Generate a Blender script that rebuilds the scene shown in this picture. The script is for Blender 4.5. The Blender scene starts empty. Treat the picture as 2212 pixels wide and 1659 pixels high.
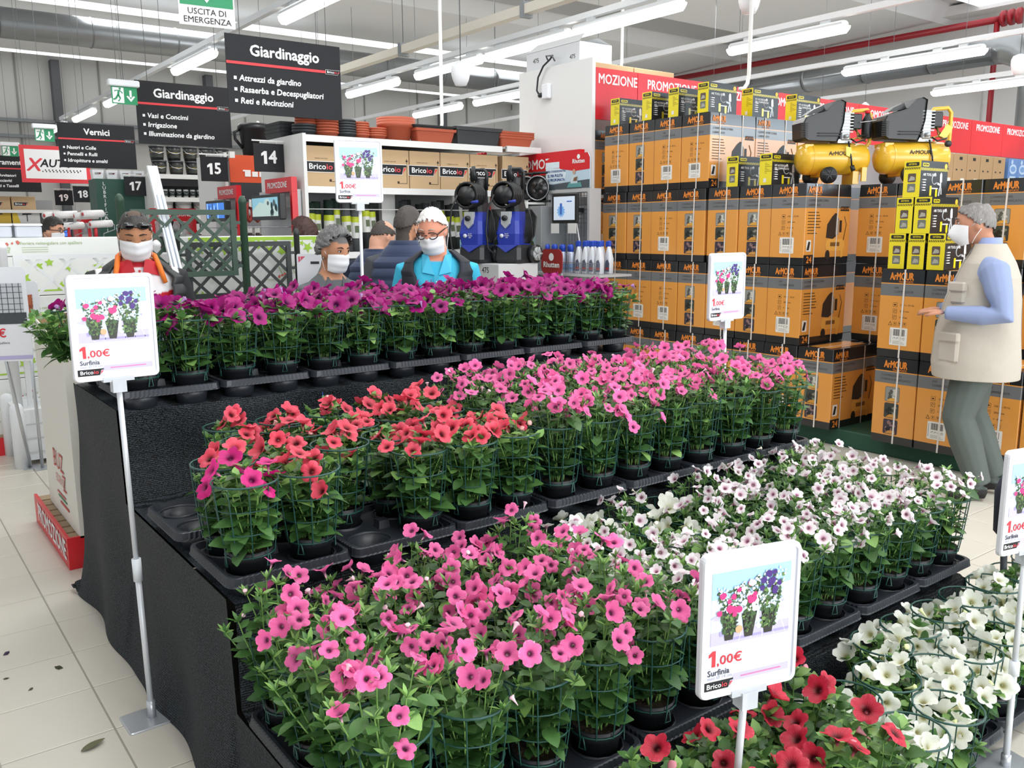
import bpy, bmesh, math, random
import numpy as np
from mathutils import Matrix, Vector
PI = math.pi
rnd = random.Random(7)
SC = bpy.context.scene
COL = SC.collection

# ---------------------------------------------------------------- camera
F_PX, W_PX, H_PX = 1890.5, 2212, 1659
YAW, PITCH, ROLL, EYE = math.radians(36.96), math.radians(10.1), math.radians(-0.34), 1.62
_f = Vector((math.sin(YAW)*math.cos(PITCH), math.cos(YAW)*math.cos(PITCH), -math.sin(PITCH)))
_r0 = Vector((math.cos(YAW), -math.sin(YAW), 0)); _u0 = _r0.cross(_f)
_r = _r0*math.cos(ROLL)+_u0*math.sin(ROLL); _u = _u0*math.cos(ROLL)-_r0*math.sin(ROLL)
cd = bpy.data.cameras.new('camera'); cam = bpy.data.objects.new('camera', cd); COL.objects.link(cam)
cam.matrix_world = Matrix(((_r.x, _u.x, -_f.x, 0), (_r.y, _u.y, -_f.y, 0), (_r.z, _u.z, -_f.z, EYE), (0, 0, 0, 1)))
cd.sensor_width = 36; cd.lens = 36*F_PX/W_PX; cd.clip_start = .05; cd.clip_end = 200
SC.camera = cam

def ray(x, y): return _f + _r*((x-1106)/F_PX) - _u*((y-829.5)/F_PX)
EYEV = Vector((0, 0, EYE))
def aty(x, y, Y):
    d = ray(x, y); return EYEV+d*(Y/d.y)
def atx(x, y, X):
    d = ray(x, y); return EYEV+d*(X/d.x)
def atz(x, y, z):
    d = ray(x, y); return EYEV+d*((z-EYE)/d.z)
def atd(x, y, d):
    return EYEV+ray(x, y)*d

# ---------------------------------------------------------------- light
world = bpy.data.worlds.new('world'); SC.world = world; world.use_nodes = True
wb = world.node_tree.nodes['Background']
wb.inputs[0].default_value = (.93, .97, 1, 1); wb.inputs[1].default_value = .6
SC.view_settings.view_transform = 'Standard'; SC.view_settings.look = 'None'
SC.view_settings.exposure = 0.3; SC.view_settings.gamma = 1; SC.view_settings.use_curve_mapping = False

def area(name, loc, rot, sx, sy, power, col=(1, 1, 1)):
    l = bpy.data.lights.new(name, 'AREA'); l.shape = 'RECTANGLE'; l.size = sx; l.size_y = sy
    l.energy = power; l.color = col
    o = bpy.data.objects.new(name, l); COL.objects.link(o); o.location = loc; o.rotation_euler = rot
    return o
# daylight through the shop front behind the camera
area('shop_front_daylight', (4, -7.5, 2.4), (math.radians(90), 0, 0), 12, 3.4, 700, (.93, .97, 1))
area('high_window_daylight', (25.5, -8, 4.85), (math.radians(84), 0, math.radians(25)), 12, 2.3, 900, (.74, .88, 1))
# daylight falling through the roof lights
for i, (x, y) in enumerate(((3, 0), (3, 5.6), (9, 0), (9, 5.6), (3, 11.5), (9, 11.5), (15, 5.6), (15, 11.5), (6, 18), (14, 18))):
    area('roof_light_daylight', (x, y, 5.75), (0, 0, 0), 4.5, 1.0, 90, (.95, .98, 1))

# ---------------------------------------------------------------- materials
def lin(c):
    if isinstance(c, str):
        c = c.lstrip('#'); c = [int(c[i:i+2], 16)/255 for i in (0, 2, 4)]
    return [(x/12.92 if x <= .04045 else ((x+.055)/1.055)**2.4) for x in c]
_mats = {}
def M(name, col='#808080', rough=.5, metal=0, spec=.5, emit=0, var=0, vscale=8, bump=0, bscale=60, coat=0, alpha=1, trans=0, sheen=0, rndv=0):
    if name in _mats: return _mats[name]
    m = bpy.data.materials.new(name); m.use_nodes = True; nt = m.node_tree; b = nt.nodes['Principled BSDF']
    rgb = (*lin(col), 1)
    b.inputs['Base Color'].default_value = rgb; b.inputs['Roughness'].default_value = rough
    b.inputs['Metallic'].default_value = metal; b.inputs['Specular IOR Level'].default_value = spec
    if coat: b.inputs['Coat Weight'].default_value = coat; b.inputs['Coat Roughness'].default_value = .12
    if trans: b.inputs['Transmission Weight'].default_value = trans
    if sheen: b.inputs['Sheen Weight'].default_value = sheen
    if emit: b.inputs['Emission Color'].default_value = rgb; b.inputs['Emission Strength'].default_value = emit
    if alpha < 1: b.inputs['Alpha'].default_value = alpha
    tc = None
    if var or bump:
        tc = nt.nodes.new('ShaderNodeTexCoord')
    if var:
        n = nt.nodes.new('ShaderNodeTexNoise'); n.inputs['Scale'].default_value = vscale; n.inputs['Detail'].default_value = 4
        nt.links.new(tc.outputs['Object'], n.inputs['Vector'])
        mp = nt.nodes.new('ShaderNodeMapRange'); mp.inputs[3].default_value = 1-var; mp.inputs[4].default_value = 1+var
        nt.links.new(n.outputs['Fac'], mp.inputs[0])
        mx = nt.nodes.new('ShaderNodeMix'); mx.data_type = 'RGBA'; mx.blend_type = 'MULTIPLY'; mx.inputs[0].default_value = 1
        mx.inputs[6].default_value = rgb
        nt.links.new(mp.outputs[0], mx.inputs[7]); nt.links.new(mx.outputs[2], b.inputs['Base Color'])
    if rndv:
        oi = nt.nodes.new('ShaderNodeObjectInfo'); hs = nt.nodes.new('ShaderNodeHueSaturation'); hs.inputs['Color'].default_value = rgb
        mp = nt.nodes.new('ShaderNodeMapRange'); mp.inputs[3].default_value = 1-rndv; mp.inputs[4].default_value = 1+rndv
        nt.links.new(oi.outputs['Random'], mp.inputs[0]); nt.links.new(mp.outputs[0], hs.inputs['Value'])
        nt.links.new(hs.outputs[0], b.inputs['Base Color'])
    if bump:
        n = nt.nodes.new('ShaderNodeTexNoise'); n.inputs['Scale'].default_value = bscale; n.inputs['Detail'].default_value = 3
        nt.links.new(tc.outputs['Object'], n.inputs['Vector'])
        bp = nt.nodes.new('ShaderNodeBump'); bp.inputs['Strength'].default_value = bump; bp.inputs['Distance'].default_value = .01
        nt.links.new(n.outputs['Fac'], bp.inputs['Height']); nt.links.new(bp.outputs[0], b.inputs['Normal'])
    _mats[name] = m; return m

# ---------------------------------------------------------------- mesh builder
class MB:
    def __init__(s): s.v = []; s.f = []; s.mi = []; s.sm = []
    def add(s, vs, fs, mi=0, smooth=False):
        o = len(s.v); s.v.extend([tuple(v) for v in vs])
        for f in fs: s.f.append([i+o for i in f]); s.mi.append(mi); s.sm.append(smooth)
        return s
    def box(s, x0, x1, y0, y1, z0, z1, mi=0):
        vs = [(x, y, z) for z in (z0, z1) for y in (y0, y1) for x in (x0, x1)]
        return s.add(vs, [(0, 2, 3, 1), (4, 5, 7, 6), (0, 1, 5, 4), (2, 6, 7, 3), (0, 4, 6, 2), (1, 3, 7, 5)], mi)
    def cbox(s, c, d, mi=0):
        return s.box(c[0]-d[0]/2, c[0]+d[0]/2, c[1]-d[1]/2, c[1]+d[1]/2, c[2]-d[2]/2, c[2]+d[2]/2, mi)
    def bbox(s, x0, x1, y0, y1, z0, z1, mi=0, b=.01):
        # box with chamfered vertical edges and softened top and bottom
        def ring(z, i):
            return [(x0+i+b, y0+i, z), (x1-i-b, y0+i, z), (x1-i, y0+i+b, z), (x1-i, y1-i-b, z), (x1-i-b, y1-i, z), (x0+i+b, y1-i, z), (x0+i, y1-i-b, z), (x0+i, y0+i+b, z)]
        R = [ring(z0, b*.7), ring(z0+b, 0), ring(z1-b, 0), ring(z1, b*.7)]
        return s.loft(R, mi)
    def loft(s, rings, mi=0, smooth=False, caps=True, closed=True):
        n = len(rings[0]); vs = [p for r in rings for p in r]; fs = []
        for k in range(len(rings)-1):
            for i in range(n if closed else n-1):
                j = (i+1) % n; fs.append((k*n+i, k*n+j, (k+1)*n+j, (k+1)*n+i))
        if caps and closed: fs.append(tuple(range(n-1, -1, -1))); fs.append(tuple((len(rings)-1)*n+i for i in range(n)))
        return s.add(vs, fs, mi, smooth)
    def lathe(s, prof, n=16, mi=0, c=(0, 0, 0), smooth=True, caps=True, sx=1, sy=1):
        R = [[(c[0]+r*sx*math.cos(2*PI*i/n), c[1]+r*sy*math.sin(2*PI*i/n), c[2]+z) for i in range(n)] for r, z in prof]
        return s.loft(R, mi, smooth, caps)
    def tube(s, pts, r, n=6, mi=0, smooth=True, caps=True, closed=False):
        P = [Vector(p) for p in pts]; L = len(P); rr = r if isinstance(r, (list, tuple)) else [r]*L
        R = []; up = None
        for i in range(L):
            a = P[(i-1) % L] if (closed or i) else P[i]; b = P[(i+1) % L] if (closed or i < L-1) else P[i]
            t = (b-a).normalized() if (b-a).length > 1e-9 else Vector((0, 0, 1))
            if up is None:
                up = Vector((0, 0, 1)) if abs(t.z) < .9 else Vector((0, 1, 0))
            x = up.cross(t); x = x.normalized() if x.length > 1e-6 else t.orthogonal().normalized(); y = t.cross(x); up = y
            R.append([tuple(P[i]+(x*math.cos(2*PI*k/n)+y*math.sin(2*PI*k/n))*rr[i]) for k in range(n)])
        if closed: R.append(R[0])
        return s.loft(R, mi, smooth, caps and not closed)
    def ball(s, c, r, mi=0, n=12, m=8, smooth=True):
        rx, ry, rz = r if isinstance(r, (list, tuple)) else (r, r, r)
        R = [[(c[0]+rx*math.sin(a)*math.cos(2*PI*i/n), c[1]+ry*math.sin(a)*math.sin(2*PI*i/n), c[2]-rz*math.cos(a)) for i in range(n)] for a in [max(.02, min(PI-.02, PI*k/m)) for k in range(m+1)]]
        return s.loft(R, mi, smooth)
    def plate(s, pts, y=0, mi=0):
        # flat polygon in the XZ plane that faces -Y
        return s.add([(p[0], y, p[1]) for p in pts], [tuple(range(len(pts)))], mi)
    def rect(s, x0, x1, z0, z1, y=0, mi=0):
        return s.plate([(x0, z0), (x1, z0), (x1, z1), (x0, z1)], y, mi)
    def disc(s, cx, cz, rx, rz=None, y=0, mi=0, n=10, wob=0, a0=0):
        rz = rz or rx
        return s.plate([(cx+rx*(1+wob*rnd.uniform(-1, 1))*math.cos(a0+2*PI*i/n), cz+rz*(1+wob*rnd.uniform(-1, 1))*math.sin(a0+2*PI*i/n)) for i in range(n)], y, mi)
    def slab(s, pts, y0, y1, mi=0):
        # polygon in XZ given thickness from y0 (front) to y1
        return s.loft([[(p[0], y0, p[1]) for p in pts], [(p[0], y1, p[1]) for p in pts]], mi)
    def xf(s, Mx, start=0):
        for i in range(start, len(s.v)): s.v[i] = tuple(Mx @ Vector(s.v[i]))
        return s
    def mark(s): return len(s.v)
    def mesh(s, name, *mats):
        me = bpy.data.meshes.new(name); me.from_pydata(s.v, [], s.f)
        for m in mats: me.materials.append(m)
        me.polygons.foreach_set('material_index', s.mi); me.polygons.foreach_set('use_smooth', s.sm)
        me.update(); return me
def rrect(x0, x1, z0, z1, r=.01, n=3):
    P = []
    for cx, cz, a in ((x1-r, z0+r, -PI/2), (x1-r, z1-r, 0), (x0+r, z1-r, PI/2), (x0+r, z0+r, PI)):
        P += [(cx+r*math.cos(a+PI/2*i/n), cz+r*math.sin(a+PI/2*i/n)) for i in range(n+1)]
    return P

_used = {}
def obj(name, me, parent=None, loc=(0, 0, 0), rot=(0, 0, 0), scale=None, label=None, kind=None):
    o = bpy.data.objects.new(name, me); COL.objects.link(o)
    o.location = loc; o.rotation_euler = rot
    if scale is not None: o.scale = scale if isinstance(scale, (tuple, list)) else (scale,)*3
    if parent: o.parent = parent
    if label: o['label'] = label
    if kind: o['kind'] = kind
    return o
def tag(o, label, cat, group=None, kind=None):
    o['label'] = label; o['category'] = cat
    if group: o['group'] = group
    if kind: o['kind'] = kind
    return o
def thing(name, label, cat, loc=(0, 0, 0), yaw=0, group=None, me=None, scale=None):
    return tag(obj(name, me, None, loc, (0, 0, yaw), scale), label, cat, group)
def struct(name, me, parent=None, loc=(0, 0, 0), rot=(0, 0, 0)):
    o = obj(name, me, parent, loc, rot)
    if not parent: o['kind'] = 'structure'
    return o

_txt = {}
def text_mesh(s, h, mat, bold=.0, shear=0, align='CENTER', width=None, sp=1):
    # lettering lying in the XZ plane, facing -Y; h is the height of a capital
    key = (s, h, mat.name, bold, shear, align, width, sp)
    if key in _txt: return _txt[key]
    c = bpy.data.curves.new('lettering', 'FONT'); c.body = s; c.size = h/.72; c.align_x = align; c.align_y = 'CENTER'
    c.shear = shear; c.space_character = sp; c.resolution_u = 2; c.fill_mode = 'FRONT'
    o = bpy.data.objects.new('tmp', c); COL.objects.link(o)
    me = bpy.data.meshes.new_from_object(o); bpy.data.objects.remove(o); bpy.data.curves.remove(c)
    n = len(me.vertices); co = np.empty(n*3, 'f'); me.vertices.foreach_get('co', co); co = co.reshape(-1, 3)
    if n:
        if width:
            w = co[:, 0].max()-co[:, 0].min(); co[:, 0] *= width/w
        out = np.stack([co[:, 0], np.zeros(n, 'f'), co[:, 1]], 1)
        me.vertices.foreach_set('co', out.ravel())
    if bold and n:
        # a heavier weight: the same glyphs laid a hair to each side
        me.vertices.foreach_get('co', co.ravel()); nf = [list(p.vertices) for p in me.polygons]; V = np.empty(n*3, 'f'); me.vertices.foreach_get('co', V); V = V.reshape(-1, 3); q = bold*h*.8
        vs = np.concatenate([V+np.array(d, 'f') for d in ((q, 0, 0), (-q, -.0002, 0), (0, -.0004, q), (0, -.0006, -q))]); fs = [[i+k*n for i in f] for k in range(4) for f in nf]
        me.clear_geometry(); me.from_pydata(vs.tolist(), [], fs)
    me.materials.clear(); me.materials.append(mat); me.update(); me.name = 'lettering'
    _txt[key] = me; return me
def letter(s, h, mat, parent, x, z, y=-.001, rot=0, **k):
    return obj('lettering', text_mesh(s, h, mat, **k), parent, (x, y, z), (0, 0, rot))

def one(parent, x, z, h, mat, y=-.002):
    # numeral one with a flag, as the shop prints it
    w = h*.5
    return obj('lettering', MB().plate([(x-.02*h, z-h/2), (x+.24*h, z-h/2), (x+.24*h, z+h/2), (x+.02*h, z+h/2), (x-.24*h, z+.3*h), (x-.24*h, z+.1*h), (x-.02*h, z+.2*h)], y).mesh('lettering', mat), parent)

# common materials
WHITE = M('white_paint', '#e4e4e2', .45); WHITE2 = M('white_plastic', '#eceef2', .3)
BLACK = M('black_plastic', '#1b1d1f', .42); DARK = M('dark_grey', '#33363a', .5)
RED = M('promo_red', '#d4202b', .35); SIGNB = M('sign_charcoal', '#1f2024', .55, spec=.3); SIGNW = M('sign_white', '#f3f3f3', .5)
SIGNR = M('sign_red', '#e23a42', .5); STEEL = M('steel', '#a9acb0', .35, .8); GREY = M('shelf_grey', '#b9babb', .5)
CARD = M('cardboard', '#c2a57f', .8, var=.06, vscale=3); PRINTK = M('print_black', '#1d1b1a', .6)
GALV = M('galvanised', '#9c9fa1', .32, .75, bump=.15, bscale=6)
# ================================================================ the setting
def floor_mat():
    m = M('floor_grid', '#cfc6b6', .35); nt = m.node_tree; b = nt.nodes['Principled BSDF']; L = nt.links.new
    tc = nt.nodes.new('ShaderNodeTexCoord'); sx = nt.nodes.new('ShaderNodeSeparateXYZ'); L(tc.outputs['Object'], sx.inputs[0])
    outs = []
    for ax, off in (('X', .54), ('Y', .243)):
        a = nt.nodes.new('ShaderNodeMath'); a.operation = 'SUBTRACT'; a.inputs[1].default_value = off; L(sx.outputs[ax], a.inputs[0])
        p = nt.nodes.new('ShaderNodeMath'); p.operation = 'PINGPONG'; p.inputs[1].default_value = 1/6; L(a.outputs[0], p.inputs[0])
        c = nt.nodes.new('ShaderNodeMath'); c.operation = 'LESS_THAN'; c.inputs[1].default_value = .0045; L(p.outputs[0], c.inputs[0]); outs.append(c)
    mx = nt.nodes.new('ShaderNodeMath'); mx.operation = 'MAXIMUM'; L(outs[0].outputs[0], mx.inputs[0]); L(outs[1].outputs[0], mx.inputs[1])
    mix = nt.nodes.new('ShaderNodeMix'); mix.data_type = 'RGBA'; mix.inputs[6].default_value = (*lin('#cfc9bd'), 1); mix.inputs[7].default_value = (*lin('#9a948a'), 1)
    L(mx.outputs[0], mix.inputs[0]); L(mix.outputs[2], b.inputs['Base Color']); return m
floor = struct('floor', MB().box(-6, 21, -9, 27, -.2, -.0022).mesh('floor', floor_mat()))
TILE = M('floor_tile', '#cfc9bd', .3, var=.05, vscale=2.5, bump=.02, bscale=40)
b = MB(); t = .1638
b.loft([[(-t, -t, -.02), (t, -t, -.02), (t, t, -.02), (-t, t, -.02)], [(-t, -t, -.002), (t, -t, -.002), (t, t, -.002), (-t, t, -.002)], [(-t+.002, -t+.002, 0), (t-.002, -t+.002, 0), (t-.002, t-.002, 0), (-t+.002, t-.002, 0)]])
tile_me = b.mesh('tile', TILE)
def tiles(x0, x1, y0, y1):
    i0, i1 = math.ceil((x0-.54)*3), math.floor((x1-.54)*3); j0, j1 = math.ceil((y0-.243)*3), math.floor((y1-.243)*3)
    for i in range(i0, i1):
        for j in range(j0, j1):
            obj('tile', tile_me, floor, (.54+(i+.5)/3, .243+(j+.5)/3, 0), (0, 0, rnd.choice((0, PI/2, PI, -PI/2))))
tiles(-.5, 1.3, 2.2, 7.3); tiles(2.5, 6.3, .2, 1.3); tiles(3.2, 6.3, 1.2, 4.6)
for k, (x, y, s, c) in enumerate(((.15, 3.95, .012, '#4a4438'), (.33, 3.72, .016, '#3d2b46'), (.47, 3.47, .018, '#3c3f2c'), (.3, 3.5, .009, '#4a4438'), (.36, 3.36, .01, '#55503f'), (.05, 4.35, .01, '#4c463a'), (.2, 4.2, .008, '#4c463a'))):
    b = MB(); b.loft([[(s*math.cos(a)*(1+.5*math.sin(3*a+k)), s*.7*math.sin(a)*(1+.4*math.cos(2*a)), 0) for a in [2*PI*i/9 for i in range(9)]], [(s*.5*math.cos(a), s*.4*math.sin(a), s*.35) for a in [2*PI*i/9 for i in range(9)]]])
    thing('fallen_petal', ['small dark dried petal, farthest right of the specks on the floor tiles', 'purple dropped petal on the tile beside the netting flap', 'dark shrivelled petal, nearest the netting side of the specks', 'tiny dark speck between the two larger dried petals', 'dark brown speck nearest the base plate of the tall price sign', 'small speck on the tile joint, leftmost of the floor specks', 'tiny speck above the purple petal on the tiles'][k], 'petal', (x, y, .001), k, 'dried flecks on the floor tiles', b.mesh('fallen_petal', M('fleck%d' % k, c, .8)))

# walls
WALLG = M('wall_panel_grey', '#c4c2be', .7, var=.03, vscale=.5); WALLW = M('wall_white', '#e0e0df', .7, var=.02, vscale=.7)
CEIL = M('ceiling_white', '#e8e9ea', .8); CEILD = M('ceiling_sheet', '#b9bbbc', .6)
wall = struct('wall_back', MB().box(-6, 21, 26.5, 26.8, 0, 7).mesh('wall_back', WALLG))
for x in range(0, 21, 2):
    obj('panel_joint', MB().box(x-.02, x+.02, 26.47, 26.5, 0, 7).mesh('panel_joint', M('joint', '#8c8a87', .7)), wall)
    if x % 4 == 0: obj('pilaster', MB().box(x+.8, x+1.0, 26.2, 26.5, 0, 6).mesh('pilaster', M('pilaster', '#56585b', .6)), wall)
for z in (4.0, 4.4): obj('cable_tray', MB().box(-4, 20, 26.3, 26.45, z, z+.08).mesh('cable_tray', M('tray_grey', '#7d8082', .5, .4)), wall)
wr = struct('wall_right', MB().box(20, 20.3, -4, 27, 0, 7.5).mesh('wall_right', WALLW))
for y, w in ((4.5, .05), (7.6, .05), (12.6, .06), (18.8, .06), (22, .06)):
    obj('panel_joint', MB().box(19.97, 20, y-w/2, y+w/2, 0, 5.9).mesh('panel_joint', M('joint', '#8c8a87', .7)), wr)
obj('ledge', MB().box(19.5, 20, -4, 27, 6.05, 6.25).mesh('ledge', WALLW), wr)
obj('lower_band', MB().box(19.93, 20, 9.6, 27, 0, 5.85).mesh('lower_band', M('wall_shade', '#d6d5d3', .7)), wr)

# ceiling: wide roof beams along X with ribbed sheet between them
ce = struct('ceiling', MB().box(-8, 21, -2, 27, 6.3, 6.5).mesh('ceiling', CEIL))
for y0 in (-1.2, 4.5, 10.2, 15.6, 21.3):
    b = MB(); pr = [(y0, 6.3), (y0+.25, 5.95), (y0+3.1, 5.85), (y0+3.4, 6.3)]
    b.loft([[(-8, p[0], p[1]) for p in pr], [(21, p[0], p[1]) for p in pr]])
    obj('roof_beam', b.mesh('roof_beam', CEIL), ce)
    b = MB(); n = 14
    for k in range(n):
        yy = y0+3.45+k*.13; b.add([(-8, yy, 6.24), (21, yy, 6.24), (21, yy+.07, 6.19), (-8, yy+.07, 6.19), (21, yy+.13, 6.24), (-8, yy+.13, 6.24)], [(0, 1, 2, 3), (3, 2, 4, 5)])
    obj('ribbed_sheet', b.mesh('ribbed_sheet', CEILD), ce)
SKYL = M('roof_light_pane', '#f2f6fa', .4, emit=1.2)
for y in (19.05, 24.75):
    obj('roof_light', MB().box(-6, 20, y, y+.95, 6.0, 6.06).mesh('roof_light', SKYL), ce)
obj('roof_light', MB().box(9, 20, 8.05, 9.6, 6.12, 6.16).mesh('roof_light', SKYL), ce)

# ducts and pipes
def duct(name, label, pts, r, seams=()):
    t = thing(name, label, 'duct'); obj('tube', MB().tube(pts, r, 20).mesh('tube', GALV), t)
    a, c = Vector(pts[0]), Vector(pts[1]); d = (c-a).normalized(); L = (c-a).length; k = 0
    while k*1.5 < L:
        p = a+d*k*1.5; w = .012 if k % 3 else .03
        obj('seam', MB().tube([p-d*w, p+d*w], r+.012, 20).mesh('seam', M('seam_grey', '#7f8284', .4, .6)), t); k += 1
    return t
duct('air_duct', 'long round galvanised air duct hung below the ceiling above the aisle signs', [(-2, 18, 5.16), (17, 18, 5.16)], .26)
arc = [(18.6, 8.7-.75*math.sin(a), 5.05-.75*(1-math.cos(a))) for a in [PI/2*i/6 for i in range(7)]]
duct('air_duct', 'galvanised duct along the right wall that bends down into a vertical pipe', [(18.6, 22, 5.05), (18.6, 8.7, 5.05)]+arc+[(18.6, 7.95, 2.4)], .3)
rp = thing('sprinkler_pipe', 'red sprinkler pipe running high along the right wall with a flanged valve', 'pipe')
REDP = M('pipe_red', '#a3202a', .4)
obj('pipe', MB().tube([(19.3, 24, 5.75), (19.3, 9.0, 5.75)], .07, 10).mesh('pipe', REDP), rp)
obj('drop_pipe', MB().tube([(19.3, 9.1, 5.75), (19.3, 9.1, 2)], .055, 10).mesh('drop_pipe', REDP), rp)
for y in (9.0, 8.85, 8.7): obj('flange', MB().tube([(19.3, y, 5.75), (19.3, y-.06, 5.75)], .16, 12).mesh('flange', REDP), rp)

# light rails, lamps
RAILM = M('rail_white', '#d9dbdd', .4); LAMPH = M('lamp_housing', '#cfd2d4', .35); TUBE = M('lamp_diffuser', '#fffdf4', .4, emit=5)
WIRE = M('wire_grey', '#7f8285', .4, .5)
b = MB(); b.bbox(-.055, .055, -.75, .75, .04, .1, 0, .02); b.box(-.02, .02, -.55, -.45, .1, .14); b.box(-.02, .02, .45, .55, .1, .14); lamp_h = b.mesh('housing', LAMPH)
b = MB(); prof = [(-.06, .045), (-.05, .005), (-.025, -.025), (.025, -.025), (.05, .005), (.06, .045)]
b.loft([[(x*s, y, .045+(z-.045)*s) for x, z in prof] for y, s in ((-.78, .55), (-.74, 1), (.74, 1), (.78, .55))], 0, True); lamp_d = b.mesh('diffuser', TUBE)
RZ = 3.66
RAILS = {3.66: (2.0, 19.5, 'over the left side of the display'), 6.4: (3.0, 18.5, 'in front of the white wall panel'), 8.5: (3.5, 23, 'above the compressor box stack'), 10.9: (3.0, 19, 'above the two yellow compressors'), 13.7: (3.5, 19, 'near the red sprinkler pipe')}
for X, (y0, y1, w) in RAILS.items():
    t = thing('light_rail', 'white metal light rail hung on wires '+w, 'rail', (X, 0, 0))
    obj('bar', MB().box(-.03, .03, y0, y1, RZ+.09, RZ+.15).mesh('bar', RAILM), t)
    y = y0+1
    while y < y1:
        obj('wire', MB().tube([(0, y, RZ+.15), (0, y, 6.0)], .004, 4).mesh('wire', WIRE), t); y += 2.4
t = thing('cable_trunking', 'cream cable trunking on hangers beside the second row of lamps', 'trunking', (5.62, 0, 0))
obj('bar', MB().box(-.05, .05, 3, 17, RZ+.03, RZ+.12).mesh('bar', M('cream', '#cfc9bb', .5)), t)
for y in (7.2, 9.6, 12): obj('hanger', MB().box(-.06, .06, y-.03, y+.03, RZ, RZ+.15).tube([(0, y, RZ+.15), (0, y, 6)], .006, 4).mesh('hanger', WIRE), t)
def lamp(X, px, py, label):
    Y = atx(px, py, X).y
    t = thing('strip_lamp', label, 'lamp', (X, Y, RZ-.05), 0, 'ceiling strip lamps')
    obj('housing', lamp_h, t); obj('diffuser', lamp_d, t)
    area('lamp_light', (X, Y, RZ-.1), (0, 0, 0), .12, 1.4, 12, (1, .98, .94))
lamp(3.66, 683, 22, 'long bright strip lamp right of the green exit sign, nearest on its rail')
lamp(3.66, 418, 146, 'bright strip lamp just left of the big black aisle sign')
lamp(3.66, 256, 226, 'strip lamp partly hidden behind the second black aisle sign')
lamp(3.66, 182, 256, 'small far strip lamp between the two green running man signs')
lamp(3.66, 125, 285, 'tiny strip lamp above the red bordered white sign')
lamp(6.4, 803, 184, 'strip lamp above the stacked terracotta pots')
lamp(6.4, 966, 135, 'strip lamp above the hanging white capsule speaker')
lamp(6.4, 1136, 86, 'strip lamp just above the white carton on the wall panel')
lamp(6.4, 1350, 26, 'strip lamp cut by the top edge above the red header')
lamp(8.5, 944, 246, 'strip lamp over the rectangular planters left of the white panel')
lamp(8.5, 1085, 216, 'strip lamp running into the left edge of the white panel')
lamp(8.5, 1695, 86, 'long strip lamp over the yellow and black tool kits')
lamp(8.5, 570, 254, 'small strip lamp below the big black aisle sign')
lamp(10.9, 1940, 134, 'long strip lamp crossing the red vertical pipe')
lamp(10.9, 2000, 20, 'bright strip lamp cut by the top edge at the right')
lamp(13.7, 2125, 172, 'strip lamp above the far promotion header at the right')
lamp(13.7, 2192, 92, 'strip lamp at the right edge beside the silver duct')
for x, y in ((.9, -1), (.9, 1.5), (.9, 4), (3.66, -1), (3.66, 1.2), (3.66, 3.4), (6.4, -1), (6.4, 1.5), (8.5, 0), (8.5, 2.6), (10.9, 0), (.9, 6.5), (13.7, 2)):
    area('lamp_light', (x, y, RZ-.1), (0, 0, 0), .12, 1.4, 12, (1, .98, .94))
# hanging capsules and drop poles
for p, d, lab in (((995, 160), 9.2, 'white capsule speaker hanging on a cable above the flower pots'), ((1619, 0), 8, 'white capsule speaker cut by the top edge above the tool kits'), ((2202, 140), 11, 'white round capsule speaker at the right edge below the pipes')):
    c = atd(*p, d); t = thing('pendant_speaker', lab, 'speaker', c)
    obj('shell', MB().lathe([(.01, -.12), (.06, -.115), (.085, -.06), (.1, .0), (.1, .06), (.08, .105), (.02, .13)], 14).mesh('shell', WHITE2), t)
    obj('cable', MB().tube([(0, 0, .12), (0, 0, 5.9-c.z)], .006, 5).mesh('cable', WIRE), t)
for (px, py), d, top, lab in (((955, 285), 8.8, 3.7, 'thin white hooked drop pole above the brown cartons'), ((1617, 180), 8.0, 3.8, 'thin white hooked drop pole above the tool kits'), ((1343, 150), 10, 3.8, 'thin white drop pole beside the white wall panel')):
    c = atd(px, py, d); t = thing('drop_pole', lab, 'pole', c)
    pts = [(-.12, 0, -.06), (-.06, 0, -.05), (-.015, 0, 0), (0, 0, .08), (0, 0, 6.1-c.z)]
    obj('pole', MB().tube(pts, .018, 8).mesh('pole', WHITE), t)

# ================================================================ hanging signs
def logo(parent, x, z, h, y=-.004, plate=True, rot=0):
    # the shop's plate: white name with red ending on a black plate with a red corner
    w = h*3.6
    b = MB(); P = [(x-w*.5, z-h*.5), (x+w*.36, z-h*.5), (x+w*.42, z+h*.28), (x+w*.52, z+h*.3), (x+w*.53, z+h*.5), (x-w*.5, z+h*.5)]
    b.plate([(p[0]+(.03*h if p[0] > x else -.05*h), p[1]+(.05*h if p[1] > z else -.05*h)) for p in P], y+.0005, 1); b.plate(P, y, 0)
    b.plate([(x+w*.38, z-h*.42), (x+w*.43, z+h*.16), (x+w*.51, z+h*.18)], y-.0004, 2)
    obj('name_plate', b.mesh('name_plate', SIGNB, SIGNW, SIGNR), parent)
    letter('Brico', h*.56, SIGNW, parent, x-w*.155, z, y-.0008, bold=.03, width=w*.5)
    letter('io', h*.56, M('logo_red', '#e0454c', .5), parent, x+w*.215, z, y-.0008, bold=.03, width=w*.18)
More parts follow.
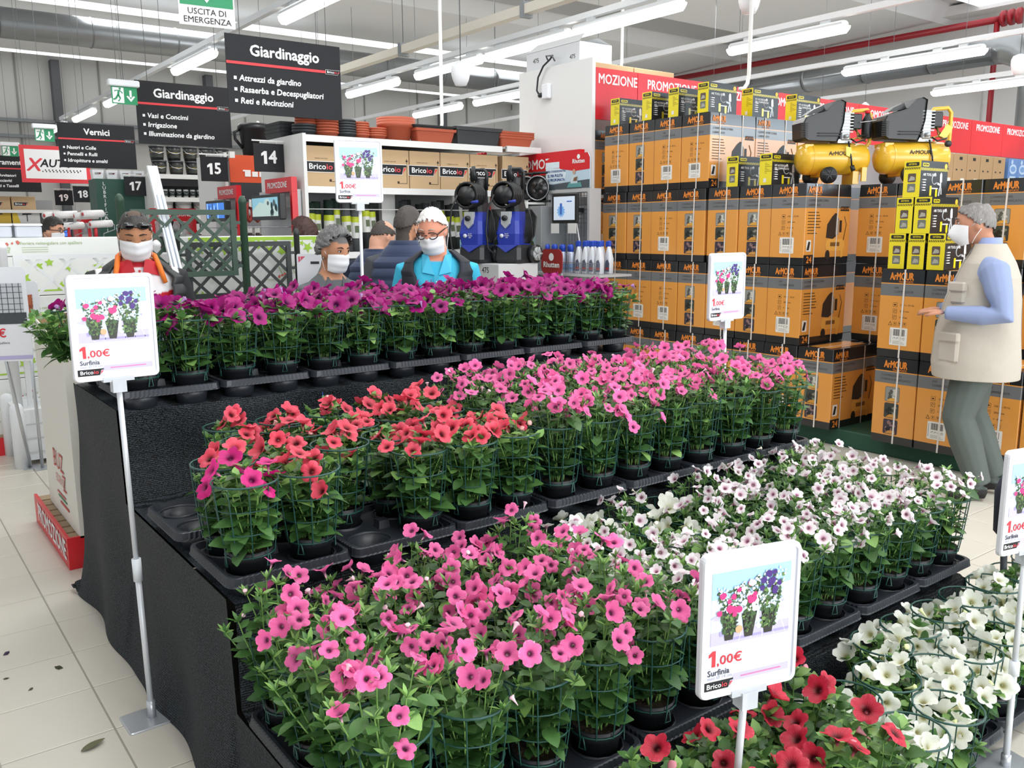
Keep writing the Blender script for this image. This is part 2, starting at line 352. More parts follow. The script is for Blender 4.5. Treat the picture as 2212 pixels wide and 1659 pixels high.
def aisle_sign(px, py, Y, title, lines, label, w=.98, h=.6, x=None):
    p = aty(px, py, Y); t = thing('aisle_sign', label, 'sign', (p.x, Y, p.z-h), 0, 'hanging aisle signs')
    obj('board', MB().box(0, w, 0, .012, 0, h).mesh('board', SIGNB), t)
    obj('stripe', MB().box(.0, w*.87, -.003, 0, h*.625, h*.66).mesh('stripe', SIGNR), t)
    letter(title, .085, SIGNW, t, w*.5, h*.81, -.002, bold=.05)
    for k, l in enumerate(lines):
        z = h*(.45-.145*k); obj('bullet', MB().box(.052, .075, -.003, 0, z-.012, z+.012).mesh('bullet', SIGNW), t)
        letter(l, .047, SIGNW, t, .095, z, -.002, bold=.05, shear=.12, align='LEFT')
    logo(t, w*.925, h*.645, .035)
    for x in (.12, w-.12): obj('wire', MB().tube([(x, .006, h), (x, .006, 5.9-(p.z-h))], .003, 4).mesh('wire', WIRE), t)
    return t
aisle_sign(485, 70, 7.1, 'Giardinaggio', ['Attrezzi da giardino', 'Rasaerba e Decespugliatori', 'Reti e Recinzioni'], 'largest black hanging sign listing garden tools, mowers and fences')
aisle_sign(290, 172, 9.33, 'Giardinaggio', ['Vasi e Concimi', 'Irrigazione', 'Illuminazione da giardino'], 'black hanging sign for pots, irrigation and garden lighting', .93)
aisle_sign(122, 263, 13.6, 'Vernici', ['Nastri e Colle', 'Pennelli e Rulli', 'Idropitture e smalti'], 'black hanging sign for paints, tapes and brushes', 1.0)
aisle_sign(-62, 333, 17.4, 'Ferramenta', ['Trapani e Avvitatori', 'Pinze e Cacciaviti', 'Chiodi, Viti e Tasselli'], 'far black hanging sign for hardware cut by the left edge', 1.0)
# red framed car sign
p = aty(40, 312, 15.5); t = thing('car_sign', 'red bordered white hanging sign with a tilted red X', 'sign', (p.x, 15.5, p.z-.56))
[obj('wire', MB().tube([(x, .006, .56), (x, .006, 5.9-(p.z-.56))], .003, 4).mesh('wire', WIRE), t) for x in (.1, .88)]
obj('frame', MB().box(0, .98, 0, .015, 0, .56).mesh('frame', SIGNR), t); obj('panel', MB().box(.06, .92, -.004, 0, .06, .5).mesh('panel', SIGNW), t)
letter('X', .19, SIGNR, t, .17, .26, -.006, bold=.05, shear=.25); letter('AUTO', .12, SIGNB, t, .5, .29, -.006, bold=.04, shear=.2)
b = MB()
for k in range(22): b.rect(.29+.025*k+(.012 if k % 2 else 0), .305+.025*k+(.012 if k % 2 else 0), .16+.022*(k % 2), .18+.022*(k % 2), -.006)
obj('chequer_band', b.mesh('chequer_band', SIGNB), t)
# emergency exit signs
GREEN = M('exit_green', '#1f8a5a', .4, emit=.12)
def runner(b, x, z, s, mi):
    b.disc(x+.12*s, z+.42*s, .075*s, y=-.006, mi=mi, n=8)
    for pts in ([(-.02, .32), (.12, .34), (.06, .02), (-.08, .02)], [(-.06, .02), (.06, .04), (.16, -.2), (.07, -.24)], [(.07, -.24), (.16, -.2), (.02, -.42), (-.06, -.38)], [(-.08, .02), (.04, 0), (-.12, -.26), (-.22, -.2)], [(-.22, -.2), (-.12, -.28), (-.32, -.34), (-.36, -.26)], [(.08, .3), (.12, .34), (.3, .16), (.26, .1)], [(.0, .34), (-.04, .28), (-.24, .22), (-.24, .3)]):
        b.plate([(x+p*s, z+q*s) for p, q in pts], -.006, mi)
def arrow(b, x, z, s, mi):
    b.rect(x-.07*s, x+.07*s, z-.1*s, z+.35*s, -.006, mi); b.plate([(x, z-.4*s), (x+.28*s, z-.05*s), (x+.18*s, z-.0*s), (x, z-.2*s), (x-.18*s, z), (x-.28*s, z-.05*s)], -.006, mi)
for px, py, Y, k, lab in ((266, 173, 9.1, 1, 'green running man exit light left of the second black sign'), (94, 268, 13.2, 1, 'green running man exit light left of the paint sign'), (20, 307, 16.4, 1, 'farthest green running man exit light at the left edge')):
    p = aty(px, py, Y); t = thing('exit_light', lab, 'exit sign', p, 0, 'lit exit signs')
    obj('housing', MB().bbox(-.14, .14, -.03, .05, -.06, .0, 0, .01).mesh('housing', WHITE2), t)
    obj('panel', MB().box(-.115, .115, -.004, .004, -.22, -.06).mesh('panel', GREEN), t)
    b = MB(); b.rect(-.105, -.005, -.21, -.07, -.005, 0); obj('door_symbol', b.mesh('door_symbol', SIGNW), t)
    b = MB(); runner(b, -.055, -.14, .14, 0); obj('running_man', b.mesh('running_man', GREEN), t)
    b = MB(); arrow(b, .055, -.14, .14, 0); obj('arrow', b.mesh('arrow', SIGNW), t)
    obj('wire', MB().tube([(0, 0, 0), (0, 0, 5.9-p.z)], .003, 4).mesh('wire', WIRE), t)
c0 = atd(388, 51, 5.0); t = thing('emergency_exit_sign', 'green and white emergency exit sign with down arrow at the top edge', 'exit sign', c0, math.radians(-6))
obj('board', MB().box(0, .315, 0, .006, 0, .52).mesh('board', SIGNW), t); obj('green_field', MB().box(.008, .307, -.002, 0, .11, .5).mesh('green_field', GREEN), t)
b = MB(); arrow(b, .157, .2, .18, 0); obj('arrow', b.mesh('arrow', SIGNW), t); b = MB(); runner(b, .157, .4, .2, 0); obj('running_man', b.mesh('running_man', SIGNW), t)
letter('USCITA DI', .034, PRINTK, t, .157, .077, -.003, bold=.004); letter('EMERGENZA', .034, PRINTK, t, .157, .03, -.003, bold=.004)
for x in (.03, .285): obj('wire', MB().tube([(x, .003, .52), (x, .003, 5.9-c0.z)], .002, 4).mesh('wire', WIRE), t)
# aisle numbers on brackets
for n, px, py, Y, lab in (('14', 547, 308, 7.35, 'black number 14 plate hanging before the orange advert board'), ('15', 432, 337, 8.75, 'black number 15 plate beside the black paint buckets'), ('16', 458, 386, 10.3, 'black aisle number plate mostly hidden behind the 15'), ('17', 267, 381, 11.8, 'black number 17 plate over the dark green cabinet'), ('18', 157, 402, 14.6, 'black number 18 plate in the far aisles'), ('19', 117, 411, 15.9, 'black number 19 plate, farthest of the aisle numbers')):
    p = aty(px, py, Y); t = thing('aisle_number', lab, 'sign', (p.x, Y, p.z-.235), 0, 'aisle number plates'); s = .265 if n != '16' else .2
    obj('plate', MB().box(0, s, 0, .008, 0, .235).mesh('plate', SIGNB), t); one(t, s*.33, .118, .105, SIGNW); letter(n[1], .105, SIGNW, t, s*.62, .118, -.002, bold=.05)
    obj('bracket', MB().box(-.01, s+.05, 0, .012, .25, .262).box(.06, .065, 0, .01, .23, .25).box(.2, .205, 0, .01, .23, .25).box(s+.02, s+.07, -.02, .03, .23, .29).mesh('bracket', WHITE), t)
    if n in ('16', '19', '18'): obj('post', MB().box(s+.03, s+.06, -.01, .02, -(p.z-.235), .24).mesh('post', GREY), t)
# ================================================================ gondola 14 with cartons, mesh rolls and pots
NX = -PI/2       # yaw of things whose front faces -X
YARD = M('shelf_white', '#dcdcda', .45)
def gondola(name, label, x0, x1, y0, y1, top, boards, back=True):
    t = thing(name, label, 'shelf', (x0, y0, 0))
    L, D = x1-x0, y1-y0
    obj('side_panel', MB().box(-.03, 0, -.02, D, 0, top).mesh('side_panel', YARD), t)
    if back: obj('back_panel', MB().box(0, L, D-.05, D, .0, top-.03).mesh('back_panel', M('back_grey', '#8f9092', .6)), t)
    obj('plinth', MB().box(0, L, .03, D, 0, .12).mesh('plinth', DARK), t)
    for z in boards:
        s = obj('shelf_board', MB().box(0, L, .0, D-.05, z-.02, z).mesh('shelf_board', M('board_grey', '#9a9b9c', .5)), t)
        obj('price_rail', MB().box(0, L, -.02, 0, z-.05, z+.005).mesh('price_rail', WHITE), s)
    return t
g14 = gondola('shelf_unit', 'white shelf unit 14 with brown cartons on top and mesh rolls below', 3.13, 5.14, 6.98, 7.9, 2.4, (.5, .95, 1.42, 1.97, 2.385))
letterc = MB().rect(0, .1, 0, .004, 0).rect(.096, .1, 0, .2, 0).rect(0, .02, 0, .02, 0).plate([(.085, .19), (.111, .19), (.098, .215)]).mesh('corner_arrow', M('carton_print', '#3a2c22', .7))
carton_me = MB().bbox(0, .322, 0, .4, 0, .335, 0, .004).mesh('carton', CARD)
seam_me = MB().box(.155, .167, -.001, 0, .0, .335).mesh('seam', M('carton_seam', '#a98d68', .7))
pos = ['first from the left', 'second from the left', 'third from the left', 'fourth from the left', 'fifth from the left', 'sixth from the left', 'seventh, beside the white wall panel', 'last, tucked behind the wall panel']
for k in range(7):
    if k == 6: pass
    t = thing('carton', 'brown shop carton on shelf 14, '+pos[k], 'carton', (3.145+k*.329+(.05 if k == 6 else 0), 7.0, 1.972), 0, 'brown cartons on the top shelf', carton_me)
    logo(t, .14, .165, .083, -.003); obj('corner_arrow', letterc, t, (.2, -.002, .045))
    letter('trattare con cura', .012, M('carton_print', '#3a2c22', .7), t, .13, .235, -.002)
# mesh rolls
LIME = M('label_lime', '#c3d02e', .5); LABW = M('label_white', '#e3e3df', .5)
rollm = [M('roll_green', '#20352c', .6, bump=.5, bscale=200), M('roll_grey', '#5b5f61', .6, bump=.5, bscale=200), M('roll_black', '#2a2c2d', .6, bump=.5, bscale=200), M('roll_brown', '#3a332d', .6, bump=.5, bscale=200), M('roll_mid', '#3f4547', .6, bump=.5, bscale=200)]
x = 3.2; k = 0
kinds = [0, 0, 0, 0, 1, 1, 2, 2, 2, 2, 4, 2, 2, 1, 1, 2, 2, 4, 1, 3, 3, 3, 1, 3, 2, 4]
words9 = ['dark green', 'grey', 'black', 'brown black', 'charcoal']
while x < 5.06 and k < 26:
    r = .036+.008*((k*7) % 3)/2; h = .42+.04*((k*5) % 4)/3; kd = kinds[k]; x += r
    if not 3.92 < x < 4.08:
        lean = math.radians(rnd.uniform(-3, 3) + (-5 if k > 15 else 0))
        t = thing('mesh_roll', '%s roll of garden mesh with lime label, roll %s along shelf 14' % (words9[kd], ['one', 'two', 'three', 'four', 'five', 'six', 'seven', 'eight', 'nine', 'ten', 'eleven', 'twelve', 'thirteen', 'fourteen', 'fifteen', 'sixteen', 'seventeen', 'eighteen', 'nineteen', 'twenty', 'twenty-one', 'twenty-two', 'twenty-three', 'twenty-four', 'twenty-five', 'twenty-six'][k]), 'roll', (x, 7.2+.05*(k % 2), 1.425), 0, 'garden mesh rolls')
        t.rotation_euler = (0, lean, 0)
        obj('roll', MB().lathe([(r, 0), (r, h), (r*.5, h), (r*.5, h-.02)], 12).mesh('roll', rollm[kd]), t)
        z = h-.1-.02*(k % 3)
        obj('label_band', MB().lathe([(r+.002, z-.04), (r+.002, z+.01)], 12, caps=False).mesh('label_band', LIME), t)
        obj('paper_label', MB().lathe([(r+.0015, z-.18), (r+.0015, z-.04)], 12, caps=False).mesh('paper_label', LABW), t)
        obj('label_picture', MB().rect(-r*.5, r*.5, z-.13, z-.07, -(r+.003), 0).mesh('label_picture', M('pic_green', '#5e6a4c', .6)), t)
    x += r+.012; k += 1
obj('guard_rod', MB().tube([(.05, .1, 1.79), (.8, .1, 1.79), (2.0, .1, 1.79)], .005, 5).mesh('guard_rod', WHITE), g14)
obj('white_post', MB().box(.86, 1.0, .3, .36, 1.4, 1.95).mesh('white_post', YARD), g14)
# stacked pots on top of the shelf
TERRA = M('terracotta', '#b4563a', .6, var=.06, vscale=6); GPOT = M('grey_pot', '#34383b', .5)
def ring_pot(r, m, h=.05): return MB().lathe([(r*.8, 0), (r*.93, h*.7), (r, h*.72), (r, h), (r*.95, h), (r*.9, h*.75), (r*.75, .01)], 20).mesh('flower_pot', m)
def pot_stack(px, py, r, n, m, dz, what, Y=7.25, h=.05, z0=2.402):
    p = aty(px, py, Y); me = ring_pot(r, m, h)
    for i in range(n):
        thing('flower_pot', what+(', topmost of its stack' if i == n-1 else ', lowest of its stack' if i == 0 else ', %s from the bottom' % ['', 'second', 'third', 'fourth', 'fifth', 'sixth', 'seventh', 'eighth'][i]), 'flower pot', (p.x+rnd.uniform(-.003, .003), Y, z0+i*dz), i, 'stacked pots on shelf 14', me)
pot_stack(657, 280, .105, 3, GPOT, .024, 'small dark grey pot behind the terracotta stacks'); pot_stack(662, 270, .1, 3, TERRA, .024, 'terracotta pot behind the grey pots', 7.3, z0=2.475)
pot_stack(703, 280, .115, 9, TERRA, .024, 'terracotta saucer pot of the tall left stack')
pot_stack(745, 285, .1, 6, GPOT, .022, 'dark grey saucer pot between terracotta stacks')
pot_stack(779, 288, .08, 6, TERRA, .02, 'terracotta pot of the middle small stack')
pot_stack(814, 293, .093, 4, TERRA, .02, 'terracotta pot of the low right stack')
# big round pots nested
p = aty(856, 300, 7.25)
big = MB().lathe([(.12, 0), (.145, .12), (.172, .125), (.178, .165), (.165, .165), (.14, .13), (.11, .02)], 24).mesh('flower_pot', TERRA)
for i, l in enumerate(('large round terracotta pot holding two nested pots', 'large terracotta pot nested in another, middle rim', 'large terracotta pot, topmost of three nested')):
    thing('flower_pot', l, 'flower pot', (p.x, 7.25, 2.402+i*.022), 0, 'nested large pots', big)
def trough(px, py, L, h, m, label, Y=7.15, z=2.402, group='rectangular planters on shelf 14'):
    p = aty(px, py, Y); b = MB()
    def rr(z, i, l=L, d=.2): return [(x, y, z) for x, y in rrect(-l/2+i, l/2-i, -d/2+i, d/2-i, .02, 2)]
    b.loft([rr(0, .035), rr(h*.78, .014), rr(h*.8, 0), rr(h, -.004), rr(h, .012), rr(h*.78, .02), rr(.01, .045)])
    return thing('planter_trough', label, 'planter', (p.x, Y, z), 0, group, b.mesh('planter_trough', m))
trough(932, 300, .44, .12, TERRA, 'terracotta trough under a dark one beside the round pots')
trough(930, 290, .46, .06, GPOT, 'dark trough lying in the terracotta trough', z=2.49)
trough(1025, 305, .54, .16, GPOT, 'dark grey rectangular trough in the middle of the shelf top')
trough(1106, 312, .42, .1, TERRA, 'lowest terracotta trough beside the white wall panel'); trough(1106, 305, .42, .1, TERRA, 'middle terracotta trough beside the white wall panel', z=2.425); trough(1106, 300, .42, .1, TERRA, 'topmost terracotta trough beside the white wall panel', z=2.448)
for i in range(4):
    p = aty(618, 290, 7.5); L = .36
    thing('planter_trough', ['lowest dark tray in the stack left of shelf 14', 'second dark tray in the stack left of shelf 14', 'third dark tray in the stack left of shelf 14', 'topmost dark tray in the stack left of shelf 14'][i], 'planter', (3.3, 7.6, 2.402+i*.03), 0, 'dark trays stacked on shelf 14', MB().loft([[(x, y, 0) for x, y in rrect(-L/2, L/2, -.17, .17, .03)], [(x, y, .045) for x, y in rrect(-L/2-.02, L/2+.02, -.19, .19, .03)], [(x, y, .045) for x, y in rrect(-L/2, L/2, -.17, .17, .03)]]).mesh('planter_trough', GPOT))
# ends of the aisles
def endcap(X, y0, y1, z0, z1, label, lab2, scr, who):
    t = thing('promo_endcap', label, 'display', (X, y1, 0), NX); w = y1-y0
    obj('header', MB().box(w*.32, w, -.05, 0, z1-.02, z1+.1).mesh('header', RED), t); letter('PROMOZIONE', .05, SIGNW, t, w*.64, z1+.04, -.052, bold=.03, width=w*.5)
    obj('side_strip', MB().box(w-.04, w, -.05, 0, .2, z1-.021).mesh('side_strip', RED), t)
    obj('back_panel', MB().box(0, w, .0, .03, .1, z1).mesh('back_panel', GREY), t)
    for z in (1.2, z0-.16): obj('shelf_board', MB().box(0, w, -.3, 0, z, z+.02).box(0, w, -.31, -.3, z-.03, z+.03).mesh('shelf_board', GREY), t)
    for k in range(9): obj('hook', MB().tube([(.06+k*w/9, 0, z0-.06), (.06+k*w/9, -.2, z0-.06)], .004, 4).mesh('hook', STEEL), t)
    s = thing('monitor', lab2, 'monitor', (X-.12, y1, 0), NX)
    obj('case', MB().bbox(.26, w+.04, -.06, 0, z0, z1-.04, 0, .008).mesh('case', BLACK), s); obj('arm', MB().box(w*.4, w*.5, 0, .13, z0+.08, z0+.12).mesh('arm', DARK), s)
    b = MB(); x0, x1, a, c = .285, w+.015, z0+.03, z1-.065; b.rect(x0, x1, a, c, -.062, 0)
    cx, cz = (x0+x1)/2, (a+c)/2
    if scr: 
        b.plate([(x0, a), (x1, a), (x1, a+.07), (x0+.3*(x1-x0), a+.12), (x0, a+.05)], -.063, 1); b.disc(cx+.06, cz+.02, .075, .05, -.064, 1, 12); b.disc(cx+.08, cz+.03, .025, .018, -.065, 2, 8)
        for q in range(9): b.disc(rnd.uniform(cx+.12, x1-.02), rnd.uniform(a+.02, c-.02), .025, .03, -.064, 2, 7, .3)
    else:
        for q in range(7): b.rect(x0+.02+q*.05, x0+.045+q*.05, a, c-.02*(q % 3), -.063, 1+q % 2)
    obj('screen', b.mesh('screen', M('scr%d' % scr, '#6f9fb0' if scr else '#2f72c8', .3, emit=.7), M('scrb%d' % scr, '#9fb3ae' if scr else '#9cc4ee', .3, emit=.6), M('scrc%d' % scr, '#39484c' if scr else '#153d7a', .3, emit=.5)), s)
    obj('price_tag', MB().rect(w*.4, w*.52, z0-.08, z0-.02, -.3).mesh('price_tag', LABW), t)
endcap(3.06, 7.02, 7.86, 1.7, 1.95, 'promotion end of aisle 14 with red header and grey shelves', 'black monitor under the promotion header of aisle 14', 1, '14')
endcap(3.1, 8.42, 9.2, 1.7, 1.94, 'promotion end of aisle 15 with red header behind the green trellis', 'black monitor showing blue picture behind the green trellis', 0, '15')
g15 = gondola('shelf_unit', 'shelf unit 15 with an orange advert board above hanging reels', 3.15, 5.6, 8.92, 9.75, 2.38, (.5, 1.0, 1.5, 1.62))
ORNG = M('advert_orange', '#d9552f', .5)
obj('advert_board', MB().box(.02, 1.3, -.03, -.01, 2.09, 2.36).mesh('advert_board', ORNG), g15); obj('lower_board', MB().box(.02, 1.3, -.03, -.01, 1.9, 2.09).mesh('lower_board', DARK), g15)
b = MB()
for k in range(4):
    x = .17+k*.075; b.slab([(x, 2.15), (x+.06, 2.15), (x+.06, 2.2), (x, 2.2)], -.035, -.03)
    if k == 0: b.slab([(x-.02, 2.2), (x+.06, 2.2), (x+.06, 2.215), (x-.02, 2.215)], -.036, -.03)
obj('block_lettering', b.mesh('block_lettering', SIGNW), g15)
REEL = M('reel_red', '#a23c36', .5)
for k in range(7):
    t = thing('hose_reel', 'red and grey hose reel pack hanging below the orange board, %s from the left' % ['first', 'second', 'third', 'fourth', 'fifth', 'sixth', 'seventh'][k], 'reel', (3.22+k*.085, 8.8, 1.79), .4, 'hose reels under the orange board')
    obj('coil', MB().tube([(.075*math.cos(a)*.4, 0, .085*math.sin(a)) for a in [2*PI*i/12 for i in range(12)]], .02, 6, closed=True).mesh('coil', REEL), t)
    obj('card', MB().slab([(-.02, .06), (.025, .05), (.03, .13), (-.015, .13)], -.03, -.026).mesh('card', LABW), t); obj('hub', MB().ball((0, 0, 0), (.015, .02, .04)).mesh('hub', GREY), t); obj('hook', MB().tube([(0, -.03, .1), (0.04, .1, .1)], .004, 4).mesh('hook', STEEL), t)
    t = thing('blister_pack', 'small white blister pack with dark hoses on the lower hook row, %s' % ['first', 'second', 'third', 'fourth', 'fifth', 'sixth', 'seventh'][k], 'pack', (3.22+k*.08, 8.8, 1.5), 0, 'blister packs under the reels')
    obj('card', MB().slab([(-.03, 0), (.03, 0), (.03, .15), (-.02, .15)], 0, .01).mesh('card', LABW), t); obj('content', MB().bbox(-.02, .02, -.03, 0, .01, .09, 0, .006).mesh('content', M('pack_dark', '#4a3b39', .5)), t); obj('hook', MB().tube([(0, -.01, .14), (0, .122, .14)], .004, 4).mesh('hook', STEEL), t)
t = thing('price_flag', 'small red promotion flag on the shelf edge below the reels', 'price flag', (3.2, 8.893, 1.62)); obj('flag', MB().box(0, .1, 0, .004, 0, .05).mesh('flag', RED), t); letter('PROMOZIONE', .012, SIGNW, t, .05, .025, -.002)
# black lidded bin on shelf 15
p = aty(553, 335, 9.3); t = thing('black_bin', 'big black composter bin with side handle above the orange board', 'bin', (p.x, 9.3, 2.385))
obj('body', MB().lathe([(.13, 0), (.16, .26), (.178, .27), (.178, .3), (.16, .33), (.05, .35)], 20).mesh('body', BLACK), t); obj('handle', MB().tube([(-.16, 0, .27), (-.22, 0, .24), (-.215, 0, .17), (-.14, 0, .08)], .016, 6).mesh('handle', BLACK), t); obj('knob', MB().ball((0, -.1, .34), .018).mesh('knob', WHITE), t)
# paint aisle
g17 = gondola('shelf_unit', 'paint shelf unit with black and white buckets behind the 15 plate', 3.15, 4.9, 11.5, 12.3, 2.3, (.6, 1.1, 1.62, 1.8, 2.02, 2.3))
obj('dark_board', MB().box(.0, 1.7, -.01, .0, 2.16, 2.27).mesh('dark_board', SIGNB), g17)
def bucket(r, h, m, lidm, lm, logo_plate=False):
    return [('body', MB().lathe([(r*.86, 0), (r, h*.93)], 14).mesh('body', m)), ('lid', MB().lathe([(r*1.05, h*.9), (r*1.06, h), (r*.9, h)], 14).mesh('lid', lidm)), ('label', MB().lathe([(r*.915, h*.18), (r*.985, h*.72)], 14, caps=False).mesh('label', lm)), ('handle', MB().tube([(-r, 0, h*.85), (-r*.8, -r*.8, h*.55), (0, -r*1.15, h*.42), (r*.8, -r*.8, h*.55), (r, 0, h*.85)], .004, 4).mesh('handle', STEEL))]
bk = bucket(.088, .175, BLACK, M('lid_grey', '#4b4e50', .4), M('bucket_print', '#3b3c36', .5, var=.8, vscale=40)); bw = bucket(.1, .17, WHITE, WHITE2, LABW); bs = bucket(.035, .11, WHITE, DARK, M('tin_band', '#2e3a38', .5)); bd = bucket(.07, .15, DARK, BLACK, M('tin_label', '#6e6a68', .5, var=.5, vscale=30))
yel = MB().lathe([(.0862, .088), (.0866, .094)], 14, caps=False).mesh('yellow_text', M('gold_text', '#a8913c', .5))
def buckets(parts, xs, Y, z, lab, group, extra=None):
    for i, x in enumerate(xs):
        t = thing('paint_bucket', lab+', '+['first', 'second', 'third', 'fourth', 'fifth', 'sixth', 'seventh', 'eighth', 'ninth', 'tenth', 'eleventh', 'twelfth'][i]+' from the left', 'bucket', (x, Y, z), 0, group)
        for n, me in parts: obj(n, me, t)
        if extra: obj('gold_band', extra, t)
buckets(bk, [3.26+.205*i for i in range(5)], 11.65, 2.303, 'black paint bucket in the lower row on the top shelf', 'black paint buckets', yel)
buckets(bk, [3.24+.205*i for i in range(5)], 11.65, 2.482, 'black paint bucket in the upper row on the top shelf', 'black paint buckets', yel)
buckets(bs, [3.2+.085*i for i in range(10)], 11.58, 2.025, 'small white paint tin with dark band', 'small paint tins')
buckets(bw, [3.3+.23*i for i in range(5)], 11.68, 1.805, 'white paint bucket on the middle shelf', 'white paint buckets')
buckets(bd, [3.26+.16*i for i in range(6)], 11.65, 1.625, 'dark paint tin on the low shelf', 'dark paint tins')
t = thing('green_cabinet', 'dark green lubricant cabinet with vertical white lettering left of the 17', 'cabinet', (2.56, 11.9, 0)); obj('body', MB().box(0, .56, 0, .4, 0, 2.25).mesh('body', M('cab_green', '#1d4a3e', .45)), t)
for k, ch in enumerate('LUBRIFICANTI'): letter(ch, .042, SIGNW, t, .09, 2.19-k*.052, -.003)
bq = MB().box(0, .14, 0, .14, 0, .11).mesh('white_tub', WHITE2)
for k in range(4):
    t = thing('white_tub', 'small white tub with black shop plate on the green cabinet, %s' % ['first from the left', 'second from the left', 'third from the left', 'last'][k], 'tub', (2.54+k*.16, 11.95, 2.252), 0, 'white tubs on the green cabinet', MB().loft([[(.01, .01, 0), (.12, .01, 0), (.12, .12, 0), (.01, .12, 0)], [(0, 0, .11), (.135, 0, .11), (.135, .13, .11), (0, .13, .11)]]).mesh('white_tub', WHITE2)); logo(t, .065, .065, .02, -.004)
# far aisles at the left edge
g19 = gondola('shelf_unit', 'far shelf unit with two brown cartons at the left edge', 1.6, 3.15, 17.6, 18.3, 2.2, (1.55, 1.75, 1.98))
for k in range(2):
    t = thing('carton', ['brown shop carton on the far shelf at the left edge', 'brown shop carton on the far shelf below the red framed sign'][k], 'carton', (2.02+k*.39, 17.65, 1.985), 0, 'brown cartons on the far shelf', MB().bbox(0, .37, 0, .3, 0, .23, 0, .004).mesh('carton', CARD)); logo(t, .14, .1, .06, -.004)
for k, (c, l) in enumerate((('#c9a83a', 'yellow tool carton on the far left shelf'), ('#cfd0cf', 'white tool carton printed with a pickaxe on the far left shelf'))):
    t = thing('tool_carton', l, 'carton', (1.95+k*.45, 17.65, 1.755), 0, None, MB().bbox(0, .43, 0, .3, 0, .2, 0, .004).mesh('tool_carton', M('tc%d' % k, c, .6)))
    b = MB(); b.plate([(.0, 0), (.12, 0), (.07, .2), (0, .2)], -.003, 0); b.rect(.22, .235, .03, .16, -.003, 1); b.plate([(.15, .14), (.31, .15), (.29, .17), (.16, .17)], -.003, 1); obj('print', b.mesh('print', M('tc_y', '#d8b93a', .6), DARK), t)
g18 = gondola('shelf_unit', 'white shelf end behind the far aisle plates', 3.2, 5.4, 14.5, 15.2, 2.3, (.6, 1.2, 1.6, 1.9, 2.25))
for k in range(8):
    thing('shelf_box', 'small %s box, %s, on the far shelf behind the far aisle plates' % (['white', 'grey', 'black', 'brown'][k % 4], ['left', 'right'][k//4]), 'box', (3.25+k*.16, 14.55, 1.605 if k % 2 else 1.905), 0, 'small boxes in the far aisle', MB().bbox(0, .13, 0, .2, 0, .14+.03*(k % 3), 0, .004).mesh('shelf_box', M('sb%d' % (k % 4), ['#c9c9c6', '#8b8d8e', '#303234', '#8c7556'][k % 4], .6)))
for k, (Y, lab) in enumerate(((12.6, 'red promotion shelf end left of the green cabinet'), (10.3, 'red promotion shelf end behind the green trellis post'))):
    t = thing('promo_stand', lab, 'display', (2.75 if k else 2.45, Y, 0), 0)
    obj('header', MB().box(0, .5, 0, .04, 1.72, 1.86).mesh('header', RED), t); letter('PROMOZIONE', .04, SIGNW, t, .25, 1.79, -.003, width=.38, bold=.03); obj('post', MB().box(.0, .04, 0, .3, 0, 1.72).box(.46, .5, 0, .3, 0, 1.72).mesh('post', RED), t)
    for z in (.9, 1.3, 1.55): obj('shelf_board', MB().box(.04, .46, 0, .3, z, z+.02).mesh('shelf_board', GREY), t)
    for q in range(4): obj('glass_jar', MB().lathe([(.04, 0), (.042, .1), (.025, .13), (.025, .15)], 10).mesh('glass_jar', M('jar', '#c9cdd0', .1, alpha=.6)), t, (.1+q*.1, .1, 1.571))
t = thing('monitor', 'small blue lit monitor behind the paint rollers', 'monitor', (2.0, 12.4, 0)); obj('case', MB().box(0, .34, 0, .04, 1.53, 1.72).mesh('case', BLACK), t); obj('screen', MB().rect(.02, .32, 1.55, 1.7, -.002).disc(.18, 1.62, .06, .04, -.003, 1, 8).mesh('screen', M('scrq', '#3f6fd0', .3, emit=.8), M('scrq2', '#a8c4f2', .3, emit=.8)), t); obj('stand', MB().box(.12, .22, .01, .03, 0, 1.53).mesh('stand', DARK), t)
# paint rollers standing in a display
d0 = thing('roller_display', 'low grey display tray holding upright paint rollers', 'display', (1.5, 8.25, 0)); obj('body', MB().bbox(-.05, 1.05, -.15, .15, 0, 1.42, 0, .01).mesh('body', GREY), d0)
for k, (px, py, a, dd, lab) in enumerate(((117, 466, .2, 0, 'first paint roller from the left, tilted to the left'), (141, 465, -.1, .0, 'second paint roller, behind the first'), (157, 489, .1, .25, 'lowest paint roller in the middle of the display'), (186, 467, -.25, .05, 'paint roller left of the green post, upper'), (200, 463, .15, 0, 'short end of a paint roller near the green post'), (218, 485, 0, .2, 'paint roller lowest and nearest to the green post'))):
    p = atd(px, py, 8.6+dd*.4); t = thing('paint_roller', lab, 'paint roller', p, .3+a, 'paint rollers')
    obj('sleeve', MB().tube([(-.11, 0, 0), (.11, 0, .01)], .036, 12).mesh('sleeve', M('fleece', '#e9e7e6', .9, bump=.4, bscale=90)), t)
    obj('core', MB().tube([(-.113, 0, 0), (.113, 0, .01)], .018, 8).mesh('core', M('core_red', '#c44a52', .5)), t)
    obj('wire_arm', MB().tube([(.11, 0, .01), (.14, 0, 0), (.14, 0, -.05), (.02, 0, -.09), (.02, 0, -.14)], .005, 5).mesh('wire_arm', STEEL), t)
    obj('grip', MB().tube([(.02, 0, -.12), (.02, 0, -.26)], [.014, .019], 8).mesh('grip', M('grip_red', '#c9262f', .4)), t)

